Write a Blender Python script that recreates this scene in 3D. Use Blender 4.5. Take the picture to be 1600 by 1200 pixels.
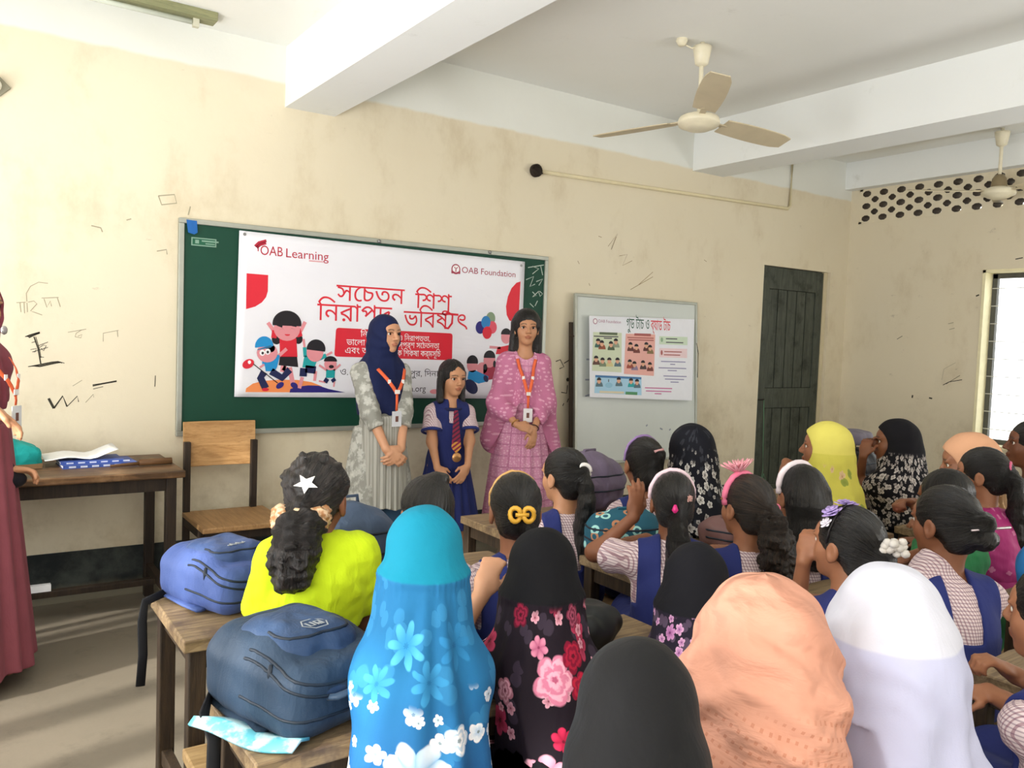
import bpy, bmesh, math, random, os
import numpy as np
from mathutils import Vector, Matrix
from mathutils.geometry import delaunay_2d_cdt

for o in list(bpy.data.objects): bpy.data.objects.remove(o)
SC = bpy.context.scene
COL = SC.collection
PI = math.pi
# ---------------------------------------------------------------- camera
# world: X along the board wall (to the right), Y into the board wall (wall face at Y=0), Z up; metres
CAM_M = [[0.8266145948860492, -0.5615926529849068, 0.03635936790906838],
         [0.000805148646160412, 0.06578813859262533, 0.9978332889597216],
         [0.5627678591186872, 0.824794285221407, -0.05483360109529467]]
CAM_P = (0.0, -4.8, 1.46)
cd = bpy.data.cameras.new('camera'); cam = bpy.data.objects.new('camera', cd); COL.objects.link(cam)
cd.sensor_fit = 'HORIZONTAL'; cd.sensor_width = 36.0; cd.lens = 1288.13 / 1600 * 36.0
cd.clip_start = 0.05; cd.clip_end = 200
r_, u_, f_ = (Vector(v) for v in CAM_M)
cam.matrix_world = Matrix(((r_.x, u_.x, -f_.x, CAM_P[0]), (r_.y, u_.y, -f_.y, CAM_P[1]), (r_.z, u_.z, -f_.z, CAM_P[2]), (0, 0, 0, 1)))
SC.camera = cam
# ---------------------------------------------------------------- sky, sun, daylight, fill, exposure
w = bpy.data.worlds.new('sky'); SC.world = w; w.use_nodes = True
bg = w.node_tree.nodes['Background']; bg.inputs[0].default_value = (0.93, 0.97, 1.0, 1); bg.inputs[1].default_value = 3.0
vs = SC.view_settings
vs.view_transform = 'Standard'; vs.look = 'None'; vs.gamma = 1.0; vs.use_curve_mapping = False; vs.exposure = 0.62
sd = bpy.data.lights.new('sun', 'SUN'); sd.energy = 4.0; sd.angle = math.radians(2.5); sd.color = (1, .96, .88)
so = bpy.data.objects.new('sun', sd); COL.objects.link(so)
so.rotation_euler = Vector((0.80, 0.20, -0.42)).to_track_quat('-Z', 'Y').to_euler()
def area_lamp(name, loc, aim, sx, sy, power, color=(1, 1, 1)):
    # a rectangular area lamp: daylight in the left openings, added fill at solid walls
    l = bpy.data.lights.new(name, 'AREA'); l.shape = 'RECTANGLE'; l.size = sx; l.size_y = sy; l.energy = power; l.color = color
    o = bpy.data.objects.new(name, l); COL.objects.link(o); o.location = loc
    o.rotation_euler = Vector(aim).to_track_quat('-Z', 'Y').to_euler()
    return o
XL, XR, YB, ZC = -1.25, 7.13, -7.6, 3.10      # left wall, right wall, rear wall, ceiling
area_lamp('daylight_left_front', (XL + .03, -1.9, 1.45), (1, .0, .65), 2.0, 1.7, 54, (1, .99, .97))
area_lamp('daylight_left_middle', (XL + .03, -4.3, 1.33), (1, .15, 1.5), 1.5, 1.25, 85, (1, .99, .97))
area_lamp('daylight_left_rear', (XL + .03, -6.2, 1.33), (1, .25, 1.2), 1.4, 1.25, 50, (1, .99, .97))
area_lamp('fill_rear', (2.6, YB + .03, 1.6), (0, 1, 1.3), 4.5, 1.5, 60, (.97, .98, 1))  # fill lamp added before the solid rear wall to lift the ceiling
area_lamp('fill_right_rear', (XR - .03, -5.2, 1.5), (-1, .1, 1.1), 2.6, 1.5, 105, (.97, .98, 1))  # added fill by the solid right wall, brightens the room's right side

# ---------------------------------------------------------------- node materials
def lin(h):
    if isinstance(h, str):
        c = [int(h[i:i + 2], 16) / 255 for i in (0, 2, 4)]
        return tuple(x / 12.92 if x <= .04045 else ((x + .055) / 1.055) ** 2.4 for x in c)
    return tuple(h)
class NT:
    """a small wrapper that writes shader nodes"""
    def __init__(s, name):
        s.m = bpy.data.materials.new(name); s.m.use_nodes = True; s.t = s.m.node_tree; s.n = s.t.nodes
        s.b = s.n['Principled BSDF']
    def new(s, k, **kw):
        x = s.n.new(k)
        for a, v in kw.items(): setattr(x, a, v)
        return x
    def link(s, a, b): s.t.links.new(a, b)
    def put(s, sock, v):
        if v is None: return
        if hasattr(v, 'is_output'): s.link(v, sock)
        elif isinstance(v, (tuple, list)):
            sock.default_value = (*v, 1) if len(sock.default_value) == 4 and len(v) == 3 else v
        else: sock.default_value = v
    def math(s, op, a, b=None, c=None, clamp=False):
        x = s.new('ShaderNodeMath', operation=op, use_clamp=clamp)
        for i, v in enumerate((a, b, c)): s.put(x.inputs[i], v)
        return x.outputs[0]
    def mix(s, f, a, b, mode='MIX'):
        x = s.new('ShaderNodeMix', data_type='RGBA', blend_type=mode)
        s.put(x.inputs[0], f); s.put(x.inputs[6], a); s.put(x.inputs[7], b)
        return x.outputs[2]
    def coord(s, k='Object'): return s.new('ShaderNodeTexCoord').outputs[k]
    def sep(s, v):
        x = s.new('ShaderNodeSeparateXYZ'); s.link(v, x.inputs[0]); return x.outputs
    def comb(s, a, b, c=0.0):
        x = s.new('ShaderNodeCombineXYZ')
        for i, v in enumerate((a, b, c)): s.put(x.inputs[i], v)
        return x.outputs[0]
    def mapping(s, v, scale=(1, 1, 1), loc=(0, 0, 0), rot=(0, 0, 0)):
        x = s.new('ShaderNodeMapping'); s.link(v, x.inputs[0])
        x.inputs['Scale'].default_value = scale; x.inputs['Location'].default_value = loc; x.inputs['Rotation'].default_value = rot
        return x.outputs[0]
    def noise(s, v, scale=5, detail=4, rough=.55, dist=0.0):
        x = s.new('ShaderNodeTexNoise'); s.link(v, x.inputs['Vector'])
        x.inputs['Scale'].default_value = scale; x.inputs['Detail'].default_value = detail
        x.inputs['Roughness'].default_value = rough; x.inputs['Distortion'].default_value = dist
        return x.outputs['Fac']
    def ramp(s, f, stops, interp='LINEAR'):
        x = s.new('ShaderNodeValToRGB'); s.put(x.inputs[0], f); x.color_ramp.interpolation = interp
        e = x.color_ramp.elements
        while len(e) < len(stops): e.new(.5)
        for i, (p, c) in enumerate(stops):
            e[i].position = p; e[i].color = (*c, 1) if not isinstance(c, (int, float)) else (c, c, c, 1)
        return x.outputs[0]
    def smooth(s, x, a, b):
        n = s.new('ShaderNodeMapRange', interpolation_type='SMOOTHSTEP')
        s.put(n.inputs[0], x); s.put(n.inputs[1], a); s.put(n.inputs[2], b)
        return n.outputs[0]
    def bump(s, h, strength=.3, dist=.01):
        x = s.new('ShaderNodeBump'); s.put(x.inputs['Height'], h)
        x.inputs['Strength'].default_value = strength; x.inputs['Distance'].default_value = dist
        s.link(x.outputs[0], s.b.inputs['Normal'])
    def done(s, color=None, rough=.7, metal=0.0, spec=.3, sheen=0.0):
        s.put(s.b.inputs['Base Color'], color); s.put(s.b.inputs['Roughness'], rough); s.b.inputs['Metallic'].default_value = metal
        s.b.inputs['Specular IOR Level'].default_value = spec
        if sheen: s.b.inputs['Sheen Weight'].default_value = sheen
        return s.m
MATS = {}
def plain(name, c, rough=.6, var=.12, scale=18, metal=0.0, spec=.3, bump=.0):
    if name in MATS: return MATS[name]
    t = NT(name); c = lin(c); v = t.coord()
    n = t.noise(v, scale, 4)
    col = t.mix(n, tuple(x * (1 - var) for x in c), tuple(min(1, x * (1 + var)) for x in c))
    if bump: t.bump(t.noise(v, scale * 6, 3), bump, .004)
    MATS[name] = t.done(col, rough, metal, spec); return MATS[name]
def cloth(name, c, rough=.85, var=.1, weave=900, folds=.25, c2=None):
    """woven cloth: fine thread bump, soft crease bump and a slight tone variation"""
    if name in MATS: return MATS[name]
    t = NT(name); c = lin(c); v = t.coord()
    n = t.noise(v, 9, 3)
    col = t.mix(n, tuple(x * (1 - var) for x in c), lin(c2) if c2 else tuple(min(1, x * (1 + var)) for x in c))
    h = t.math('ADD', t.math('MULTIPLY', t.noise(t.mapping(v, (1, 1, .35)), 16, 3, .5, .6), 1.0), t.math('MULTIPLY', t.noise(v, weave * .3, 1), .05))
    t.bump(h, folds, .02)
    MATS[name] = t.done(col, rough, 0, .2, .03); return MATS[name]
def wood(name, a, b, axis='X', rough=.55, wear=None):
    if name in MATS: return MATS[name]
    t = NT(name); v = t.coord()
    sc = {'X': (1.2, 14, 14), 'Y': (14, 1.2, 14), 'Z': (14, 14, 1.2)}[axis]
    n = t.noise(t.mapping(v, sc), 3.0, 6, .6, 1.2)
    col = t.mix(t.smooth(n, .3, .7), lin(a), lin(b))
    g = t.noise(t.mapping(v, tuple(x * 3 for x in sc)), 6, 3, .7)
    col = t.mix(t.math('MULTIPLY', t.smooth(g, .52, .75), .5), col, tuple(x * .45 for x in lin(a)))
    if wear: col = t.mix(t.smooth(t.noise(v, 5, 5, .65), .5, .7), col, lin(wear))
    t.bump(g, .25, .004)
    MATS[name] = t.done(col, rough, 0, .35); return MATS[name]
def wrapang(t, v, r, cx=0.0, cy=0.0):
    """cylindrical cloth coordinates: (angle * r, height), angle 0 at the back (-Y)"""
    x, y, z = t.sep(v)
    a = t.math('ARCTAN2', t.math('SUBTRACT', x, cx), t.math('MULTIPLY', t.math('SUBTRACT', y, cy), -1.0))
    return t.math('MULTIPLY', a, r), z
def flower_field(t, u, v, scale, keep, petals=5, rmax=.42, seed=0.0, jag=.45):
    """scattered printed flowers: returns (petal mask, distance inside flower 0..1, random colour, random value)"""
    p = t.comb(u, v, 0.0)
    vo = t.new('ShaderNodeTexVoronoi', voronoi_dimensions='2D', feature='F1')
    t.link(t.mapping(p, (1, 1, 1), (seed * 3.1, seed * 7.7, 0)), vo.inputs['Vector'])
    vo.inputs['Scale'].default_value = scale; vo.inputs['Randomness'].default_value = .75
    pm = t.mapping(p, (1, 1, 1), (seed * 3.1, seed * 7.7, 0))
    dv = t.new('ShaderNodeVectorMath', operation='SUBTRACT'); t.link(pm, dv.inputs[0]); t.link(vo.outputs['Position'], dv.inputs[1])
    dx, dy, _ = t.sep(dv.outputs[0])
    cr = t.new('ShaderNodeSeparateColor'); t.link(vo.outputs['Color'], cr.inputs[0])
    a = t.math('ADD', t.math('ARCTAN2', dx, dy), t.math('MULTIPLY', cr.outputs[1], 6.28))
    pet = t.math('ABSOLUTE', t.math('COSINE', t.math('MULTIPLY', a, petals / 2)))
    size = t.math('MULTIPLY_ADD', cr.outputs[2], .45, .6)
    rad = t.math('MULTIPLY', t.math('MULTIPLY_ADD', t.math('POWER', pet, .6 if petals != 7 else 1.3), jag, 1 - jag), t.math('MULTIPLY', size, rmax / scale))
    d = t.math('SQRT', t.math('ADD', t.math('MULTIPLY', dx, dx), t.math('MULTIPLY', dy, dy)))
    q = t.math('DIVIDE', d, rad)
    on = t.math('LESS_THAN', cr.outputs[0], keep)
    mask = t.math('MULTIPLY', t.math('SUBTRACT', 1.0, t.smooth(q, .9, 1.05)), on)
    return mask, q, cr.outputs[0], pet
def one_flower(t, u, v, cu, cv, R, petals=5, rot=0.0, jag=.35):
    dx = t.math('SUBTRACT', u, cu); dy = t.math('SUBTRACT', v, cv)
    a = t.math('ADD', t.math('ARCTAN2', dx, dy), rot)
    pet = t.math('ABSOLUTE', t.math('COSINE', t.math('MULTIPLY', a, petals / 2)))
    d = t.math('SQRT', t.math('ADD', t.math('MULTIPLY', dx, dx), t.math('MULTIPLY', dy, dy)))
    q = t.math('DIVIDE', d, t.math('MULTIPLY_ADD', t.math('POWER', pet, .55 if petals < 7 else 1.3), R * (jag if petals < 7 else .55), R * (1 - jag if petals < 7 else .45)))
    return t.math('SUBTRACT', 1.0, t.smooth(q, .92, 1.04)), q, pet

# ---------------------------------------------------------------- mesh helpers
class MB:
    """collects boxes, tubes and sheets into ONE mesh"""
    def __init__(s): s.v = []; s.f = []; s.mi = []; s.mats = []
    def mat(s, m):
        if m not in s.mats: s.mats.append(m)
        return s.mats.index(m)
    def add(s, vs, fs, m=None):
        k = len(s.v); s.v += [tuple(float(c) for c in p) for p in vs]; i = s.mat(m) if m else 0
        for f in fs: s.f.append(tuple(k + j for j in f)); s.mi.append(i)
    def box(s, c, d, m=None, R=None, taper=1.0):
        hx, hy, hz = d[0] / 2, d[1] / 2, d[2] / 2
        P = [Vector((sx * hx * (taper if sz < 0 else 1), sy * hy * (taper if sz < 0 else 1), sz * hz)) for sz in (-1, 1) for sy in (-1, 1) for sx in (-1, 1)]
        if R is not None: P = [R @ p for p in P]
        s.add([p + Vector(c) for p in P], [(0, 2, 3, 1), (4, 5, 7, 6), (0, 1, 5, 4), (2, 6, 7, 3), (0, 4, 6, 2), (1, 3, 7, 5)], m)
    def bar(s, a, b, wx, wy, m=None):
        a, b = Vector(a), Vector(b); d = b - a
        q = d.to_track_quat('Z', 'Y').to_matrix()
        s.box((a + b) / 2, (wx, wy, d.length), m, q)
    def tube(s, pts, r, m=None, n=8, closed=False, flat=1.0, up=None):
        pts = [Vector(p) for p in pts]; N = len(pts); rs = r if isinstance(r, (list, tuple)) else [r] * N
        vs, fs = [], []; ref = Vector(up) if up else Vector((0, 0, 1))
        for i, p in enumerate(pts):
            if closed: d = pts[(i + 1) % N] - pts[i - 1]
            else: d = pts[min(i + 1, N - 1)] - pts[max(i - 1, 0)]
            d.normalize()
            x = d.cross(ref)
            if x.length < 1e-3: x = d.cross(Vector((1, 0.3, 0)))
            x.normalize(); y = x.cross(d)
            for k in range(n):
                a = 2 * PI * k / n
                vs.append(p + x * (math.cos(a) * rs[i]) + y * (math.sin(a) * rs[i] * flat))
        for i in range(N if closed else N - 1):
            j = (i + 1) % N
            for k in range(n):
                l = (k + 1) % n
                fs.append((i * n + k, i * n + l, j * n + l, j * n + k))
        if not closed: fs += [tuple(range(n - 1, -1, -1)), tuple((N - 1) * n + k for k in range(n))]
        s.add(vs, fs, m)
    def lathe(s, prof, c=(0, 0, 0), m=None, n=28, R=None):
        vs, fs = [], []; c = Vector(c)
        for (r, z) in prof:
            for k in range(n):
                a = 2 * PI * k / n; p = Vector((math.cos(a) * r, math.sin(a) * r, z))
                if R is not None: p = R @ p
                vs.append(p + c)
        L = len(prof)
        for i in range(L - 1):
            for k in range(n):
                l = (k + 1) % n; fs.append((i * n + k, i * n + l, (i + 1) * n + l, (i + 1) * n + k))
        fs += [tuple(range(n - 1, -1, -1)), tuple((L - 1) * n + k for k in range(n))]
        s.add(vs, fs, m)
    def poly(s, pts, m=None):
        s.add(pts, [tuple(range(len(pts)))], m)
    def build(s, name, m=None, parent=None, smooth=False, bevel=0, loc=None, sub=0, solid=0):
        me = bpy.data.meshes.new(name); me.from_pydata(s.v, [], s.f)
        for x in s.mats: me.materials.append(x)
        if m: me.materials.clear(); me.materials.append(m)
        elif s.mats: me.polygons.foreach_set('material_index', s.mi)
        if smooth: me.polygons.foreach_set('use_smooth', [True] * len(me.polygons))
        me.update()
        o = bpy.data.objects.new(name, me); COL.objects.link(o)
        if parent: o.parent = parent
        if loc: o.location = loc
        if solid: k = o.modifiers.new('solid', 'SOLIDIFY'); k.thickness = solid; k.offset = 0
        if bevel:
            k = o.modifiers.new('bevel', 'BEVEL'); k.width = bevel; k.segments = 2; k.limit_method = 'ANGLE'
        if sub: k = o.modifiers.new('sub', 'SUBSURF'); k.levels = sub; k.render_levels = sub
        return o
def boxes_each(name, lst, m, parent=None, bevel=0):
    for q in lst: boxes(name, [q], m, parent, bevel)
def boxes(name, lst, m, parent=None, bevel=0, loc=None):
    b = MB()
    for c, d in lst: b.box(c, d)
    return b.build(name, m, parent, False, bevel, loc)
def thing(name, label, cat, loc=(0, 0, 0), rz=0.0, group=None):
    o = bpy.data.objects.new(name, None); COL.objects.link(o); o.location = loc; o.rotation_euler = (0, 0, rz); o.empty_display_size = .1
    return tag(o, label, cat, group)
def tag(o, label, cat, group=None):
    o['label'] = label; o['category'] = cat
    if group: o['group'] = group
    return o
def struct(o): o['kind'] = 'structure'; return o
def dup(root, label, loc=None, rz=None, group=None):
    r = root.copy(); COL.objects.link(r); r['label'] = label
    if loc is not None: r.location = loc
    if rz is not None: r.rotation_euler = (0, 0, rz)
    if group: r['group'] = group
    for ch in list(root.children):
        c = ch.copy(); COL.objects.link(c); c.parent = r
        for g in ch.children:
            d = g.copy(); COL.objects.link(d); d.parent = c
    return r
RNG = random.Random(5)

# ---------------------------------------------------------------- lettering
_TX = {}
def glyphs(s, bold=0.0, shear=0.0):
    """flat outline lettering: returns triangles of the string at size 1 (union of its contours)"""
    key = (s, bold, shear)
    if key in _TX: return _TX[key]
    c = bpy.data.curves.new('lettering', 'FONT'); c.body = s; c.size = 1; c.fill_mode = 'NONE'; c.resolution_u = 3; c.offset = bold; c.shear = shear
    o = bpy.data.objects.new('lettering', c); COL.objects.link(o)
    bpy.context.view_layer.update()
    me = o.evaluated_get(bpy.context.evaluated_depsgraph_get()).to_mesh()
    V = [(v.co.x, v.co.y) for v in me.vertices]; nxt = {}
    for e in me.edges: nxt.setdefault(e.vertices[0], []).append(e.vertices[1]); nxt.setdefault(e.vertices[1], []).append(e.vertices[0])
    loops, seen = [], set()
    for i in range(len(V)):
        if i in seen or i not in nxt: continue
        lp = [i]; seen.add(i); cur = max(nxt[i]) if (i + 1) not in nxt[i] else i + 1
        while cur not in seen:
            lp.append(cur); seen.add(cur)
            cand = [k for k in nxt[cur] if k not in seen]
            if not cand: break
            cur = cand[0]
        if len(lp) > 2: loops.append(lp)
    bpy.data.objects.remove(o); bpy.data.curves.remove(c)
    # group loops by overlapping bounding boxes in x so that each letter is filled alone
    bb = [(min(V[i][0] for i in l), max(V[i][0] for i in l), l) for l in loops]; bb.sort(key=lambda b: b[0])
    groups, cur, hi = [], [], -1e9
    for a, b2, l in bb:
        if cur and a > hi: groups.append(cur); cur = []; hi = -1e9
        cur.append(l); hi = max(hi, b2)
    if cur: groups.append(cur)
    OV, OF = [], []
    for g in groups:
        pts, edges, polys = [], [], []
        for l in g:
            k = len(pts); P = [V[i] for i in l]; pts += [Vector(p) for p in P]; polys.append(np.array(P))
            edges += [(k + i, k + (i + 1) % len(P)) for i in range(len(P))]
        r = delaunay_2d_cdt(pts, edges, [], 0, 1e-6)
        vv = [tuple(p) for p in r[0]]; k = len(OV); OV += vv
        for t in r[2]:
            cx = sum(vv[i][0] for i in t) / 3; cy = sum(vv[i][1] for i in t) / 3; wn = 0
            for P in polys:
                x0, y0 = P[:, 0], P[:, 1]; x1, y1 = np.roll(x0, -1), np.roll(y0, -1)
                cr = (x1 - x0) * (cy - y0) - (y1 - y0) * (cx - x0)
                wn += int(((y0 <= cy) & (y1 > cy) & (cr > 0)).sum()) - int(((y0 > cy) & (y1 <= cy) & (cr < 0)).sum())
            if wn != 0: OF.append(tuple(k + i for i in t))
    used = sorted({i for f in OF for i in f}); mp = {u: i for i, u in enumerate(used)}
    OV = [OV[i] for i in used]; OF = [tuple(mp[i] for i in f) for f in OF]
    _TX[key] = (OV, OF); return _TX[key]
def put_text(b, s, m, org, ex, ey, size, align='L', width=None, bold=0.0, lift=(0, 0, 0), shear=0.0):
    V, F = glyphs(s, bold, shear)
    if not V: return
    x0 = min(v[0] for v in V); x1 = max(v[0] for v in V); sx = size
    if width: sx = width / (x1 - x0)
    off = {'L': -x0, 'C': -(x0 + x1) / 2, 'R': -x1}[align]
    ex, ey, org, lift = Vector(ex), Vector(ey), Vector(org), Vector(lift)
    b.add([org + ex * ((x + off) * sx) + ey * (y * size) + lift for x, y in V], F, m)
def stroke(b, pts, wd, m, org, ex, ey, lift=(0, 0, 0), closed=False):
    """a flat pen stroke of width wd along 2D points"""
    ex, ey, org, lift = Vector(ex), Vector(ey), Vector(org), Vector(lift); P = [Vector(p) for p in pts]; N = len(P); L, Rr = [], []
    for i in range(N):
        d = (P[(i + 1) % N] - P[i - 1]) if closed else (P[min(i + 1, N - 1)] - P[max(i - 1, 0)])
        if d.length < 1e-9: d = Vector((1, 0))
        d.normalize(); n = Vector((-d.y, d.x)) * wd / 2; L.append(P[i] + n); Rr.append(P[i] - n)
    to = lambda q: org + ex * q.x + ey * q.y + lift
    vs = [to(q) for q in L] + [to(q) for q in Rr]
    b.add(vs, [(i, (i + 1) % N, N + (i + 1) % N, N + i) for i in range(N if closed else N - 1)], m)
def disc(b, cx, cy, rx, ry, m, org, ex, ey, lift=(0, 0, 0), n=20, a0=0.0, a1=2 * PI, rot=0.0):
    ex, ey, org, lift = Vector(ex), Vector(ey), Vector(org), Vector(lift)
    full = abs(a1 - a0) > 6.2; N = n if full else n + 1; P = []
    for i in range(N):
        a = a0 + (a1 - a0) * i / n; x, y = rx * math.cos(a), ry * math.sin(a)
        x, y = x * math.cos(rot) - y * math.sin(rot), x * math.sin(rot) + y * math.cos(rot)
        P.append(org + ex * (cx + x) + ey * (cy + y) + lift)
    b.poly(P, m)
def shape(b, pts, m, org, ex, ey, lift=(0, 0, 0)):
    ex, ey, org, lift = Vector(ex), Vector(ey), Vector(org), Vector(lift)
    b.poly([org + ex * x + ey * y + lift for x, y in pts], m)

# ================================================================ the place seen in the photo: pixel -> point on a plane
def px_dir(x, y):
    c = ((x - 800) / 1288.13, -(y - 600) / 1288.13, 1.0)
    return Vector([sum(CAM_M[k][i] * c[k] for k in range(3)) for i in range(3)])
def on_wall(x, y, Y=0.0):
    d = px_dir(x, y); return Vector(CAM_P) + d * ((Y - CAM_P[1]) / d.y)
def on_level(x, y, z):
    d = px_dir(x, y); return Vector(CAM_P) + d * ((z - CAM_P[2]) / d.z)
def on_side(x, y, X):
    d = px_dir(x, y); return Vector(CAM_P) + d * ((X - CAM_P[0]) / d.x)
# ================================================================ surfaces of the room
def wall_paint(name, band=None):
    t = NT(name); v = t.new('ShaderNodeNewGeometry').outputs['Position']
    base = t.mix(t.noise(v, .8, 5, .6), lin('D9CDB2'), lin('E3DBC6'))
    st = t.smooth(t.noise(t.mapping(v, (1, 1, .6)), 2.1, 7, .68), .50, .74)
    col = t.mix(t.math('MULTIPLY', st, .45), base, lin('B8A582'))
    x, y, z = t.sep(v)
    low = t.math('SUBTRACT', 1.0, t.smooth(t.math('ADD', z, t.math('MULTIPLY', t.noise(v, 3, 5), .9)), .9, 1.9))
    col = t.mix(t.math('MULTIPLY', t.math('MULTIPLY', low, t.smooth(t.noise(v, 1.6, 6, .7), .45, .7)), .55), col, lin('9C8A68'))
    sm = t.noise(t.mapping(v, (1, 1, 2.2)), 7, 8, .75)
    col = t.mix(t.math('MULTIPLY', t.smooth(sm, .62, .76), .5), col, lin('6B5B45'))
    if band:
        e = t.math('ADD', z, t.math('MULTIPLY', t.noise(v, 6, 3), .03))
        wc = t.mix(t.noise(v, 1.3, 5), lin('D9DAD2'), lin('E9EAE4'))
        col = t.mix(t.smooth(e, band - .012, band + .012), col, wc)
    t.bump(t.noise(v, 26, 6, .6), .12, .01)
    return t.done(col, .82, 0, .2)
def white_paint(name, a, b, dirt):
    t = NT(name); v = t.new('ShaderNodeNewGeometry').outputs['Position']
    col = t.mix(t.noise(v, 1.1, 5), lin(a), lin(b))
    col = t.mix(t.math('MULTIPLY', t.smooth(t.noise(v, 3.1, 8, .75), .60, .78), .4), col, lin(dirt))
    t.bump(t.noise(v, 22, 5, .6), .1, .01)
    return t.done(col, .8, 0, .2)
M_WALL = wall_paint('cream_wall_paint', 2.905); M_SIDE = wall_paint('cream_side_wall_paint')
M_CEIL = white_paint('ceiling_whitewash', 'E6E7E2', 'F0F0EC', 'B4B1A6'); M_BEAM = white_paint('beam_whitewash', 'E6E9E8', 'EFF1EF', 'BCBBB3')
def floor_mat():
    t = NT('cement_floor'); v = t.new('ShaderNodeNewGeometry').outputs['Position']
    n = t.noise(v, 1.3, 7, .62)
    col = t.mix(n, lin('6A6356'), lin('8A8071'))
    col = t.mix(t.math('MULTIPLY', t.smooth(t.noise(v, 5, 7, .7), .52, .75), .5), col, lin('544D42'))
    t.bump(t.noise(v, 40, 5), .12, .006)
    return t.done(col, .62, 0, .35)
M_FLOOR = floor_mat()
def skirt_mat():
    t = NT('black_skirting_paint'); v = t.new('ShaderNodeNewGeometry').outputs['Position']
    col = t.mix(t.smooth(t.noise(v, 3, 7, .7), .42, .75), lin('1C2224'), lin('4A4F4B'))
    x, y, z = t.sep(v)
    col = t.mix(t.math('MULTIPLY', t.math('SUBTRACT', 1.0, t.smooth(t.math('ADD', z, t.math('MULTIPLY', t.noise(v, 8, 5), .1)), .06, .16)), .8), col, lin('8A8370'))
    return t.done(col, .6, 0, .3)
M_SKIRT = skirt_mat()
T = .22
def slab(name, lst, m): return struct(boxes(name, lst, m))
slab('floor', [(((XL + XR) / 2, YB / 2 + .1, -.06), (XR - XL + .9, -YB + .7, .12))], M_FLOOR)
ZH = 3.235
slab('ceiling', [(((XL + 1.75) / 2, YB / 2, ZC + .11), (1.75 - XL, -YB, .22)), (((XR + 1.75) / 2, YB / 2, ZH + .08), (XR - 1.75, -YB, .16))], M_CEIL)
# back wall (the board wall) with its doorway
DX0, DX1, DZ = 5.915, 6.87, 2.19
slab('wall_back', [(((XL + DX0) / 2, T / 2, ZH / 2), (DX0 - XL, T, ZH)), (((DX1 + XR + T) / 2, T / 2, ZH / 2), (XR + T - DX1, T, ZH)),
                   (((DX0 + DX1) / 2, T / 2, (DZ + ZH) / 2), (DX1 - DX0, T, ZH - DZ))], M_WALL)
slab('baseboard_back', [(((XL + DX0) / 2, -.004, .1325), (DX0 - XL, .012, .265)), (((DX1 + XR) / 2, -.004, .1325), (XR - DX1, .012, .265))], M_SKIRT)
# right wall: window, then the lattice vent high up
WY1, WY0, WZ0, WZ1 = -1.272, -2.55, .70, 2.175
LY1, LY0, LZ0, LZ1 = -.09, -2.9, 2.665, 2.985
X0 = XR + T / 2
def ybox(y0, y1, z0, z1): return ((X0, (y0 + y1) / 2, (z0 + z1) / 2), (T, abs(y1 - y0), z1 - z0))
slab('wall_right', [ybox(LY1, 0, 0, ZH), ybox(WY1, LY1, 0, LZ0), ybox(WY0, WY1, 0, WZ0), ybox(WY0, WY1, WZ1, LZ0), ybox(YB, WY0, 0, LZ0),
                    ybox(LY0, LY1, LZ1, ZH), ybox(YB, LY0, LZ0, ZH)], M_SIDE)
slab('baseboard_right', [((XR + .002, YB / 2, .1325), (.012, -YB, .265))], M_SKIRT)
# left wall with daylight openings, rear wall solid (out of the frame)
holes = [(-2.9, -.75, .6, 2.3), (-5.05, -3.55, .7, 1.96), (-6.9, -5.5, .7, 1.96)]
ll = []; yy = 0.0
for a, b, z0, z1 in sorted(holes, key=lambda h: -h[1]):
    ll += [((XL - T / 2, (yy + b) / 2, ZH / 2), (T, yy - b, ZH)), ((XL - T / 2, (a + b) / 2, z0 / 2), (T, b - a, z0)), ((XL - T / 2, (a + b) / 2, (z1 + ZH) / 2), (T, b - a, ZH - z1))]; yy = a
ll.append(((XL - T / 2, (yy + YB) / 2, ZH / 2), (T, yy - YB, ZH)))
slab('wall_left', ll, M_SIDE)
slab('wall_rear', [(((XL + XR) / 2, YB - T / 2, ZH / 2), (XR - XL + 2 * T, T, ZH))], M_SIDE)
for i, (a, b, z0, z1) in enumerate(holes):
    bb = MB()
    for k in range(0, 5): bb.box((XL - T / 2, a + (b - a) * (k + .5) / 5, (z0 + z1) / 2), (.03, .19 - .02 * k, z1 - z0))
    for k in range(1, 3): bb.box((XL - T / 2, (a + b) / 2, z0 + (z1 - z0) * k / 3), (.02, b - a, .02))
    struct(bb.build('window_%d' % (i + 2), plain('grey_window_iron', '55554F')))
# ceiling beams running from the board wall toward the back of the room
slab('trim_1', [((1.76, YB / 2, (2.755 + 3.2) / 2), (.305, -YB, 3.2 - 2.755))], M_BEAM)
slab('trim_2', [((5.15, YB / 2, (2.87 + ZH + .05) / 2), (.36, -YB, ZH + .05 - 2.87))], M_BEAM)
slab('trim_3', [((7.085, YB / 2, (2.985 + ZH) / 2), (.13, -YB, ZH - 2.985))], M_BEAM)
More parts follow.
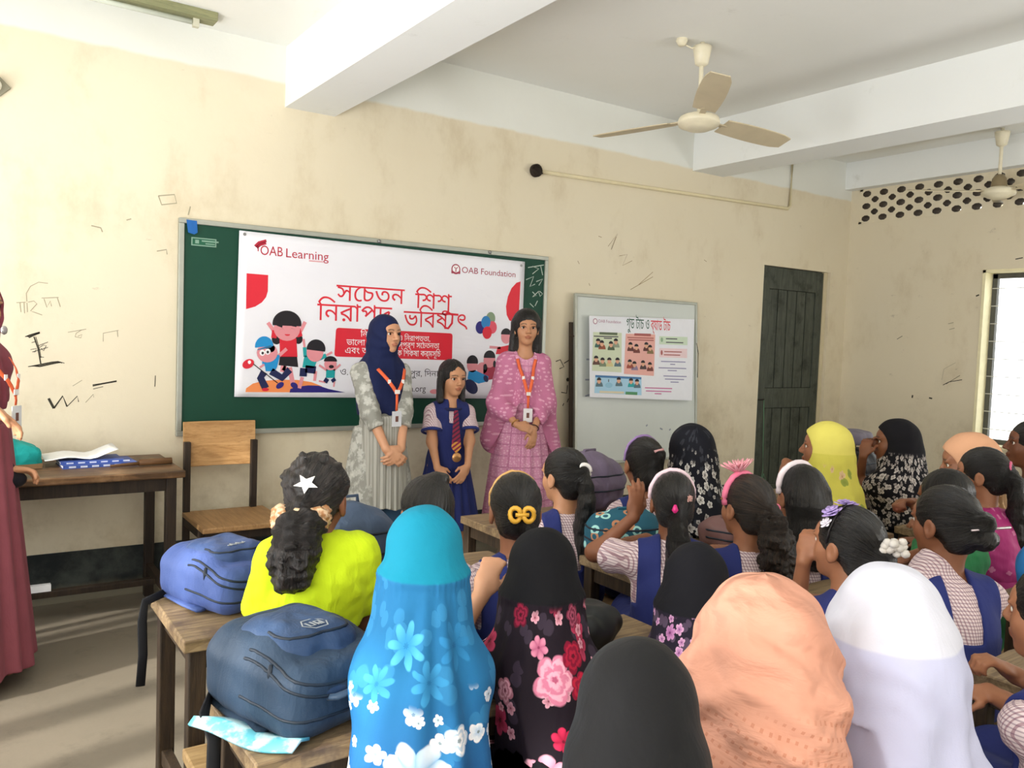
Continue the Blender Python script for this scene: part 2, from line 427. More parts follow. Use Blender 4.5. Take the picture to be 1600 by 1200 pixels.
# ---------------------------------------------------------------- lattice vent of clover-shaped holes, two leaves deep
M_SHADE_GRIME = plain('shaded_grimy_concrete', '54483A', .95, .2)  # hole walls: grime, with the deep shade put into the colour too
def lattice(y_off, X, depth, grow=0.0):
    b = MB(); dy, rows = .17, 5; dz = (LZ1 - LZ0) / (rows + .6)
    n = 16
    ny = int((LY1 - LY0) / (dy / 2))
    cell_y, cell_z = dy / 2, dz
    for r in range(rows):
        z = LZ1 - dz * (r + .8)
        for c in range(ny):
            y = LY1 - .03 - cell_y * (c + .5)
            hole = (c + r) % 2 == 0
            sq = []
            for k in range(n):
                a = 2 * PI * k / n + PI / 4; q = max(abs(math.cos(a)), abs(math.sin(a)))
                sq.append((y + math.cos(a) / q * cell_y / 2, z + math.sin(a) / q * cell_z / 2))
            if hole:
                rr = (.042 if r % 2 == 0 else .035) + grow
                ins = [(y + y_off + math.cos(2 * PI * k / n + PI / 4) * rr * (.86 + .2 * abs(math.cos(2 * (2 * PI * k / n + PI / 4)))), z + math.sin(2 * PI * k / n + PI / 4) * rr * .86 * (.86 + .2 * abs(math.cos(2 * (2 * PI * k / n + PI / 4))))) for k in range(n)]
                ins = [(max(y - cell_y * .49, min(y + cell_y * .49, p)), max(z - cell_z * .49, min(z + cell_z * .49, q))) for p, q in ins]
                V = [(X, *p) for p in sq] + [(X, *p) for p in ins] + [(X + depth, *p) for p in ins] + [(X + depth, *p) for p in sq]
                F = []; G = []
                for k in range(n):
                    l = (k + 1) % n
                    F += [(k, l, n + l, n + k), (2 * n + k, 2 * n + l, 3 * n + l, 3 * n + k)]; G += [(n + k, n + l, 2 * n + l, 2 * n + k)]
                b.add(V, F, M_SIDE); b.add(V, G, M_SHADE_GRIME)
            else: b.box((X + depth / 2, y, z), (depth, cell_y, cell_z), M_SIDE)
    b.box((X + depth / 2, (LY0 + LY1) / 2, LZ1 - dz * .15), (depth, LY1 - LY0, dz * .3), M_SIDE); b.box((X + depth / 2, (LY0 + LY1) / 2, LZ0 + dz * .15), (depth, LY1 - LY0, dz * .3), M_SIDE)
    b.box((X + depth / 2, LY1 - .015, (LZ0 + LZ1) / 2), (depth, .03, LZ1 - LZ0), M_SIDE)
    return b
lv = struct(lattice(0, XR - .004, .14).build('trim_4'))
# ---------------------------------------------------------------- window of the right wall
M_IRON = plain('grey_window_iron', '55554F'); M_CREAM = plain('cream_window_reveal', 'EDE4BE', .6)
wn = struct(boxes('window_1', [((XR + T / 2, WY1 - .012, (WZ0 + WZ1) / 2), (T + .02, .024, WZ1 - WZ0)), ((XR + T / 2, WY0 + .012, (WZ0 + WZ1) / 2), (T + .02, .024, WZ1 - WZ0)),
                           ((XR + T / 2, (WY0 + WY1) / 2, WZ1 - .012), (T + .02, WY1 - WY0, .024)), ((XR + T / 2, (WY0 + WY1) / 2, WZ0 + .012), (T + .06, WY1 - WY0, .024))], M_CREAM))
fr = MB()
for y in (WY1 - .045, WY0 + .045): fr.box((XR + .13, y, (WZ0 + WZ1) / 2), (.04, .04, WZ1 - WZ0 - .06))
for z in (WZ0 + .045, WZ1 - .045): fr.box((XR + .13, (WY0 + WY1) / 2, z), (.04, WY1 - WY0 - .06, .04))
struct(fr.build('window_frame', M_IRON, wn))
bars = MB()
for k in range(1, 10): bars.box((XR + .11, (WY0 + WY1) / 2, WZ0 + (WZ1 - WZ0) * k / 10), (.007, WY1 - WY0 - .05, .007))
struct(bars.build('window_bars', plain('pale_window_bar', 'C9C8C0', .5), wn))
sh = boxes('window_shutter', [((XR + .20, WY1 - .62, (WZ0 + WZ1) / 2 - .1), (.03, .50, WZ1 - WZ0 - .3)), ((XR + .205, WY1 - .62, (WZ0 + WZ1) / 2), (.03, .03, WZ1 - WZ0 - .1))], plain('grey_shutter_sheet', '6E7478', .5), wn); struct(sh)
# the yard outside that the window looks on to
struct(boxes('outdoor_ground', [((17.5, -4, -.4), (20, 40, .1))], plain('sunlit_pale_yard', 'D8D6CC', .9)))
struct(boxes('added_vent_shade_slab', [((XR + T + .40, -4, 3.06), (.80, 9, .12))], plain('shade_slab_grey', '8A857A', .9)))  # unseen slab, added outside to darken the upper lattice holes
# ---------------------------------------------------------------- plank door, standing a little open in its recess
M_DOOR = wood('dark_green_grey_door', '3A3F39', '50554C', 'Z', .6, '2C302B')
M_DOORL = plain('door_groove_black', '141613', .8)
b = MB()
b.box(((DX0 + DX1) / 2 - .035, .055, DZ / 2 + .004), (DX1 - DX0 - .08, .035, DZ - .012))
door = struct(b.build('door_1', M_DOOR, bevel=.003))
st = MB(); XA, XB = DX0 + .01, DX1 - .08
for (x0, x1, z0, z1) in ((XA, XA + .10, .01, DZ - .01), (XB - .10, XB, .01, DZ - .01), (XA + .10, XB - .10, DZ - .20, DZ - .01), (XA + .10, XB - .10, .92, 1.10), (XA + .10, XB - .10, .01, .22)):
    st.box(((x0 + x1) / 2, .03, (z0 + z1) / 2), (x1 - x0, .022, z1 - z0))
struct(st.build('door_frame', M_DOOR, door, bevel=.003))
pl = MB(); n = 5; wpl = (XB - XA - .20) / n
for k in range(n):
    for z0, z1 in ((.22, .92), (1.10, DZ - .20)): pl.box((XA + .10 + wpl * (k + .5), .034, (z0 + z1) / 2), (wpl - .012, .012, z1 - z0 - .008))
struct(pl.build('door_planks', M_DOOR, door, bevel=.002))
gr = boxes('door_backing', [((DX0 / 2 + DX1 / 2, .037, DZ / 2), (XB - XA - .19, .006, DZ - .2))], M_DOORL, door); struct(gr)
la = MB(); la.tube([(XA + .09, .012, 1.0), (XA - .02, .008, 1.0)], .008); struct(la.build('door_latch', plain('dark_iron', '26241F', .5), door))
stg = MB(); stg.tube([(XA + .09, .010, 1.0), (XA + .095, .004, .8), (XA + .11, .006, .55), (XA + .12, .004, .36), (XA + .10, .0, .30), (XA + .16, -.004, .27), (XA + .13, .002, .33), (XA + .09, 0, .2), (XA + .07, .002, .08)], .0035, n=6)
struct(stg.build('door_string', plain('green_string', '5E8A6B', .8), door))
struct(boxes('door_jamb', [((DX0 + .005, .11, DZ / 2), (.01, .2, DZ)), ((DX1 - .03, .12, DZ / 2), (.055, .18, DZ)), (((DX0 + DX1) / 2, .13, DZ - .008), (DX1 - DX0, .16, .016))], plain('door_jamb_paint', 'CFC4A6', .7), door))
struct(boxes('door_black_sheet', [(((DX0 + DX1) / 2, .17, DZ / 2), (DX1 - DX0, .02, DZ))], M_DOORL, door))  # full-height black sheet closing the doorway behind the leaf
# ---------------------------------------------------------------- pencil and charcoal scribbles on the wall
M_PEN = plain('charcoal_scribble', '3B382F', .9); M_FAINT = plain('faint_pencil', '9E9880', .9)
pm = MB(); EX, EZ, LY = (1, 0, 0), (0, 0, 1), (0, -.0012, 0)
def doodle(pts, wd, m, ox=20, oy=440, k=260 / 1418):
    P = [on_wall(ox + x * k, oy + y * k) for x, y in pts]
    stroke(pm, [(p.x, p.z) for p in P], wd, m, (0, 0, 0), EX, EZ, LY)
doodle([(305, 995), (350, 1080)], .012, M_PEN); doodle([(350, 1080), (425, 975), (462, 1065)], .008, M_PEN); doodle([(462, 1065), (550, 975), (560, 1025)], .004, M_PEN)
doodle([(620, 1030), (685, 960), (690, 985)], .003, M_FAINT)
for dy in (0, 8, 16, 24): doodle([(105 + dy, 470 - dy * .2), (140, 455 + dy), (190, 440 + dy * .6), (230, 430 + dy * .4)], .004, M_PEN)
doodle([(180, 470), (215, 570), (238, 700)], .006, M_PEN); doodle([(195, 470), (228, 580), (240, 650)], .003, M_PEN)
for q in ([(150, 580), (200, 570), (190, 600), (165, 600), (200, 590), (250, 575), (300, 560)], [(220, 545), (300, 515)], [(230, 560), (260, 540), (285, 545), (262, 590), (240, 570)], [(225, 640), (265, 645)], [(160, 520), (200, 510)]): doodle(q, .003, M_PEN)
for dy in (0, 7, 14, 21): doodle([(130 + dy * 2, 725 - dy * .3), (230, 705 + dy), (330, 685 + dy * .9), (385 + dy, 680 + dy * .4), (440 - dy * 3, 695)], .0035, M_PEN)
for dy in (0, 10): doodle([(680, 880 + dy), (760, 868 + dy * .5), (885, 845 + dy * .6)], .005, M_PEN)
doodle([(685, 915), (770, 895)], .003, M_PEN); doodle([(1210, 895), (1215, 800)], .004, M_PEN); doodle([(510, 890), (590, 840)], .003, M_FAINT)
for q in ([(30, 180), (110, 175)], [(60, 180), (70, 260)], [(95, 180), (100, 270)], [(120, 170), (115, 100), (150, 40), (220, 5), (300, 15)], [(120, 180), (125, 260)], [(130, 175), (180, 165), (205, 190), (150, 250), (180, 260), (250, 285)],
          [(245, 140), (390, 135)], [(265, 145), (290, 220), (320, 165), (330, 210)], [(380, 140), (405, 215)], [(470, 432), (625, 405)], [(590, 410), (540, 440), (530, 470), (580, 480), (590, 450), (555, 465)], [(770, 510), (770, 440), (900, 415)], [(890, 420), (895, 470)]): doodle(q, .0035, M_FAINT)
# the marks beside the pink shawl, over the board and on the right half of the wall
for q in ([(1300, 370), (1325, 360), (1345, 400), (1320, 410)], [(1345, 380), (1395, 350)], [(1330, 540), (1360, 545), (1365, 500)], [(1395, 450), (1375, 520)], [(1370, 575), (1362, 595)], [(1345, 600), (1338, 615)], [(1395, 545), (1390, 530)]): doodle(q, .007, M_PEN, 500, 460, 400 / 1412)
for cx, cy in ((1366, 470), (1387, 483)):
    p = on_wall(500 + cx * 400 / 1412, 460 + cy * 400 / 1412); disc(pm, p.x, p.z, .014, .014, M_PEN, (0, 0, 0), EX, EZ, LY)
for q in ([(300, 770), (330, 730), (310, 780), (325, 740)], [(335, 800), (360, 795), (345, 830), (375, 815)], [(370, 905), (440, 865)], [(395, 890), (440, 850)], [(205, 815), (210, 825)], [(240, 885), (243, 893)], [(270, 738), (280, 742)], [(600, 812), (608, 818)]): doodle(q, .004, plain('brown_wall_smudge', '8E7654', .9), 800, 0, .5)
for q in ([(495, 612), (545, 608), (552, 635), (505, 640), (495, 612)], [(595, 645), (588, 672)], [(395, 688), (410, 684)], [(285, 705), (315, 712), (320, 725)], [(490, 785), (520, 780), (522, 795)]): doodle(q, .006, M_FAINT, 0, 0, .5)
struct(pm.build('trim_5'))
# right wall marks
rm = MB()
def rdoodle(pts, wd, m=M_PEN):
    P = [on_side(1150 + x / 3, 380 + y / 3, XR) for x, y in pts]
    stroke(rm, [(-p.y, p.z) for p in P], wd, m, (XR, 0, 0), (0, -1, 0), EZ, (-.0012, 0, 0))
rdoodle([(970, 665), (1000, 650), (1060, 640)], .006); rdoodle([(985, 660), (1050, 620)], .004); rdoodle([(965, 640), (975, 590), (1030, 560)], .003, M_FAINT)
rdoodle([(905, 725), (920, 728)], .012); rdoodle([(828, 712), (826, 725)], .014); rdoodle([(755, 450), (780, 435)], .005); rdoodle([(995, 378), (1020, 372)], .006, M_FAINT); rdoodle([(1000, 405), (1025, 398)], .006, M_FAINT)
rdoodle([(1310, 75), (1345, 68)], .008); rdoodle([(1125, 248), (1140, 242)], .012)
struct(rm.build('trim_6'))

# ================================================================ things on the board wall
M_ALU = plain('aluminium_edge', 'A8ABA2', .4, metal=.5); M_GREENB = plain('green_chalk_surface', '0C4030', .55, .18, 3)
bx0, bx1, bz0, bz1 = 1.027, 3.53, .855, 2.053
bd = thing('chalkboard', 'long dark green chalkboard in a thin aluminium frame behind the banner', 'chalkboard', (1.027, -.001, bz0))
loc = Vector((1.027, -.001, bz0))
W, H = bx1 - bx0, bz1 - bz0
boxes('writing_surface', [((W / 2, -.014, H / 2), (W - .02, .014, H - .02))], M_GREENB, bd)
b = MB()
for c, d in (((W / 2, -.017, H - .014), (W, .032, .028)), ((W / 2, -.017, .014), (W, .032, .028)), ((.014, -.017, H / 2), (.028, .032, H - .056)), ((W - .014, -.017, H / 2), (.028, .032, H - .056))): b.box(c, d)
b.build('frame', M_ALU, bd, bevel=.003)
b = MB(); M_CHALK = plain('chalk', 'B9C6BC', .9)
def bw(x, y, Y=-.024): p = on_wall(x, y, Y) - loc; return (p.x, p.z)
for pts in ([(825, 418), (850, 414)], [(832, 416), (842, 420), (832, 428)], [(845, 416), (848, 430)], [(822, 437), (834, 432), (828, 448), (836, 444)], [(838, 440), (848, 436), (842, 446)], [(832, 456), (838, 462), (832, 464), (842, 455)], [(843, 455), (848, 459), (844, 463), (842, 457)], [(836, 478), (840, 470)], [(828, 474), (834, 480)]):
    stroke(b, [bw(*p) for p in pts], .006, M_CHALK, (0, -.0225, 0), (1, 0, 0), (0, 0, 1))
b.build('chalk_writing', M_CHALK, bd)
b = MB(); q0 = bw(299, 374); q1 = bw(338, 383)
b.box(((q0[0] + q1[0]) / 2, -.0225, (q0[1] + q1[1]) / 2), (q1[0] - q0[0], .002, .045), plain('grey_green_sticker', '7FA08F', .5))
b.box(((q0[0] + q1[0]) / 2, -.0238, (q0[1] + q1[1]) / 2), (q1[0] - q0[0] - .012, .0016, .033), plain('sticker_green', '1F5A43', .5))
b.box((q0[0] + .03, -.025, (q0[1] + q1[1]) / 2), (.02, .001, .02), plain('grey_green_sticker', '7FA08F', .5)); b.box((q0[0] + .1, -.025, (q0[1] + q1[1]) / 2 + .006), (.09, .001, .008), plain('grey_green_sticker', '7FA08F', .5)); b.box((q0[0] + .1, -.025, (q0[1] + q1[1]) / 2 - .008), (.05, .001, .006), plain('grey_green_sticker', '7FA08F', .5))
b.build('maker_sticker', None, bd)
p = on_wall(300, 354, -.035) - loc
b = MB(); b.add([(p.x - .03, -.036, p.z + .035), (p.x + .025, -.036, p.z + .033), (p.x + .03, -.034, p.z - .03), (p.x + .012, -.036, p.z - .042), (p.x - .02, -.036, p.z - .034)], [(0, 1, 2, 3, 4)]); b.build('blue_tape', plain('blue_tape', '1C5FA8', .5), bd, solid=.002)
# ---------------------------------------------------------------- banner
bo = Vector((1.36, -.036, 1.06)); BW, BH = 1.978, .955
ban = thing('banner', 'white printed banner with a red two-line headline and cartoon children, pinned over the chalkboard', 'banner', tuple(bo))
def BP(x, y):
    p = on_wall(x, y, -.036) - bo; return (p.x, p.z)
P1 = lambda x, y: BP(360 + x * 260 / 1114, 350 + y * 260 / 1114)
P3 = lambda x, y: BP(640 + x * 240 / 1252, 400 + y * 240 / 1252)
t = NT('banner_vinyl'); v = t.coord(); t.bump(t.noise(t.mapping(v, (.6, 1, 1.5), rot=(0, .6, 0)), 2.6, 4, .5, .5), .35, .05); M_BAN = t.done(t.mix(t.noise(v, 2, 3), lin('E4E4EE'), lin('EDEDF4')), .45, 0, .3)
c4 = [BP(374, 360), BP(820, 409), BP(812, 623), BP(366, 620)]
b = MB(); NX, NZ = 40, 20; vs_, fs_ = [], []
for j in range(NZ + 1):
    for i in range(NX + 1):
        u, w2 = i / NX, j / NZ
        x = (c4[3][0] * (1 - u) + c4[2][0] * u) * (1 - w2) + (c4[0][0] * (1 - u) + c4[1][0] * u) * w2
        z = (c4[3][1] * (1 - u) + c4[2][1] * u) * (1 - w2) + (c4[0][1] * (1 - u) + c4[1][1] * u) * w2
        vs_.append((x, 0.0, z))
for j in range(NZ):
    for i in range(NX): a = j * (NX + 1) + i; fs_.append((a, a + 1, a + NX + 2, a + NX + 1))
b.add(vs_, fs_); b.build('sheet', M_BAN, ban, True, solid=.002)
def ink(n, h): return plain('print_' + n, h, .5, .03)
RED, DRED, WHT = ink('red', 'D8283A'), ink('dark_red', 'B3263C'), ink('white', 'F2F0F4')
O2, E1, E2 = (0, 0, 0), (1, 0, 0), (0, 0, 1)
lift = lambda k: (0, -.0015 - .0004 * k, 0)
# headline
hd = MB()
def bt(mb, s, x, y, size, width=None, m=RED, align='L', k=1, bold=.016, P=BP, slope=None):
    a = P(x, y); put_text(mb, s, m, (a[0], 0, a[1]), E1, E2, size, align, width, bold, lift(k))
dx = lambda x0, x1, y: BP(x1, y)[0] - BP(x0, y)[0]
bt(hd, 'স\u09c7চতন', 525, 469, .150, dx(525, 632, 465)); bt(hd, '\u09bfশশু', 648, 481, .150, dx(648, 708, 480))
bt(hd, '\u09bfনরাপদ', 495, 500, .158, dx(495, 612, 500)); bt(hd, 'ভ\u09bfবষ', 630, 510, .158, dx(628, 698, 515)); bt(hd, 'ৎ', 714, 514, .158, dx(714, 730, 515))
q = [BP(697, 489), BP(707, 491), BP(706, 505), BP(700, 513), BP(694, 512)]; stroke(hd, q, .015, RED, O2, E1, E2, lift(2)); stroke(hd, [BP(696, 490), BP(716, 492)], .014, RED, O2, E1, E2, lift(3))
hd.build('headline', RED, ban)
# logos
lg = MB()
a = P1(200, 205); put_text(lg, 'OAB', DRED, (a[0], 0, a[1]), E1, E2, .078, 'L', P1(350, 205)[0] - a[0], .026, lift(1)); a = P1(372, 222); put_text(lg, 'Learning', DRED, (a[0], 0, a[1]), E1, E2, .074, 'L', P1(657, 222)[0] - a[0], .026, lift(1))
for pts in ([(165, 150), (190, 125), (240, 112)], [(175, 158), (200, 138), (238, 128)]): stroke(lg, [P1(*p) for p in pts], .016, DRED, O2, E1, E2, lift(1))
stroke(lg, [P1(185, 150), P1(185, 182)], .006, DRED, O2, E1, E2, lift(1)); stroke(lg, [P1(525, 246), P1(620, 254)], .008, ink('pale_red', 'D9A0A8'), O2, E1, E2, lift(1))
lg.build('learning_logo', None, ban)
lg = MB(); a = P3(425, 136); put_text(lg, 'OAB Foundation', ink('plum', 'A03A50'), (a[0], 0, a[1]), E1, E2, .058, 'L', P3(862, 136)[0] - a[0], .018, lift(1))
c = P3(376, 107); disc(lg, c[0], c[1], .034, .034, ink('plum', 'A03A50'), O2, E1, E2, lift(1)); disc(lg, c[0], c[1], .026, .026, WHT, O2, E1, E2, lift(2)); shape(lg, [(c[0] - .034, c[1] - .01), (c[0], c[1] - .022), (c[0] + .034, c[1] - .01), (c[0] + .034, c[1] - .03), (c[0] - .034, c[1] - .03)], ink('plum', 'A03A50'), O2, E1, E2, lift(3)); stroke(lg, [(c[0] - .012, c[1] + .014), (c[0], c[1]), (c[0] + .012, c[1] + .014)], .007, ink('plum', 'A03A50'), O2, E1, E2, lift(3)); stroke(lg, [(c[0], c[1]), (c[0], c[1] - .018)], .007, ink('plum', 'A03A50'), O2, E1, E2, lift(3))
lg.build('foundation_logo', None, ban)
# red shapes and box
rd = MB()
shape(rd, [P1(108, 330), P1(252, 342), P1(250, 450), P1(238, 490), P1(210, 525), P1(165, 553), P1(104, 570)][::-1], RED, O2, E1, E2, lift(1)); rd.build('red_corner_shape', None, ban); rd = MB()
shape(rd, [P3(903, 208), P3(870, 218), P3(830, 262), P3(800, 330), P3(785, 410), P3(790, 480), P3(812, 525), P3(850, 540), P3(880, 520), P3(890, 460)], RED, O2, E1, E2, lift(1))
rd.build('red_corner_shape', None, ban)
bxm = MB(); K = [BP(525, 512), BP(707, 521), BP(706, 563), BP(522, 557)]
def rnd(K, r=.02):
    out = []
    for i in range(4):
        p, a, c = Vector(K[i]), Vector(K[i - 1]), Vector(K[(i + 1) % 4]); d0 = (a - p).normalized() * r; d1 = (c - p).normalized() * r
        for k in range(5): s = k / 4; out.append(tuple((p + d0) * (1 - s) ** 2 + p * 2 * s * (1 - s) + (p + d1) * s * s))
    return out
shape(bxm, rnd(K), RED, O2, E1, E2, lift(1)); cap = bxm.build('red_caption_box', RED, ban)
tx = MB()
bt(tx, '\u09bfন', 563, 526, .052, None, WHT, k=3); bt(tx, 'ও \u09bfনরাপত\u09cdতা,', 622, 532, .05, dx(616, 666, 530), WHT, k=3)
bt(tx, 'ভা\u09c7লা', 541, 539, .054, dx(541, 570, 540), WHT, k=3); bt(tx, 'স\u09cdপর\u09cdশ স\u09c7চতনতা', 622, 543, .052, dx(622, 686, 545), WHT, k=3)
bt(tx, 'এবং আ', 539, 552, .056, dx(539, 580, 550), WHT, k=3); bt(tx, 'ক \u09bfশকষা কর\u09cdমসূ\u09bfচ', 620, 556, .055, dx(622, 690, 555), WHT, k=3)
tx.build('caption_lettering', WHT, cap)
ft = MB(); GR = ink('grey', '4A4752')
bt(ft, 'ও.', 531, 586, .06, None, GR); bt(ft, 'পুর, \u09bfদনাজপুর', 640, 588, .055, dx(640, 712, 590), GR); bt(ft, 'n.org', 640, 612, .06, dx(636, 661, 610), GR)
ft.build('address_lettering', GR, ban)
# cartoon children on the left
SK, BLK, NVY, CY, TEAL, ORG, PURP = ink('skin', 'E0919A'), ink('black', '1E1B22'), ink('navy', '1C2350'), ink('cyan', '1F8FD0'), ink('teal', '23A0A4'), ink('orange', 'EE8F55'), ink('purple', '2B2478')
ic = MB()
def pg(pts, m, k=1, P=P1): shape(ic, [P(*p) for p in pts], m, O2, E1, E2, lift(k))
def ln(pts, wd, m, k=1, P=P1): stroke(ic, [P(*p) for p in pts], wd, m, O2, E1, E2, lift(k))
S = .00117
def dc(x, y, rx, ry, m, k=1, P=P1, a0=0.0, a1=2 * PI, rot=0.0): c = P(x, y); disc(ic, c[0], c[1], rx * S, ry * S, m, O2, E1, E2, lift(k), 20, a0, a1, rot)
pg([(100, 1125), (105, 1100), (150, 1068), (220, 1050), (330, 1042), (450, 1044), (540, 1058), (610, 1085), (640, 1128)], ORG); pg([(395, 1128), (400, 1105), (440, 1090), (520, 1080), (590, 1082), (660, 1105), (770, 1128)], PURP, 2)
ln([(335, 960), (370, 965)], .05, SK, 3); ln([(395, 960), (420, 1085)], .028, SK, 3); ln([(350, 960), (385, 980)], .03, SK, 3)            # girl
ln([(300, 730), (250, 660)], .022, SK, 3); ln([(468, 720), (500, 655)], .022, SK, 3); ln([(310, 740), (275, 735)], .045, RED, 4); ln([(440, 735), (475, 725)], .045, RED, 4)
pg([(328, 765), (440, 765), (448, 890), (330, 890)], RED, 4); pg([(330, 888), (445, 888), (453, 958), (322, 945)], BLK, 4); dc(378, 700, 68, 62, SK, 5); dc(378, 668, 74, 66, BLK, 6, a0=-.15, a1=PI + .15); pg([(308, 680), (345, 695), (350, 670), (440, 690), (445, 660), (378, 605), (320, 640)], BLK, 6.5); dc(308, 770, 24, 27, BLK, 3); dc(455, 770, 22, 25, BLK, 3)
for ex_ in (345, 412): dc(ex_, 712, 12, 9, BLK, 7, a0=.2, a1=PI - .2); dc(ex_, 709, 11, 6, SK, 8)
dc(380, 738, 14, 8, RED, 7, a0=PI, a1=2 * PI)
pg([(210, 910), (300, 870), (330, 880), (310, 960), (290, 985), (235, 985), (230, 950), (212, 950)], CY, 7); ln([(320, 885), (375, 835)], .02, SK, 6); ln([(225, 990), (200, 1030), (235, 1100)], .042, NVY, 7); ln([(270, 985), (345, 1030), (395, 975)], .042, NVY, 7); dc(245, 862, 52, 48, SK, 8); pg([(180, 838), (270, 810), (275, 825), (178, 845)], ink('cap_brim', '2F6F9A'), 10); dc(225, 822, 46, 52, CY, 9, a0=.1, a1=PI + .1); dc(268, 832, 22, 20, BLK, 8); dc(212, 862, 14, 15, WHT, 9); dc(248, 855, 14, 15, WHT, 9); dc(214, 864, 6, 7, BLK, 10); dc(248, 857, 6, 7, BLK, 10)
ln([(150, 935), (315, 1065)], .005, BLK, 8); dc(118, 936, 30, 22, RED, 8, rot=.5); dc(126, 925, 8, 9, WHT, 9); ln([(195, 960), (225, 940)], .012, SK, 8)
pg([(490, 900), (500, 880), (580, 910), (560, 965), (480, 960)], TEAL, 5); ln([(500, 890), (495, 825)], .022, TEAL, 5); ln([(495, 825), (488, 770)], .014, SK, 5); ln([(570, 910), (640, 880)], .026, TEAL, 5); ln([(640, 880), (680, 858)], .014, SK, 5); ln([(490, 965), (485, 1020)], .045, NVY, 5); ln([(500, 970), (570, 978)], .045, NVY, 5); ln([(480, 1025), (460, 1100)], .022, SK, 5); ln([(570, 985), (562, 1050)], .018, SK, 5); dc(565, 860, 45, 48, SK, 6); dc(572, 835, 50, 48, BLK, 7, a0=-.3, a1=PI + .1)
pg([(640, 970), (700, 970), (696, 1030), (638, 1030)], TEAL, 5); ln([(645, 980), (592, 945)], .013, SK, 5); ln([(690, 980), (735, 940)], .013, SK, 5); ln([(648, 1035), (632, 1060)], .028, NVY, 5); ln([(682, 1035), (695, 1055)], .028, NVY, 5); dc(668, 938, 34, 32, SK, 6); dc(668, 920, 36, 28, BLK, 7, a0=0, a1=PI); dc(674, 955, 14, 9, BLK, 7); ln([(635, 1060), (590, 1050)], .01, SK, 5); ln([(695, 1055), (690, 1090)], .01, SK, 5)
dc(330, 1080, 22, 14, PURP, 9, rot=.6); dc(425, 1080, 20, 14, PURP, 9, rot=-.5); dc(232, 1108, 18, 8, RED, 9)
ic.build('cartoon_children', None, ban)
ic = MB(); S = .00098
for x, y, m, k in ((660, 508, ink('olive', '84987C'), 1), (575, 583, PURP, 2), (672, 582, ink('coral', 'E0566A'), 3), (620, 540, ink('blue', '2C7FC0'), 4), (630, 625, RED, 5)): dc(x, y, 38, 44, m, k, P3)
ic.build('cartoon_balloons', None, ban); ic = MB()
dc(785, 660, 42, 48, SK, 2, P3); dc(785, 640, 44, 44, BLK, 3, P3, 0, PI); ln([(650, 742), (740, 748)], .018, SK, 2, P3); pg([(715, 745), (840, 720), (850, 800), (700, 800)], RED, 2, P3)
dc(510, 890, 44, 50, SK, 3, P3); dc(510, 865, 46, 48, BLK, 4, P3, -.2, PI + .2); pg([(480, 940), (530, 930), (640, 980), (640, 1020), (560, 1040), (470, 1000)], CY, 3, P3); dc(500, 1065, 62, 42, NVY, 4, P3, rot=-.7); dc(620, 1000, 18, 26, NVY, 4, P3, rot=.6)
dc(650, 850, 50, 52, SK, 2, P3); dc(650, 825, 48, 48, BLK, 3, P3, -.1, PI + .1); dc(590, 915, 44, 42, SK, 1, P3); pg([(600, 890), (700, 880), (700, 1000), (640, 1010), (600, 960)], ink('maroon', 'A8324A'), 1, P3); dc(615, 905, 14, 22, BLK, 4, P3); dc(690, 880, 12, 24, BLK, 4, P3); dc(200, 1105, 34, 16, SK, 1, P3)
ic.build('cartoon_children', None, ban)
b = MB(); M_GROM = plain('grommet_metal', '8F8F90', .35, metal=.8)
for x, y in ((382, 366), (814, 415)): c = BP(x, y); b.lathe([(.003, .0), (.009, .0), (.009, .004), (.003, .004)], (c[0], -.002, c[1]), M_GROM, 14, Matrix.Rotation(PI / 2, 3, 'X'))
b.build('eyelet', M_GROM, ban)
for x, y in ((593, 377), (766, 394)):
    c = on_wall(x, y, -.04); b = MB(); b.lathe([(.001, 0), (.012, 0), (.012, .012), (.006, .02), (.001, .02)], (0, 0, 0), None, 14, Matrix.Rotation(PI / 2, 3, 'X'))
    tag(b.build('board_clip', M_GROM, None, True, loc=(c.x, -.028, c.z)), 'small metal stud on the chalkboard top edge, ' + ('above the headline of the banner' if x < 700 else 'above the foundation logo of the banner'), 'stud', 'studs on the chalkboard frame')
# ---------------------------------------------------------------- leaning whiteboard with its poster
M_WB = plain('whiteboard_face', 'C9CFCB', .35, .07, 2.5, spec=.5); M_STICK = plain('dark_stand_wood', '3B3027', .6)
wb = thing('whiteboard', 'tall off-white whiteboard on thin dark legs leaning on the wall left of the door', 'whiteboard', (3.77, -.16, 0))
wb.rotation_euler = (math.radians(-3.5), 0, 0)
Ww, Wz0, Wz1 = 1.25, .56, 1.80
boxes('board_panel', [((Ww / 2, 0, (Wz0 + Wz1) / 2), (Ww, .014, Wz1 - Wz0))], M_WB, wb)
b = MB()
for c, d in (((Ww / 2, -.003, Wz1), (Ww + .02, .026, .022)), ((Ww / 2, -.003, Wz0), (Ww + .02, .026, .022)), ((0, -.003, (Wz0 + Wz1) / 2), (.022, .026, Wz1 - Wz0)), ((Ww, -.003, (Wz0 + Wz1) / 2), (.022, .026, Wz1 - Wz0))): b.box(c, d)
b.build('frame', M_ALU, wb, bevel=.003)
for x in (-.02, Ww + .01): MB_ = MB(); MB_.box((x, .022, .80), (.024, .022, 1.6)); MB_.build('leg', M_STICK, wb)
b = MB()
for (x, z, l, a) in ((.10, 1.33, .03, 0), (.09, 1.18, .04, 0), (.09, 1.06, .05, .2), (.70, .82, .02, .6), (.85, .80, .03, -.4), (.95, .78, .02, .5)):
    stroke(b, [(x, z), (x + l * math.cos(a), z + l * math.sin(a))], .012, None, (0, -.0082, 0), E1, E2)
b.build('marker_smudge', plain('marker_smudge', '8C93A0', .7), wb)
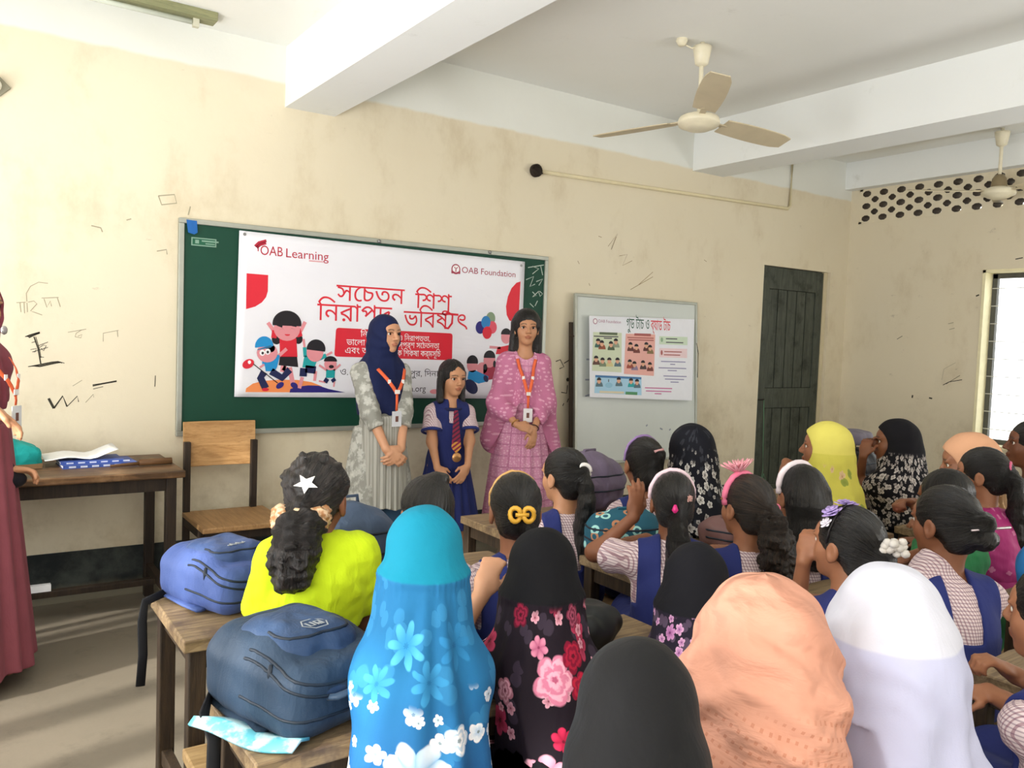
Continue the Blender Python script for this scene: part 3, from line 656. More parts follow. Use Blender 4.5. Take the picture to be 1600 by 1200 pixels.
b = MB(); b.tube([(-.06, -.004, 1.50), (-.02, -.016, 1.497)], .004, n=6); b.tube([(Ww + .0, -.016, 1.48), (Ww + .02, -.016, 1.40), (Ww + .012, -.016, 1.20)], .003, n=6); b.build('tie_wire', M_STICK, wb)
po = Vector(on_wall(922, 492, -.12)); cp = lambda x, y: (on_wall(900 + x * 200 / 1412, 470 + y * 170 / 1200, -.12) - po)
PO = thing('poster', 'white paper poster with green and pink picture panels taped on the whiteboard', 'poster', (po.x, -.128 + .03, po.z))
PO.rotation_euler = (math.radians(-3.5), 0, 0); PO.location = (po.x, -.115, po.z)
PP = lambda x, y: (cp(x, y).x, cp(x, y).z)
b = MB(); shape(b, [PP(150, 165), PP(1310, 205), PP(1245, 1098), PP(120, 1060)], None, O2, E1, E2, lift(-3)); b.build('paper', plain('poster_paper', 'E6E8F0', .6, .04), PO, solid=.0015)
pp = MB(); S = .00092
def pg2(pts, m, k=1): shape(pp, [PP(*p) for p in pts], m, O2, E1, E2, lift(k))
def dc2(x, y, rx, ry, m, k=2, a0=0.0, a1=2 * PI): c = PP(x, y); disc(pp, c[0], c[1], rx * S, ry * S, m, O2, E1, E2, lift(k), 14, a0, a1)
def ln2(x0, y0, x1, y1, wd, m, k=2): stroke(pp, [PP(x0, y0), PP(x1, y1)], wd, m, O2, E1, E2, lift(k))
PG, PK, PB = ink('pale_green', 'CDD6BB'), ink('pale_pink', 'E3ABA2'), ink('pale_blue', 'A5CDE6')
pg2([(185, 345), (500, 355), (480, 790), (155, 770)], PG); pg2([(545, 362), (870, 372), (835, 828), (505, 805)], PK); pg2([(190, 818), (697, 842), (690, 1040), (172, 1015)], PB)
pg2([(190, 818), (697, 842), (695, 866), (188, 842)], ink('steel_blue', '4478AC'), 2); pg2([(915, 390), (1225, 400), (1220, 490), (910, 480)], ink('mint', 'CBDCC6')); pg2([(910, 522), (1215, 530), (1210, 632), (905, 622)], ink('blush', 'E8CFD4'))
pg2([(255, 345), (452, 352), (450, 380), (253, 372)], ink('bottle_green', '5E6B52'), 2); pg2([(640, 358), (822, 364), (820, 392), (636, 385)], ink('brick', 'A85D5A'), 2); pg2([(515, 1000), (645, 1005), (642, 1038), (513, 1032)], ink('leaf', '4E8F62'), 3); pg2([(230, 990), (500, 1000), (498, 1024), (228, 1014)], ink('sand', 'D8CFB4'), 2)
for x, y, c1, h in ((235, 470, 'bottle_teal', '3E6660'), (275, 490, 'rust', '9A5238'), (375, 500, 'forest', '4F6048'), (430, 470, 'grey_green', '8E9A86'), (205, 660, 'plum_brown', '5D3F38'), (275, 680, 'sage', '7C8A6E'), (350, 680, 'straw', 'CFC690'), (440, 680, 'slate', '56707C'),
                    (590, 510, 'dark_maroon', '5A2E2C'), (655, 530, 'brown_red', '743C36'), (765, 510, 'dark_maroon', '5A2E2C'), (805, 540, 'olive_brown', '83704C'), (575, 700, 'terracotta', '9C4A3C'), (625, 720, 'mauve', '8E7C96'), (720, 710, 'charcoal', '4A3A3C'), (795, 730, 'brown_red', '743C36'), (228, 900, 'slate', '56707C'), (445, 895, 'slate', '56707C'), (580, 905, 'teal', '23A0A4'), (645, 915, 'slate', '56707C')):
    m = ink(c1, h); dc2(x, y + 45, 38, 44, m, 3, 0, PI); dc2(x, y - 18, 20, 24, ink('fair', 'DDA98C'), 4); dc2(x, y - 28, 23, 20, ink('black', '1E1B22'), 5, -.1, PI + .1)
ln2(335, 865, 333, 895, .008, ink('grey', '4A4752')); dc2(335, 930, 40, 22, ink('sky', '8FBFDA'), 2)
for x0, x1, y, m in ((985, 1110, 418, 'grey'), (985, 1175, 458, 'grey'), (960, 1155, 560, 'brick'), (955, 1135, 595, 'brick'), (920, 1190, 668, 'violet'), (1020, 1075, 700, 'violet'), (890, 1195, 738, 'violet'), (990, 1090, 768, 'violet'), (940, 1195, 828, 'violet'), (955, 1165, 862, 'violet'), (1015, 1105, 895, 'violet'), (730, 1030, 958, 'magenta'), (740, 1020, 992, 'magenta'), (835, 910, 1022, 'magenta'), (190, 460, 390, 'grey'), (560, 850, 405, 'brick'), (300, 390, 412, 'grey'), (570, 850, 430, 'brick')):
    ln2(x0, y, x1, y + (x1 - x0) * .03, .008, ink(m, {'grey': '4A4752', 'violet': '8F8CB0', 'magenta': 'C0679A', 'brick': 'A85D5A'}[m]) if m not in ('grey', 'brick') else ink(m, ''))
dc2(940, 430, 14, 20, ink('mint_dark', '8FAE8E'), 2); dc2(932, 572, 12, 22, ink('brick', ''), 2)
pp.build('picture_panels', None, PO)
ti = MB()
a = PP(555, 305); put_text(ti, 'গুড টাচ ও', ink('dark_green', '2F5B4B'), (a[0], 0, a[1]), E1, E2, .118, 'L', PP(805, 310)[0] - a[0], .02, lift(2)); a = PP(822, 322); put_text(ti, 'ব\u09cdযাড টাচ', RED, (a[0], 0, a[1]), E1, E2, .118, 'L', PP(1040, 322)[0] - a[0], .02, lift(2))
a = PP(245, 238); put_text(ti, 'OAB Foundation', ink('faded_plum', 'B58AA0'), (a[0], 0, a[1]), E1, E2, .032, 'L', PP(495, 240)[0] - a[0], .01, lift(2)); c = PP(212, 226); disc(ti, c[0], c[1], .022, .022, ink('faded_plum', ''), O2, E1, E2, lift(2)); disc(ti, c[0], c[1], .015, .015, WHT, O2, E1, E2, lift(3))
ti.build('title', None, PO)
# ---------------------------------------------------------------- conduit pipe, light batten, fans, wall lamp
M_PVC = plain('cream_conduit', 'D8CCA8', .6)
b = MB(); p0, p1, p2 = on_wall(838, 268), on_wall(1232, 327), on_wall(1240, 258)
b.tube([(p0.x, -.0155, p0.z), (p1.x - .03, -.0155, p1.z), (p1.x, -.0155, p1.z + .03), (p1.x, -.0155, 3.2)], .014, n=10)
cp_ = tag(b.build('conduit_pipe', M_PVC, None, True), 'cream conduit pipe running along the wall above the whiteboard and up to the beam', 'pipe')
b = MB(); b.lathe([(.001, -.03), (.03, -.03), (.045, -.01), (.045, .02), (.001, .02)], (0, 0, 0), None, 16, Matrix.Rotation(PI / 2, 3, 'X')); b.tube([(.02, -.03, .02), (-.03, -.05, .03), (-.05, -.03, 0), (-.02, -.05, -.03), (.03, -.04, -.02)], .006, n=6)
tag(b.build('junction_box', plain('blackened_socket', '2A2018', .7), None, True, loc=(p0.x - .02, -.02, p0.z)), 'burnt black junction at the left end of the conduit pipe', 'socket')
bt_ = thing('tube_light', 'long greenish wooden tube light batten on the ceiling at the top left', 'light', (1.0, -.22, ZC))
a1, a2 = on_level(337, 24, ZC), on_level(150, -22, ZC)
bt_.location = (a1.x, a1.y, ZC); bt_.rotation_euler = (0, 0, math.atan2(a2.y - a1.y, a2.x - a1.x))
boxes('batten', [((.62, 0, -.022), (1.24, .10, .044))], wood('batten_wood', '7F8160', '96966F', 'X'), bt_, .003)
b = MB(); b.tube([(.12, 0, -.062), (1.14, 0, -.062)], .013, n=12); b.build('tube', plain('dim_glass_tube', 'D5DBCF', .2), bt_, True)
boxes_each('tube_holder', [((.1, 0, -.06), (.03, .03, .05)), ((1.16, 0, -.06), (.03, .03, .05))], plain('holder_plastic', 'C9C7B4'), bt_)
M_FAN = plain('cream_fan_enamel', 'E2DAC0', .35, spec=.5); M_BLADE = plain('dusty_fan_blade', 'C9BC9F', .5, .15, 6)
def ceiling_fan(label, loc, drop, phase, shroud):
    f = thing('ceiling_fan', label, 'fan', loc, 0, 'ceiling fans')
    b = MB(); b.lathe([(.001, 0), (.055, 0), (.052, -.02), (.038, -.10), (.015, -.115), (.001, -.115)], (0, 0, -.03)); b.build('canopy', M_FAN, f, True)
    b = MB(); b.tube([(0, 0, 0), (0, 0, -drop + .05)], .013, n=12); b.build('downrod', M_FAN, f, True)
    if shroud: b = MB(); b.lathe([(.001, .14), (.03, .14), (.05, .11), (.058, .05), (.062, .03), (.001, .03)], (0, 0, -drop)); b.build('bell_cover', plain('dusty_brown_bell', '8A7B5E', .5), f, True)
    b = MB(); b.lathe([(.001, .045), (.06, .045), (.115, .022), (.122, .0), (.118, -.018), (.085, -.03), (.08, -.036), (.05, -.046), (.001, -.048)], (0, 0, -drop)); b.build('motor', M_FAN, f, True)
    for k in range(3):
        a = math.radians(phase + 120 * k); b = MB(); pit = math.radians(13)
        vs, fs = [], []; N = 8
        for i in range(N + 1):
            r = .17 + .50 * i / N; wd = .064 + .012 * math.sin(PI * i / N); wd = wd if i < N else wd * .8
            for s, zz in ((-1, .003), (1, .003), (1, -.003), (-1, -.003)):
                vs.append((r, s * wd, zz - s * wd * math.sin(pit) - .004 * i / N))
        for i in range(N):
            for q in range(4): fs.append((4 * i + q, 4 * i + (q + 1) % 4, 4 * i + 4 + (q + 1) % 4, 4 * i + 4 + q))
        fs += [(0, 1, 2, 3), (4 * N + 3, 4 * N + 2, 4 * N + 1, 4 * N)]
        b.add(vs, fs); b.box((.14, 0, 0), (.12, .035, .008))
        o = b.build('blade', M_BLADE, f); o.rotation_euler = (0, 0, a); o.location = (0, 0, -drop + .012)
    return f
fm = on_level(1098, 66, ZH)
F1 = ceiling_fan('cream ceiling fan hanging between the two beams, above the whiteboard', (fm.x, fm.y, ZH), .475, 0, False)
# turn so that one blade points at the room's rear, the others to either side
F1.rotation_euler = (Matrix.Rotation(math.radians(-5), 3, Vector((.68, -.73, 0))) @ Matrix.Rotation(math.radians(-128), 3, 'Z')).to_euler()
b = MB(); b.lathe([(.001, 0), (.03, 0), (.034, -.02), (.02, -.045), (.001, -.048)], (-.13, .04, 0)); b.tube([(-.11, .04, -.03), (-.07, .02, -.05), (-.03, .01, -.03), (0, 0, -.05)], .005, n=6)
b.build('ceiling_rose', M_FAN, F1, True).rotation_euler = (0, 0, math.radians(128))
fm2 = on_level(1567, 200, ZH)
F2 = ceiling_fan('cream ceiling fan with a brown bell cover, over the lattice vent', (fm2.x, fm2.y, ZH), .50, 0, True)
F2.rotation_euler = (0, 0, math.radians(-100))
wl = thing('wall_lamp', 'grey metal lamp bracket on the wall at the far upper left', 'lamp', (.06, -.02, 2.66))
c = on_wall(-2, 132, -.05); wl.location = (c.x, 0, c.z)
boxes('mounting_plate', [((0, -.01, 0), (.075, .02, .075))], plain('grey_metal_plate', '8E8A78', .5, metal=.3), wl, .003).rotation_euler = (0, .78, 0)
b = MB(); b.lathe([(.001, .05), (.022, .045), (.032, .02), (.03, 0), (.016, -.02), (.001, -.02)], (-.02, -.055, -.01), None, 18, Matrix.Rotation(PI / 2, 3, 'X')); b.build('bulb', plain('white_bulb', 'E8E6DA', .3), wl, True)

# ================================================================ teacher's table, chair and what lies on the table
M_TOP = wood('worn_brown_table_top', '3E2C1C', '6A4C30', 'X', .45, '826548'); M_LEG = wood('dark_table_leg', '1E1611', '33271C', 'Z', .55)
tb = thing('teacher_table', 'dark wooden teacher table against the wall under the scribbles', 'table', (.935, -.33, 0))
boxes('tabletop', [((-.65, 0, .745), (1.32, .60, .035))], M_TOP, tb, .006)
boxes_each('apron', [((-.65, -.25, .695), (1.24, .022, .065)), ((-.65, .25, .695), (1.24, .022, .065)), ((-.05, 0, .695), (.022, .5, .065)), ((-1.25, 0, .695), (.022, .5, .065))], M_LEG, tb)
for x in (-.05, -1.25):
    for y in (-.255, .255): boxes('leg', [((x, y, .364), (.048, .048, .728))], M_LEG, tb, .004)
boxes_each('stretcher', [((-.05, 0, .16), (.035, .47, .045)), ((-1.25, 0, .16), (.035, .47, .045)), ((-.65, 0.02, .145), (1.18, .045, .03))], M_LEG, tb, .003)
b = MB(); b.box((0, 0, 0), (.20, .035, .032)); tag(b.build('folded_paper', plain('white_paper', 'E9EAEC', .7), None, loc=(.30, -.31, .177)), 'white strip of folded paper on the foot rail of the teacher table', 'paper')
# teal cloth bundle, register books, loose sheet, wooden ruler
M_BOOK = plain('register_blue', '3C559E', .5)
def book(label, loc, rz, d):
    o = thing('register_book', label, 'book', loc, rz, 'register books on the teacher table')
    boxes('cover', [((0, 0, .001), (d[0], d[1], .002)), ((0, 0, d[2] - .001), (d[0], d[1], .002)), ((0, -d[1] / 2 + .001, d[2] / 2), (d[0], .003, d[2]))], M_BOOK, o)
    boxes('pages', [((0, .002, d[2] / 2), (d[0] - .006, d[1] - .008, d[2] - .004))], plain('page_edge', 'D5D2C8', .8), o)
    b = MB()
    for k in range(6): b.box((-d[0] / 2 + .04 + k * .05, -d[1] / 2 - .0008, d[2] / 2), (.03, .001, d[2] * .5))
    b.build('spine_lettering', plain('pale_lettering', 'C6CDE2', .6), o)
    return o
ZT = .7625
book('blue register book lying lowest on the teacher table', (.60, -.28, ZT), .05, (.33, .22, .016))
book('blue register book lying on top of the other, under the loose sheet', (.57, -.265, ZT + .0165), .03, (.28, .2, .013))
b = MB(); N = 10; vs_, fs_ = [], []
for j in range(N + 1):
    for i in range(N + 1):
        u, w2 = i / N, j / N; vs_.append((u * .32 - .16, w2 * .21 - .1, .004 + .05 * max(0, u - .62) ** 1.2 * 2 + .012 * math.sin(u * 5) ** 2 + .006 * w2))
for j in range(N):
    for i in range(N): a = j * (N + 1) + i; fs_.append((a, a + 1, a + N + 2, a + N + 1))
b.add(vs_, fs_); tag(b.build('paper_sheet', plain('white_paper', 'E9EAEC', .7), None, True, solid=.0008, loc=(.53, -.24, ZT + .031)), 'crumpled white sheet of paper on top of the register books', 'paper')
b = MB(); b.tube([(-.07, 0, 0), (.085, .012, 0)], [.0165, .0165], n=12); b.tube([(-.2, -.012, -.008), (-.06, 0, -.004)], [.006, .009], n=8)
tag(b.build('duster', wood('duster_wood', '5A3E25', '7B5837', 'X'), None, True, loc=(.84, -.42, ZT + .018)), 'brown wooden rod with a thin handle at the right edge of the teacher table', 'duster')
# chair
M_PLY = wood('pale_plywood', 'A3794A', 'C29866', 'X', .5)
M_SEATW = wood('worn_chair_seat', '8C6A44', 'A88358', 'Y', .5)
ch = thing('wooden_chair', 'wooden chair with a broad plywood backrest standing right of the teacher table', 'chair', (1.235, -.36, 0), 0)
b = MB(); n = 10; vs_, fs_ = [], []
for j in range(2):
    for i in range(n + 1):
        x = -.195 + .39 * i / n; yb = .205 + .02 * (1 - (x / .195) ** 2)
        for z in (.70, .945): vs_.append((x, yb + (.012 if j else 0) + (z - .7) * .08, z))
L = 2 * (n + 1)
for i in range(n):
    a = 2 * i; fs_ += [(a, a + 1, a + 3, a + 2), (L + a, L + a + 2, L + a + 3, L + a + 1), (a, a + 2, L + a + 2, L + a), (a + 1, L + a + 1, L + a + 3, a + 3)]
fs_ += [(0, L, L + 1, 1), (2 * n, 2 * n + 1, L + 2 * n + 1, L + 2 * n)]
b.add(vs_, fs_); b.build('backrest', M_PLY, ch, bevel=.003)
boxes('seat', [((.02, -.02, .445), (.44, .45, .028))], M_SEATW, ch, .006)
boxes_each('seat_frame', [((0, -.2, .41), (.36, .025, .05)), ((0, .18, .41), (.36, .025, .05)), ((-.18, 0, .41), (.025, .36, .05)), ((.18, 0, .41), (.025, .36, .05))], M_LEG, ch)
for x in (-.18, .18):
    boxes('rear_leg', [((x, .195, .42), (.034, .034, .84))], M_LEG, ch, .003); boxes('front_leg', [((x, -.205, .2), (.036, .036, .40))], M_LEG, ch, .003)
boxes_each('stretcher', [((-.18, 0, .18), (.022, .38, .028)), ((.18, 0, .18), (.022, .38, .028))], M_LEG, ch)

# ================================================================ desks and benches
M_DT = wood('worn_desk_plank', '6E5A43', '96805F', 'X', .55, '58473A'); M_DL = wood('dark_desk_leg', '2C231B', '473828', 'Z', .6)
M_BT = wood('pale_bench_plank', '9A7C53', 'B89A6E', 'X', .55, '80674A')
SLABS = []      # tops of desks and benches, which clothes press against
def desk(label, x0, x1, yf, yn, z=.65):
    """school desk: one thick worn plank on dark square legs; yf / yn are its far and near edges"""
    L, D = x1 - x0, yf - yn; SLABS.append(((x0 - .02, yn - .018, z - .10), (x1 + .014, yf + .016, z + .012))); SLABS.extend([((x + .005, y + .005, -.1), (x + .065, y + .065, z - .08)) for x in (x0, x1 - .07) for y in (yn, yf - .07)]); SLABS.extend([((x + .01, yn, .13), (x + .06, yf, .21)) for x in (x0, x1 - .07)])
    t = thing('school_desk', label, 'desk', (x0, (yf + yn) / 2, 0), 0, 'school desks in rows')
    rr = random.Random(int(x0 * 91 + yf * 57))
    b = MB(); n = 14; vs, fs = [], []
    for i in range(n + 1):
        x = L * i / n
        for (y, zz) in ((-D / 2, z), (D / 2, z), (D / 2, z - .034), (-D / 2, z - .034)):
            jit = rr.uniform(-.006, .004) if y < 0 else rr.uniform(-.004, .004)
            vs.append((x + (rr.uniform(-.008, .004) if i == 0 else 0), y + jit, zz + rr.uniform(-.0015, .0015)))
    for i in range(n):
        for q in range(4): fs.append((4 * i + q, 4 * i + 4 + q, 4 * i + 4 + (q + 1) % 4, 4 * i + (q + 1) % 4))
    fs += [(0, 1, 2, 3), (4 * n + 3, 4 * n + 2, 4 * n + 1, 4 * n)]
    b.add(vs, fs); b.build('desktop', M_DT, t, bevel=.004)
    boxes_each('apron', [((L / 2, -D / 2 + .035, z - .062), (L - .08, .02, .055)), ((L / 2, D / 2 - .035, z - .062), (L - .08, .02, .055)), ((.035, 0, z - .062), (.02, D - .09, .055)), ((L - .035, 0, z - .062), (.02, D - .09, .055))], M_DL, t)
    for x in (.035, L - .035):
        for y in (-D / 2 + .035, D / 2 - .035): boxes('leg', [((x, y, (z - .034) / 2), (.045, .045, z - .034))], M_DL, t, .004)
    boxes_each('stretcher', [((.035, 0, .17), (.03, D - .115, .045)), ((L - .035, 0, .17), (.03, D - .115, .045))], M_DL, t, .003)
    return t
def bench(label, x0, x1, yf, yn, z=.38):
    L, D = x1 - x0, yf - yn; SLABS.append(((x0 - .012, yn - .012, -.1), (x1 + .012, yf + .012, z + .008)))
    t = thing('school_bench', label, 'bench', (x0, (yf + yn) / 2, 0), 0, 'school benches in rows')
    boxes('seat', [((L / 2, 0, z - .016), (L, D, .032))], M_BT, t, .005)
    for x in (.05, L - .05):
        for y in (-D / 2 + .03, D / 2 - .03): boxes('leg', [((x, y, (z - .032) / 2), (.04, .04, z - .032))], M_DL, t, .003)
    boxes_each('stretcher', [((L / 2, 0, .12), (L - .1, .03, .035)), ((.05, 0, .12), (.03, D - .1, .035)), ((L - .05, 0, .12), (.03, D - .1, .035))], M_DL, t)
    return t
desk('worn desk under the blue backpack, left column, second from the front', .50, 1.70, -2.19, -2.615)
bench('pale bench behind the desk with the blue backpack', .49, 1.66, -2.64, -2.84)
desk('worn desk under the dark blue backpack, lower left', .47, 1.67, -2.99, -3.31)
bench('bench under the girl in the blue floral hijab', .50, 1.66, -3.40, -3.58)
bench('bench under the three heads nearest the camera', .50, 1.80, -4.04, -4.22)
desk('front desk with a bare pale top, before the girl with the yellow hair claw', 1.91, 3.50, -1.62, -1.97)
bench('bench under the girl with the white hair tie', 1.95, 3.48, -2.17, -2.35)
desk('dark-legged desk under the teal patterned bag', 1.97, 3.50, -2.41, -2.755)
bench('bench under the girl with the pink flower hairband', 1.99, 3.0, -2.87, -3.02)
desk('desk behind the peach hijab, before the girl with lavender hair flowers', 2.0, 3.10, -3.06, -3.33)
bench('bench under the girl with the silver hair pin', 1.95, 2.96, -3.53, -3.70)
desk('desk at the right under the folded arms of the girl at the picture edge', 2.18, 3.3, -3.74, -3.93)
bench('bench under the girl with her arms on the desk at the right edge', 1.90, 3.1, -4.10, -4.27)
desk('front desk of the far right column before the girl in the dark printed hijab', 3.66, 4.9, -1.75, -2.10)
bench('bench under the girl in the dark printed hijab', 3.70, 4.9, -2.44, -2.62)
desk('desk with a bare plank top in front of the girl in magenta', 3.66, 4.9, -2.66, -2.80)
bench('bench under the girl in magenta', 3.20, 4.7, -3.18, -3.36)
desk('desk at the right edge under the bright blue bag', 3.02, 4.5, -3.44, -3.70)

# ================================================================ smooth implicit surfaces for bodies, hair and drapery
F32 = np.float32
def vsub(p, c): return p - np.asarray(c, F32)
def s_cap(a, b, ra, rb=None):
    a = np.asarray(a, F32); b = np.asarray(b, F32); rb = ra if rb is None else rb
    ba = b - a; L2 = float(ba @ ba) + 1e-12; c = (a + b) / 2; R = math.sqrt(L2) / 2 + max(ra, rb)
    def fn(p):
        pa = p - a; h = np.clip(pa @ ba / L2, 0, 1).astype(F32)
        q = pa - h[:, None] * ba
        return np.sqrt(np.einsum('ij,ij->i', q, q)) - (ra + (rb - ra) * h)
    return fn, c, R
def s_ell(c, r, R=None):
    c = np.asarray(c, F32); r = np.asarray(r, F32); M = None if R is None else np.asarray(R, F32)
    def fn(p):
        q = p - c
        if M is not None: q = q @ M
        k0 = np.sqrt((((q / r) ** 2).sum(1))) + 1e-9; k1 = np.sqrt((((q / (r * r)) ** 2).sum(1))) + 1e-9
        return k0 * (k0 - 1) / k1
    return fn, c, float(r.max())
def s_box(c, d, rad=.01, R=None):
    c = np.asarray(c, F32); h = np.asarray(d, F32) / 2 - rad; M = None if R is None else np.asarray(R, F32)
    def fn(p):
        q = p - c
        if M is not None: q = q @ M
        q = np.abs(q) - h
        return np.sqrt((np.maximum(q, 0) ** 2).sum(1)) + np.minimum(q.max(1), 0) - rad
    return fn, c, float(np.sqrt((np.asarray(d, F32) ** 2).sum()) / 2)
def smin(a, b, k):
    if k <= 0: return np.minimum(a, b)
    h = np.clip(.5 + .5 * (b - a) / k, 0, 1); return b + (a - b) * h - k * h * (1 - h)
def smax(a, b, k): return -smin(-a, -b, k)
def s_union(prims, k):
    """smooth union; every primitive is only evaluated near itself"""
    C = np.array([q[1] for q in prims], F32); lo = (C - np.array([q[2] for q in prims], F32)[:, None]).min(0); hi = (C + np.array([q[2] for q in prims], F32)[:, None]).max(0)
    cc = (lo + hi) / 2; RR = float(np.linalg.norm(hi - lo) / 2)
    def fn(p):
        d = np.full(len(p), .25, F32); mg = k + .03
        for f, c, R in prims:
            dist = np.sqrt(((p - c) ** 2).sum(1)); m = dist < R + mg + .06
            far = ~m; d[far] = np.minimum(d[far], np.maximum(dist[far] - R, .03))
            if m.any(): d[m] = smin(d[m], f(p[m]), k)
        return d
    return fn, cc, RR
def surface_nets(D, lo, h):
    """one smooth quad mesh from a signed-distance grid"""
    S = D < 0
    c = [S[i:S.shape[0] - 1 + i, j:S.shape[1] - 1 + j, k:S.shape[2] - 1 + k] for i in (0, 1) for j in (0, 1) for k in (0, 1)]
    cnt = sum(x.astype(np.int8) for x in c); act = (cnt > 0) & (cnt < 8)
    I = np.argwhere(act); idx = -np.ones(act.shape, np.int64); idx[act] = np.arange(len(I))
    cor = [(i, j, k) for i in (0, 1) for j in (0, 1) for k in (0, 1)]
    val = np.stack([D[I[:, 0] + i, I[:, 1] + j, I[:, 2] + k] for i, j, k in cor], 1)
    acc = np.zeros((len(I), 3)); n = np.zeros(len(I))
    for a in range(8):
        for b in range(a + 1, 8):
            if sum(x != y for x, y in zip(cor[a], cor[b])) != 1: continue
            va, vb = val[:, a], val[:, b]; m = (va < 0) != (vb < 0)
            t = np.where(m, va / np.where(m, va - vb, 1), 0)
            P = np.array(cor[a]) + t[:, None] * (np.array(cor[b]) - np.array(cor[a]))
            acc += np.where(m[:, None], P, 0); n += m
    V = (I + acc / n[:, None]) * h + np.asarray(lo)
    faces = []
    for ax in range(3):
        o1, o2 = [(1, 2), (2, 0), (0, 1)][ax]
        sl0 = [slice(None)] * 3; sl1 = [slice(None)] * 3; sl0[ax] = slice(0, -1); sl1[ax] = slice(1, None)
        A, B = S[tuple(sl0)], S[tuple(sl1)]
        E = np.argwhere(A != B)
        E = E[(E[:, o1] > 0) & (E[:, o2] > 0) & (E[:, o1] < S.shape[o1] - 1) & (E[:, o2] < S.shape[o2] - 1)]
        if not len(E): continue
        flip = A[E[:, 0], E[:, 1], E[:, 2]]
        def g(d1, d2):
            q = E.copy(); q[:, o1] -= d1; q[:, o2] -= d2; return idx[q[:, 0], q[:, 1], q[:, 2]]
        Q = np.stack([g(1, 1), g(0, 1), g(0, 0), g(1, 0)], 1); Q[~flip] = Q[~flip][:, ::-1]
        faces.append(Q)
    Fq = np.concatenate(faces) if faces else np.zeros((0, 4), int)
    return V, Fq[(Fq >= 0).all(1)]
def sdf_mesh(fn, lo, hi, h, keep_largest=True):
    lo = np.asarray(lo, float) - 3 * h; hi = np.asarray(hi, float) + 3 * h; B = 4
    nb = np.ceil((hi - lo) / (h * B)).astype(int)
    g = np.stack(np.meshgrid(*[np.arange(n) for n in nb], indexing='ij'), -1).reshape(-1, 3)
    cen = (lo + (g + .5 - .5 / B) * h * B).astype(F32)
    dc = fn(cen); act = np.abs(dc) < h * B * .87 * 1.7 + h
    D = np.repeat(np.repeat(np.repeat(dc.reshape(nb), B, 0), B, 1), B, 2).astype(F32)
    ga = g[act]
    off = np.stack(np.meshgrid(*[np.arange(B)] * 3, indexing='ij'), -1).reshape(-1, 3)
    for s in range(0, len(ga), 3000):
        ii = (ga[s:s + 3000, None, :] * B + off).reshape(-1, 3)
        D[ii[:, 0], ii[:, 1], ii[:, 2]] = fn((lo + ii * h).astype(F32))
    V, Fq = surface_nets(D, lo, h)
    if keep_largest and len(Fq):
        par = np.arange(len(V))
        while True:      # label islands by repeated minimum propagation
            m = par[Fq].min(1); new = par.copy()
            for k in range(4): np.minimum.at(new, Fq[:, k], m)
            new = new[new]
            if (new == par).all(): break
            par = new
        u, cts = np.unique(par, return_counts=True); big = u[cts.argmax()]
        kv = par == big; mp = -np.ones(len(V), int); mp[kv] = np.arange(kv.sum())
        Fq = mp[Fq[kv[Fq[:, 0]]]]; V = V[kv]
    return V, Fq
def mesh_obj(name, V, Fq, mat, parent=None, loc=None):
    me = bpy.data.meshes.new(name)
    me.vertices.add(len(V)); me.vertices.foreach_set('co', np.asarray(V, np.float32).ravel())
    me.loops.add(Fq.size); me.loops.foreach_set('vertex_index', Fq.ravel().astype(np.int32))
    me.polygons.add(len(Fq)); me.polygons.foreach_set('loop_start', np.arange(0, Fq.size, 4, dtype=np.int32))
    me.polygons.foreach_set('use_smooth', [True] * len(Fq))
    me.update(); me.validate()
    if mat: me.materials.append(mat)
    o = bpy.data.objects.new(name, me); COL.objects.link(o)
    if parent: o.parent = parent
    if loc is not None: o.location = loc
    return o
def point_attr(o, name, arr):
    a = o.data.attributes.new(name, 'FLOAT_VECTOR', 'POINT'); a.data.foreach_set('vector', np.asarray(arr, np.float32).ravel())
def vnoise(p, f, seed=0.0):
    """cheap smooth pseudo-noise in -1..1"""
    q = p * f + seed
    return (np.sin(q[:, 0] * 1.7 + 1.3 * np.sin(q[:, 1] * 1.1 + seed)) + np.sin(q[:, 1] * 1.9 + 1.7 * np.sin(q[:, 2] * 1.3)) + np.sin(q[:, 2] * 2.1 + 1.1 * np.sin(q[:, 0] * 1.5 - seed))) / 3

# ================================================================ people
def skin(name, c):
    if name in MATS: return MATS[name]
    t = NT(name); c = lin(c); v = t.coord(); a = t.new('ShaderNodeAttribute', attribute_name='tint'); r, g, b_ = t.sep(a.outputs['Vector'])
    col = t.mix(t.noise(v, 30, 3), tuple(x * .92 for x in c), tuple(min(1, x * 1.07) for x in c))
    col = t.mix(r, col, (c[0] * .62, c[1] * .38, c[2] * .40)); col = t.mix(g, col, (.014, .009, .007))
    t.b.inputs['Subsurface Weight'].default_value = .06; t.b.inputs['Subsurface Radius'].default_value = (.012, .005, .003); t.b.inputs['Subsurface Scale'].default_value = 1
    MATS[name] = t.done(col, .48, 0, .35); return MATS[name]
def hair_mat(name='black_hair', a='050404', b='15110F', rough=.33):
    if name in MATS: return MATS[name]
    t = NT(name); at = t.new('ShaderNodeAttribute', attribute_name='strand').outputs['Vector']
    n = t.noise(at, 5.5, 5, .6, .3); n2 = t.noise(at, 16, 3, .6)
    col = t.mix(t.smooth(n, .35, .7), lin(a), lin(b)); t.bump(t.math('ADD', n, t.math('MULTIPLY', n2, .5)), .75, .012)
    MATS[name] = t.done(col, rough, 0, .45); return MATS[name]
def rot_az(d): return np.array(Matrix.Rotation(-math.radians(d), 3, 'Z'))
def unit(v): v = np.asarray(v, float); return v / (np.linalg.norm(v) + 1e-9)
M_EYE = None
KEY = [None]
SEATS = {}
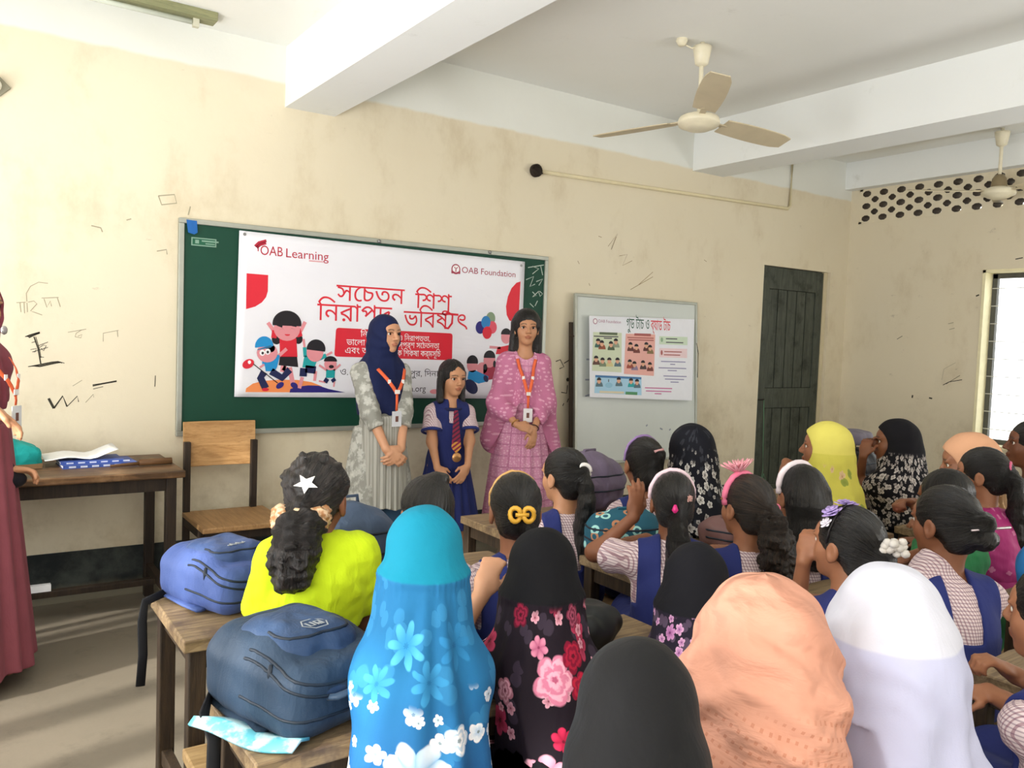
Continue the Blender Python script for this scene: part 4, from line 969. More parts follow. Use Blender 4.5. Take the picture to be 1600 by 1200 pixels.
class Person:
    def __init__(s, label, top, az=0, head=(0, 0, 0), hs=1.0, w=None, stand=False, seat=None, arms=None, sk='5', h=.0065, cat='girl', face=True, drop=.0, hip=.0, lean0=.05, ears=True):
        s.top = np.array(top, float); s.az = az; s.label = label; s.hs = hs; s.w = w = (w if w else (1.0 if stand else .88)); s.h = h; s.stand = stand; s.cat = cat; s.face = face; s.ears = ears and face
        s.key = KEY[0]; s.Rw = rot_az(az); s.org = np.array([top[0], top[1], 0.0]); s.sk = sk
        s.Rh = rot_az(head[0]) @ np.array(Matrix.Rotation(math.radians(head[1]), 3, 'X')) @ np.array(Matrix.Rotation(math.radians(head[2]), 3, 'Y'))
        z = top[2]; s.HC = np.array([0, 0, z - .118 * hs]); hz = s.HC[2]
        s.NB = np.array([0, -.03 * hs, hz - .165 * hs]); s.SZ = hz - (.215 if not stand else .225) * hs - drop
        lean = lean0 if stand else (0.14 if seat is None else float((s.loc((top[0], seat, 0)))[1]) * -1)
        s.lean = lean; hipz = .465 if not stand else z * .52 + hip
        s.P = np.array([0, -lean, hipz]); f = .35 if not stand else .3
        s.SH = [np.array([sd * .128 * w, -.03 - lean * .18, s.SZ]) for sd in (-1, 1)]
        s.C = np.array([0, -.03 - lean * .38, s.SZ - .10])
        s.arms = {}
        for k, sd in (('L', -1), ('R', 1)):
            a = (arms or {}).get(k)
            if a is None: a = ((sd * .06, .17, max(.70, s.SZ - .26)), (sd * .38, -.45, -1), (-sd * .75, .65, 0), (0, 0, -1), .35) if not stand else ((sd * .19, .02, hipz - .05), (sd, -.4, 0), (0, .1, -1), (-sd, 0, 0), .3)
            s.arms[k] = a
    def press(s, fn):
        # clothes and bodies press flat against the neighbour's side and against desk and bench planks
        planes = []; me = SEATS.get(s.key)
        if me:
            for k, q in SEATS.items():
                d = np.array([q[0] - me[0], q[1] - me[1], 0]); L = np.linalg.norm(d)
                if k != s.key and L < .46 and abs(d[1]) < .22: n = d / L; m = np.array([me[0], me[1], 0]) + n * (L / 2 - .004); nl = s.Rw.T @ n; planes.append((nl.astype(F32), float(nl @ s.loc(m))))
        bx = [(np.array(a), np.array(b)) for a, b in SLABS if a[0] < s.org[0] + .5 and b[0] > s.org[0] - .5 and a[1] < s.org[1] + .6 and b[1] > s.org[1] - .6] if not s.stand else []
        if not planes and not bx: return fn
        R = s.Rw.T.astype(F32); o = s.org.astype(F32)
        def g(p):
            p = np.asarray(p, F32); d = fn(p)
            for n, c in planes: d = smax(d, np.where(p[:, 2] < s.HC[2] - .10 * s.hs, p @ n - c, -1.0), .004)
            if bx:
                w = p @ R + o
                for a, b in bx:
                    q = np.abs(w - (a + b).astype(F32) / 2) - ((b - a) / 2).astype(F32); d = np.maximum(d, -(np.sqrt((np.maximum(q, 0) ** 2).sum(1)) + np.minimum(q.max(1), 0)))
            return d
        return g
    def loc(s, p): return s.Rw.T @ (np.asarray(p, float) - s.org)
    def hp(s, v): return s.HC + s.Rh @ (np.asarray(v, float) * s.hs)
    def hell(s, c, r): return s_ell(s.hp(c), np.asarray(r) * s.hs, s.Rh)
    def hcap(s, a, b, ra, rb=None): return s_cap(s.hp(a), s.hp(b), ra * s.hs, (ra if rb is None else rb) * s.hs)
    def inh(s, V): return ((V - s.HC) @ s.Rh) / s.hs
    def torso(s):
        w = s.w; P, C = s.P, s.C; mid = (P + C) / 2
        L = [s_cap(s.SH[0] * [.86, 1, 1], s.SH[1] * [.86, 1, 1], .048 * max(1, w * .95)), s_ell(C, (.132 * w, .088 * w, .15)), s_cap(C, P, .098 * w, .105 * w), s_ell(P, (.142 * w, .105 * w, .10)),
             s_cap(s.NB + [0, 0, -.01], s.SH[0] * [.75, 1, 1], .038, .044), s_cap(s.NB + [0, 0, -.01], s.SH[1] * [.75, 1, 1], .038, .044)]
        return L
    def aim(s, k, wr, el, D, N, curl):
        # arm through world points: wrist, elbow; hand direction D and palm normal N in world axes
        i = 0 if k == 'L' else 1; W = s.loc(wr); E = s.loc(el); m = (s.SH[i] + W) / 2
        s.arms[k] = (tuple(W), tuple(E - m), tuple(s.Rw.T @ np.asarray(D, float)), tuple(s.Rw.T @ np.asarray(N, float)), curl)
    def elbow(s, k):
        sd = -1 if k == 'L' else 1; S = s.SH[0 if sd < 0 else 1]; W = np.asarray(s.arms[k][0], float); hint = unit(s.arms[k][1])
        tot = (.24 if not s.stand else (s.SZ - s.P[2]) * .58) * (s.w if not s.stand else 1); a = tot; b = tot * .92
        d = W - S; L = np.linalg.norm(d)
        if L > (a + b) * .995: W = S + d / L * (a + b) * .995; d = W - S; L = np.linalg.norm(d)
        x = (a * a - b * b + L * L) / (2 * L); hh = math.sqrt(max(a * a - x * x, 1e-6)); n = hint - d / L * (hint @ d / L); n = unit(n)
        return S, S + d / L * x + n * hh, W
    def legs(s):
        out = []
        for sd in (-1, 1):
            if s.stand:
                hipp = s.P + [sd * .075 * s.w, 0, -.03]; kn = np.array([sd * .085 * s.w, s.P[1] + .02, s.P[2] * .52]); an = np.array([sd * .09, s.P[1], .09])
            else:
                hipp = s.P + [sd * .075, .02, 0]; kn = s.P + [sd * .085, .34, -.01]; an = np.array([sd * .085, s.P[1] + .30, .09])
            out.append((hipp, kn, an, an + [sd * .01, .12, -.055]))
        return out
    def hand(s, k):
        W, hint, D, N, curl = s.arms[k][:5]; sd = -1 if k == 'L' else 1
        W = s.elbow(k)[2]; D = unit(D); N = np.asarray(N, float); N = unit(N - D * (N @ D)); Tm = np.cross(D, N) * sd
        q = .86 if not s.stand or s.w < .9 else 1.0; A = []
        pc = W + D * .045 * q
        R = np.stack([Tm, D, N], 1)
        A.append(s_ell(pc, np.array([.036, .050, .015]) * q, R)); A.append(s_cap(W, W + D * .03 * q, .022 * q, .021 * q))
        curls = curl if isinstance(curl, (tuple, list)) else [curl] * 4
        for i, (off, ln_) in enumerate(((.026, .066), (.009, .073), (-.009, .068), (-.025, .054))):
            B = W + (D * (.083 - .10 * abs(off)) + Tm * off) * q; c = curls[i]; ang = 0.0; rad = .0085; d0 = unit(D + Tm * off * 2.5)
            for j, fr in enumerate((.45, .32, .25)):
                ang += c * (.8, 1.1, .8)[j]; dj = d0 * math.cos(ang) + N * math.sin(ang); E = B + dj * ln_ * q * fr
                A.append(s_cap(B, E, rad * q, rad * .92 * q)); B = E; rad *= .92
        B = W + (D * .022 + Tm * .024) * q; d1 = unit(D * .75 + Tm * .55 + N * .35); E = B + d1 * .036 * q; A.append(s_cap(B, E, .011 * q, .0095 * q)); d2 = unit(D * .9 + Tm * .1 + N * .45); A.append(s_cap(E, E + d2 * .03 * q, .0095 * q, .008 * q))
        return A
    def build_body(s, feet=None):
        T_ = s.torso(); limbs = []; hands = []
        for k in ('L', 'R'):
            S, E, W = s.elbow(k); q = 1 if s.stand and s.w > .9 else .86
            limbs += [s_cap(S, E, .043 * q, .034 * q), s_cap(E, W, .034 * q, .0225 * q)]; hands.append(s_union(s.hand(k), .007))
        for hipp, kn, an, toe in s.legs(): limbs += [s_cap(hipp, kn, .075 * s.w, .05), s_cap(kn, an, .05, .032), s_cap(an - [0, 0, .02], toe, .036, .028)]
        limbs.append(s_cap(s.NB, s.hp((0, -.02, -.05)), .045 * s.hs, .05 * s.hs))
        tl = s_union(T_ + limbs, .03)
        hd = [s.hell((0, -.014, .026), (.073, .090, .083)), s.hell((0, .022, -.035), (.055, .060, .072)), s.hell((0, .052, -.086), (.024, .022, .018)), s.hell((.032, .046, -.026), (.026, .024, .028)), s.hell((-.032, .046, -.026), (.026, .024, .028)), s.hell((0, .058, .03), (.05, .026, .03))]
        H1 = s_union(hd, .022 * s.hs)
        fe = [s.hcap((0, .082, .010), (0, .098, -.024), .0065, .0105), s.hell((.011, .088, -.028), (.008, .010, .007)), s.hell((-.011, .088, -.028), (.008, .010, .007)), s.hell((0, .080, -.0525), (.020, .011, .006)), s.hell((0, .078, -.062), (.017, .011, .0065)),
              s.hell((.031, .074, .019), (.02, .009, .006)), s.hell((-.031, .074, .019), (.02, .009, .006))]
        FE = s_union(fe, .004); EAR = s_union([s.hell((sd * .075, -.004, -.012), (.009, .019, .030)) for sd in (-1, 1)] + [s.hell((sd * .073, .002, -.034), (.007, .010, .012)) for sd in (-1, 1)], .006)
        socks = [s.hell((sd * .031, .086, .003), (.0150, .014, .0066)) for sd in (-1, 1)]; conch = [s.hell((sd * .084, -.001, -.010), (.006, .010, .018)) for sd in (-1, 1)]
        def fn(p):
            d = tl[0](p); m = ((p - s.HC) ** 2).sum(1) < (.2 * s.hs) ** 2
            if m.any():
                q = p[m]; e = H1[0](q)
                if s.face:
                    e = smin(e, FE[0](q), .008)
                    for k in socks: e = smax(e, -k[0](q), .004)
                ear = EAR[0](q)
                for k in conch: ear = smax(ear, -k[0](q), .004)
                if s.ears: e = smin(e, ear, .008)
                d[m] = smin(d[m], e, .016)
            for hf, c, R in hands:
                m = ((p - c) ** 2).sum(1) < (R + .05) ** 2
                if m.any(): d[m] = smin(d[m], hf(p[m]), .010)
            return d
        s.bodyfn = fn
        pts = [q[1] for q in T_ + limbs + hd]; rs = [q[2] for q in T_ + limbs + hd]
        lo = np.min([a - b for a, b in zip(pts, rs)], 0); hi = np.max([a + b for a, b in zip(pts, rs)], 0)
        for hf, c, R in hands: lo = np.minimum(lo, c - R); hi = np.maximum(hi, c + R)
        lo[2] = max(lo[2], .004)
        V, Fq = sdf_mesh(s.press(fn), lo, hi, s.h)
        o = mesh_obj('person', V, Fq, skin('skin_' + s.sk, {'5': '82533A', '4': '98664A', '3': 'B98664', '2': 'CA9675', '6': '6E442F'}[s.sk]), None, s.org)
        o.rotation_euler = (0, 0, -math.radians(s.az)); tag(o, s.label, 'person', None)
        q = s.inh(V); t = np.zeros((len(V), 3)); fr = q[:, 1] > .045
        lipc = -.0568 + .0016 * np.cos(q[:, 0] * 260); rr = (q[:, 0] / .0215) ** 2 + ((q[:, 2] - lipc) / .0100) ** 2; t[:, 0] = np.clip((1.15 - rr) * 3, 0, .8) * fr
        ax = np.abs(q[:, 0]); by = .0225 + .004 * np.cos((ax - .03) * 90) ; t[:, 1] = np.clip(1.5 - np.abs(q[:, 2] - by) / .0030, 0, 1) * ((ax > .012) & (ax < .048) & fr) * .85
        lid = np.abs(q[:, 2] - (.0115 - ((ax - .031) / .0165) ** 2 * .007)) < .0022; t[:, 1] = np.maximum(t[:, 1], lid * ((ax > .014) & (ax < .049) & fr) * .8)
        t[:, 0] = np.maximum(t[:, 0], .35 * np.clip(1 - ((ax - .031) / .02) ** 2 - ((q[:, 2] + .002) / .017) ** 2, 0, 1) * fr)
        point_attr(o, 'tint', t); s.o = o
        if s.face:
            global M_EYE
            if M_EYE is None: M_EYE = (plain('eye_white', 'D9D2C8', .2, .02), plain('eye_iris', '140B07', .15, .02))
            for sd in (-1, 1):
                b = MB(); n = 16; prof = []
                R = Matrix(s.Rh.tolist()).to_3x3() @ Matrix.Rotation(-PI / 2, 3, 'X')
                for (a0, a1, m) in ((0, 42, 1), (42, 150, 0)):
                    pr = [(max(.0001, math.sin(math.radians(a)) * .0120 * s.hs), math.cos(math.radians(a)) * .0120 * s.hs) for a in np.linspace(a0, a1, 6)]
                    b.lathe(pr[::-1], (0, 0, 0), M_EYE[m], n, R)
                e = b.build('eye', None, o, True); e.location = s.hp((sd * .0308, .0650, .003))
        return o
    # ------------------------------------------------------------ clothes
    def put(s, name, fn, lo, hi, mat, h=None, label=None):
        V, Fq = sdf_mesh(s.press(fn), lo, hi, h or s.h)
        o = mesh_obj(name, V, Fq, mat, s.o)
        if label: o['label'] = label
        return o
    def bounds(s, m=.12): return np.array([-.32 * s.w - m, s.P[1] - .20 - m, s.P[2] - .12]), np.array([.32 * s.w + m, .20 + m, s.NB[2] + .08])
    def shirt(s, mat, frac=.6, t=.012, puff=.0, hem=None, name='shirt', full=False, fold=.003, h=None, cuff=None):
        T_ = s_union(s.torso(), .03); sl = []
        for k in ('L', 'R'):
            S, E, W = s.elbow(k); q = .86 if not (s.stand and s.w > .9) else 1
            if full: sl += [s_cap(S, E, .047 * q + t, .042 * q + t), s_cap(E, E + (W - E) * frac, .042 * q + t, .034 * q + t)]
            else: sl.append(s_cap(S, S + (E - S) * frac, .044 * q + t, .046 * q + t + puff))
        SL = s_union(sl, .02); zh = s.P[2] - .05 if hem is None else hem; nb = s.NB
        def fn(p):
            d = smin(T_[0](p) - t, SL[0](p), .02)
            d = d + fold * vnoise(p * [1, 1, .45], 38, s.top[0]) + fold * .6 * vnoise(p, 70, 2)
            for k in ('L', 'R'):
                S, E, W = s.elbow(k)
                if not full: u = unit(E - S); c = S + (E - S) * frac; d = np.where(((p - S) @ u > 0) & (np.abs(((p - c) ** 2).sum(1)) < .012), smax(d, (p - c) @ u, .004), d)
                else: u = unit(W - E); c = E + (W - E) * frac; d = np.where(((p - c) ** 2).sum(1) < .02, smax(d, (p - c) @ u, .006), d)
            d = smax(d, zh - p[:, 2], .01)
            return smax(d, .058 * s.hs - np.sqrt(((p - (nb + [0, .012, .0])) ** 2).sum(1)), .006)
        lo, hi = s.bounds(); 
        for k in ('L', 'R'):
            for q in s.elbow(k): lo = np.minimum(lo, q - .09); hi = np.maximum(hi, q + .09)
        lo[2] = max(lo[2], zh - .02)
        return s.put(name, fn, lo, hi, mat, h)
    def pinafore(s, mat, zb=.12, zf=.10, strap=(.042, .126), t=.019, skirt=True):
        T_ = s_union(s.torso(), .03); a, b = strap; a *= s.w; b *= s.w; mid, hw = (a + b) / 2, (b - a) / 2
        sk = []
        if not s.stand and skirt:
            for hipp, kn, an, toe in s.legs(): sk.append(s_cap(hipp, kn, .105, .095))
        SK = s_union(sk, .05) if sk else None; P = s.P; kz = P[2] * .52
        def fn(p):
            d = T_[0](p) - t + .002 * vnoise(p * [1, 1, .4], 42, s.top[1])
            zz = np.where(p[:, 1] < s.SH[0][1], s.SZ - zb, s.SZ - zf)
            reg = np.minimum(p[:, 2] - zz, np.abs(np.abs(p[:, 0]) - mid) - hw)
            arm = np.abs(p[:, 0]) - (.128 * s.w + .012); reg = smax(reg, arm, .01)
            d = smax(d, reg, .004)
            if SK is not None: d = smin(d, SK[0](p), .03)
            elif s.stand:
                r = np.sqrt(p[:, 0] ** 2 + (1.25 * (p[:, 1] - P[1])) ** 2); an_ = np.arctan2(p[:, 0], p[:, 1] - P[1]); zz2 = P[2] + .16 - p[:, 2]
                rad = .115 * s.w + .20 * np.clip(zz2, 0, 1) + .010 * np.clip(zz2 * 3, 0, 1) * np.sin(an_ * 16)
                c = (r - rad) * .9; c = smax(c, p[:, 2] - (P[2] + .16), .02); c = smax(c, kz - .06 - p[:, 2], .008); d = smin(d, c, .02)
            return d
        lo, hi = s.bounds()
        if s.stand: lo[2] = kz - .1; lo[:2] -= .08; hi[:2] += .08
        else: hi[1] = max(hi[1], P[1] + .5); lo[2] = P[2] - .13
        return s.put('pinafore', fn, lo, hi, mat)
    def collar(s, mat, r=.062, wd=.026):
        b = MB(); N = 26; pts = []
        for i in range(N):
            a = 2 * PI * i / N; pts.append((s.NB[0] + math.sin(a) * r * 1.08, s.NB[1] + .012 + math.cos(a) * r * .95, s.NB[2] - .016 - .012 * math.cos(a)))
        b.tube(pts, wd * .62, None, 8, True, .55); return b.build('collar', mat, s.o, True)
    def strands(s, o, axis=(0, -.9, .1), tail=None):
        n = len(o.data.vertices); V = np.zeros(n * 3, np.float32); o.data.vertices.foreach_get('co', V); V = V.reshape(-1, 3)
        q = s.inh(V); a = unit(axis); b = unit(np.cross(a, (1, .01, .02))); c = np.cross(a, b); L = np.linalg.norm(q, axis=1)[:, None] + 1e-6; u = q / L
        ph = np.arctan2(u @ b, u @ c); th = u @ a; S_ = np.stack([np.cos(ph) * 2.6, np.sin(ph) * 2.6, th * .35], 1)
        if tail is not None:
            m = tail(V); S2 = np.stack([V[:, 0] * 24, V[:, 1] * 24, V[:, 2] * 2.2], 1); S_ = S_ * (1 - m[:, None]) + S2 * m[:, None]
        point_attr(o, 'strand', S_)
    def hair(s, extra=(), k=.02, axis=(0, -.9, .1), face=((0, .105, -.045), (.066, .078, .100)), vol=1.0, wave=.0, long=None, mat=None, part=False, name='hair', tailz=None, nape=-.085, ears=True, h=None, peak=False):
        """scalp hair as one mesh: cap, plus any bun, tail or loose fall (extra primitives in person space)"""
        base = [s.hell((0, -.016, .028), (.080 * vol, .098 * vol, .0905 * vol)), s.hell((0, -.055, -.030), (.066, .048, .066))]
        B_ = s_union(base, .02); X = s_union(list(extra), k) if extra else None; fc = s.hell(*face); er = [s.hell((sd * .088, .004, -.028), (.022, .028, .036)) for sd in (-1, 1)]
        cutf = [True]; pkf = s.hell((0, .112, .028), (.032, .075, .070))[0]
        def fn(p):
            p = np.asarray(p, F32); d = B_[0](p); q = ((p - s.HC) @ s.Rh) / s.hs; u = q / (np.linalg.norm(q, axis=1)[:, None] + 1e-6)
            a = unit(axis); b = unit(np.cross(a, (1, .01, .02))); c = np.cross(a, b); ph = np.arctan2(u @ b, u @ c)
            d = d + .0011 * np.sin(ph * 34 + 2 * np.sin(ph * 7)) + .0007 * np.sin(ph * 71)
            if part: d = d + .004 * np.exp(-(q[:, 0] / .006) ** 2) * (q[:, 2] > .03)
            d = smax(d, (nape - q[:, 2]) * s.hs, .012)
            if cutf[0]: d = smax(d, -fc[0](p), .006)
            if peak and cutf[0]: d = smax(d, -pkf(p), .008)
            if ears and cutf[0]:
                for e in er: d = smax(d, -e[0](p), .006)
            if X is not None:
                x = X[0](p); x = x + wave * vnoise(p * [1, 1, .6], 62, 1.7) + wave * .6 * vnoise(p, 118, .4) + .0012 * np.sin(p[:, 0] * 420 + 3 * np.sin(p[:, 2] * 30)) * np.cos(p[:, 1] * 330)
                d = smin(d, x, .014)
            return d
        pts = [q[1] for q in base + list(extra)]; rs = [q[2] for q in base + list(extra)]
        lo = np.min([a - b for a, b in zip(pts, rs)], 0) - .01; hi = np.max([a + b for a, b in zip(pts, rs)], 0) + .01
        def free(p):
            cutf[0] = False; r = fn(p); cutf[0] = True; return r
        s.hairfn = free
        V, Fq = sdf_mesh(s.press(fn), lo, hi, h or min(s.h, .0055)); o = mesh_obj(name, V, Fq, mat or hair_mat(), s.o)
        s.strands(o, axis, (lambda V: np.clip((tailz - V[:, 2]) / .04, 0, 1)) if tailz else None)
        return o
    def band(s, mat, y=.0, tilt=0.0, r=.0075, flat=.5, vol=1.0, name='hairband', a=100):
        b = MB(); pts = []
        for i in range(25):
            t_ = math.radians(-a + 2 * a * i / 24); x, z = math.sin(t_) * .086 * vol, math.cos(t_) * .096 * vol + .026
            pts.append(s.hp((x, y + tilt * (z - .03), z)))
        c = s.hp((0, y, .02)); pts = [s.snap(q, c, r * s.hs * .55) for q in pts]; b.tube(pts, r * s.hs, None, 8, False, 1.0); return b.build(name, mat, s.o, True)
    def snap(s, q, c, off=.0):
        # move a point along the ray to c until it rests on the hair
        d = unit(np.asarray(q) - c); ts = np.linspace(.02, .20, 181); P_ = (c + d * ts[:, None]).astype(F32); v = s.hairfn(P_); k = np.where(v < 0)[0]
        return c + d * ((ts[k[-1]] if len(k) else np.linalg.norm(np.asarray(q) - c)) + off)
    def clip(s, name, mat, at, pts, r, flat=1.0, n=8, closed=False):
        b = MB(); b.tube([s.hp(np.asarray(at) + np.asarray(p)) for p in pts], r, None, n, closed, flat); return b.build(name, mat, s.o, True)
    def blossom(s, name, mat, at, R, petals=5, dome=.3, nrm=None, centre=None):
        """a flower ornament: cupped petals round a centre"""
        b = MB(); nrm = unit(nrm if nrm is not None else np.asarray(at)); at = s.inh(s.snap(s.hp(at), s.hp((0, 0, .02)), .002)[None])[0]; u = unit(np.cross(nrm, (.1, .2, 1))); v_ = np.cross(nrm, u); A = np.asarray(at)
        for ring, (rr, k, zz) in enumerate(((R, petals, 0.0), (R * .8, petals, .22 * R), (R * .5, max(4, petals - 1), .40 * R))):
            for i in range(k):
                a = 2 * PI * (i + .5 * ring) / k; d = u * math.cos(a) + v_ * math.sin(a); t_ = -u * math.sin(a) + v_ * math.cos(a); wd = rr * min(.62, 2.4 / k)
                c0 = A + nrm * zz; P_ = [c0, c0 + d * rr * .5 + t_ * wd * .9 + nrm * rr * dome * .5, c0 + d * rr + t_ * wd * .35 + nrm * rr * dome, c0 + d * rr * 1.08 + nrm * rr * dome * 1.1, c0 + d * rr - t_ * wd * .35 + nrm * rr * dome, c0 + d * rr * .5 - t_ * wd * .9 + nrm * rr * dome * .5]
                b.add([s.hp(q) for q in P_], [(0, 1, 2, 3), (0, 3, 4, 5)])
        return b.build(name, mat, s.o, True, solid=.0015)
    def hijab(s, mat, hem, seam=None, face=None, wide=1.0, fold=.006, n=9, vol=1.0, back=.0, name='hijab', h=None, arms=.5, label=None, brim=True, tight=.0, noise=.004, wrap=0.0, nk=1.0, gather=.0016, kk=.05, flare=.0, slim=None, t=.026):
        T_ = [(f, c, r) for f, c, r in s.torso()]
        tor = s_union(T_, .05)
        hd = [s.hell((0, -.014, .022), (.089 * vol, .106 * vol, .100 * vol)), s.hell((0, .018, -.045), (.074 * vol, .072 * vol, .078 * vol)), s.hell((0, -.06, -.045), (.072 * vol, .055 * vol, .075 * vol))]
        sh = [s_cap(s.hp((0, -.035, -.06)), s.SH[i] * [.8, 1, 1] + [0, 0, -.02], .070 * s.hs * vol * nk, .068 * nk) for i in (0, 1)] + [s_cap(s.hp((0, -.02, -.08)), s.C + [0, .03, -.02], .078 * s.hs * nk, .11 * nk)]
        al = []
        for k in ('L', 'R'):
            S, E, W = s.elbow(k); ar = .046 + .022 * min(1, s.w); al.append(s_cap(S, S + (E - S) * arms, ar, ar * wide))
        if back: al.append(s_cap(s.hp((0, -.06, -.06)), np.array([0, s.C[1] - .06 - back, hem + .05]), .075, .12 * wide))
        if flare: al.append(s_cap(s.hp((0, -.045, -.085)), np.array([0, s.C[1] - .02, s.P[2] + .06]), .078, flare))
        al.append(s_cap(s.C, s.P, (.08 + .045 * min(1, s.w)) * wide, (.118 + .037 * min(1, s.w)) * wide))
        U = s_union(hd + sh + al, kk)
        fe = s.hell(*face) if face else None; cy = s.C[1] + .02; zt = s.hp((0, 0, -.05))[2]
        def fn(p):
            d = smin(U[0](p), tor[0](p) - t, .03)
            ang = np.arctan2(p[:, 0], -(p[:, 1] - cy)); g = np.clip((zt - p[:, 2]) / .35, 0, 1)
            d = d + fold * (.35 + .65 * g) * np.sin(ang * n + 2.2 * np.sin(ang * 2.3 + s.top[0] * 7) + 3 * (zt - p[:, 2])) * np.clip((s.HC[2] + .0 - p[:, 2]) / .12, 0, 1)
            d = d + noise * vnoise(p * [1, 1, .5], 17, s.top[1] * 3) * np.clip((s.HC[2] + .05 - p[:, 2]) / .15, .15, 1) + noise * .35 * vnoise(p, 44, s.top[0])
            if wrap:
                q = s.inh(p); ph = q[:, 2] + .55 * q[:, 1] + .25 * np.abs(q[:, 0]); d = d + wrap * np.sin(ph * 85 + 2 * np.sin(q[:, 0] * 22 + q[:, 2] * 14)) * np.clip(1 - np.abs(q[:, 2] + .03) / .16, 0, 1)
            if seam is not None:
                zs = seam(p) if callable(seam) else seam
                d = d - .0045 * np.exp(-((p[:, 2] - zs) / .010) ** 2); d = d + np.where(p[:, 2] < zs, gather * np.sin(ang * 34) * np.exp(-((p[:, 2] - zs) / .05) ** 2), 0)
            if slim: d = smax(d, np.abs(p[:, 0]) - slim - .25 * np.clip(p[:, 2] - s.NB[2] - .02, 0, 1) - .03 * np.clip((s.NB[2] - p[:, 2]) / .12, -1, 0) , .02)
            d = smax(d, hem + .012 * np.sin(ang * 5) - p[:, 2], .006)
            if fe is not None: d = smax(d, -fe[0](p), .008)
            return d
        lo, hi = s.bounds(.16); lo[2] = hem - .02; hi[2] = s.top[2] + .05
        lo[1] -= .05 + back
        for k in ('L', 'R'):
            for q in s.elbow(k)[:2]: lo[:2] = np.minimum(lo[:2], q[:2] - .09); hi[:2] = np.maximum(hi[:2], q[:2] + .09)
        c = np.array([0, 0, s.HC[2]]); lo[:2] = np.minimum(lo[:2], s.HC[:2] - .17); hi[:2] = np.maximum(hi[:2], s.HC[:2] + .17)
        return s.put(name, fn, lo, hi, mat, h, label)
    def lower(s, mat, name='skirt', z0=.25):
        """cloth over the lap and legs of a seated figure"""
        sk = [s_cap(s.P, s.P + [0, .1, 0], .15, .13)]
        for hipp, kn, an, toe in s.legs(): sk += [s_cap(hipp, kn, .098, .085), s_cap(kn, an + [0, 0, .1], .085, .09)]
        U = s_union(sk, .05)
        lo = np.array([-.32, s.P[1] - .2, .1]); hi = np.array([.32, s.P[1] + .52, s.P[2] + .16])
        return s.put(name, lambda p: smax(U[0](p) + .004 * vnoise(p, 30), .14 - p[:, 2], .01), lo, hi, mat, .011)
# ---------------------------------------------------------------- cloth prints
def gingham():
    if 'check_shirt' in MATS: return MATS['check_shirt']
    t = NT('check_shirt'); x, y, z = t.sep(t.coord())
    def st(c, k, wd): f = t.math('FRACT', t.math('MULTIPLY', c, k)); return t.math('LESS_THAN', f, wd)
    u = t.math('ADD', x, t.math('MULTIPLY', y, .8))
    a = st(u, 105, .36); b_ = st(z, 105, .36)
    col = t.mix(t.math('MULTIPLY', a, .65), lin('E2D2D4'), lin('8E5A6A')); col = t.mix(t.math('MULTIPLY', b_, .5), col, lin('6E4A66'))
    t.bump(t.noise(t.coord(), 18, 3), .25, .01); MATS['check_shirt'] = t.done(col, .85, 0, .15); return MATS['check_shirt']
M_NAVY = cloth('navy_uniform', '2B3470', .8, .12, folds=.3)
def floral(name, ground, layers, seamz=None, plain_c=None, r=.16, extra=None, leaf=None, fade=None, seam_r=None):
    """printed scarf cloth: flowers scattered in cloth coordinates below the seam, plain cloth above it"""
    if name in MATS: return MATS[name]
    t = NT(name); v = t.coord(); u, z = wrapang(t, v, r, 0, -.06)
    wob = t.math('MULTIPLY', t.math('SUBTRACT', t.noise(v, 26, 2), .5), .012); u = t.math('ADD', u, wob); zz = t.math('ADD', z, wob)
    col = t.mix(t.noise(v, 7, 3), tuple(c * .88 for c in lin(ground)), tuple(min(1, c * 1.1) for c in lin(ground)))
    if fade: col = t.mix(t.smooth(z, fade[0], fade[1]), lin(fade[2]), col)
    if leaf:
        m, q, rv, pet = flower_field(t, u, zz, leaf[0], leaf[1], 2, .5, 9.0, .8); col = t.mix(t.math('MULTIPLY', m, leaf[3] if len(leaf) > 3 else .8), col, lin(leaf[2]))
    for (sc, keep, pt, rm, seed, c1, c2, cen, zlo, zhi) in layers:
        m, q, rv, pet = flower_field(t, u, zz, sc, keep, pt, rm, seed)
        m = t.math('MULTIPLY', m, t.math('MULTIPLY', t.smooth(z, zlo, zlo + .03), t.math('SUBTRACT', 1.0, t.smooth(z, zhi - .03, zhi))))
        pc = t.mix(t.smooth(t.math('ADD', t.math('MULTIPLY', q, .8), t.math('MULTIPLY', t.noise(v, 90, 2), .3)), .25, .95), lin(c2), lin(c1)); pc = t.mix(t.math('LESS_THAN', q, .17), pc, lin(cen))
        col = t.mix(m, col, pc)
    for (cu, cv, R, c1, c2, cen, pt) in (extra or ()):
        m, q, pet = one_flower(t, u, zz, cu, cv, R, pt, cu * 40)
        rg = t.math('SINE', t.math('MULTIPLY', t.math('ADD', q, t.math('MULTIPLY', t.noise(v, 60, 2), .5)), 15.0))
        pc = t.mix(t.smooth(rg, -.6, .9), lin(c2), lin(c1)) if pt == 5 else t.mix(t.math('MULTIPLY', pet, t.smooth(q, .0, .9)), lin(c2), lin(c1)); pc = t.mix(t.math('LESS_THAN', q, .14), pc, lin(cen)); col = t.mix(m, col, pc)
    if seamz is not None:
        pl = t.mix(t.noise(v, 8, 3), tuple(c * .9 for c in lin(plain_c)), tuple(min(1, c * 1.08) for c in lin(plain_c)))
        x, y, z0 = t.sep(v); col = t.mix(t.smooth(z0, seamz - .003, seamz + .003), col, pl)
    t.bump(t.math('ADD', t.noise(t.mapping(v, (1, 1, .4)), 15, 3, .5, .5), t.math('MULTIPLY', t.noise(v, 300, 1), .05)), .25, .02)
    MATS[name] = t.done(col, .8, 0, .18); return MATS[name]

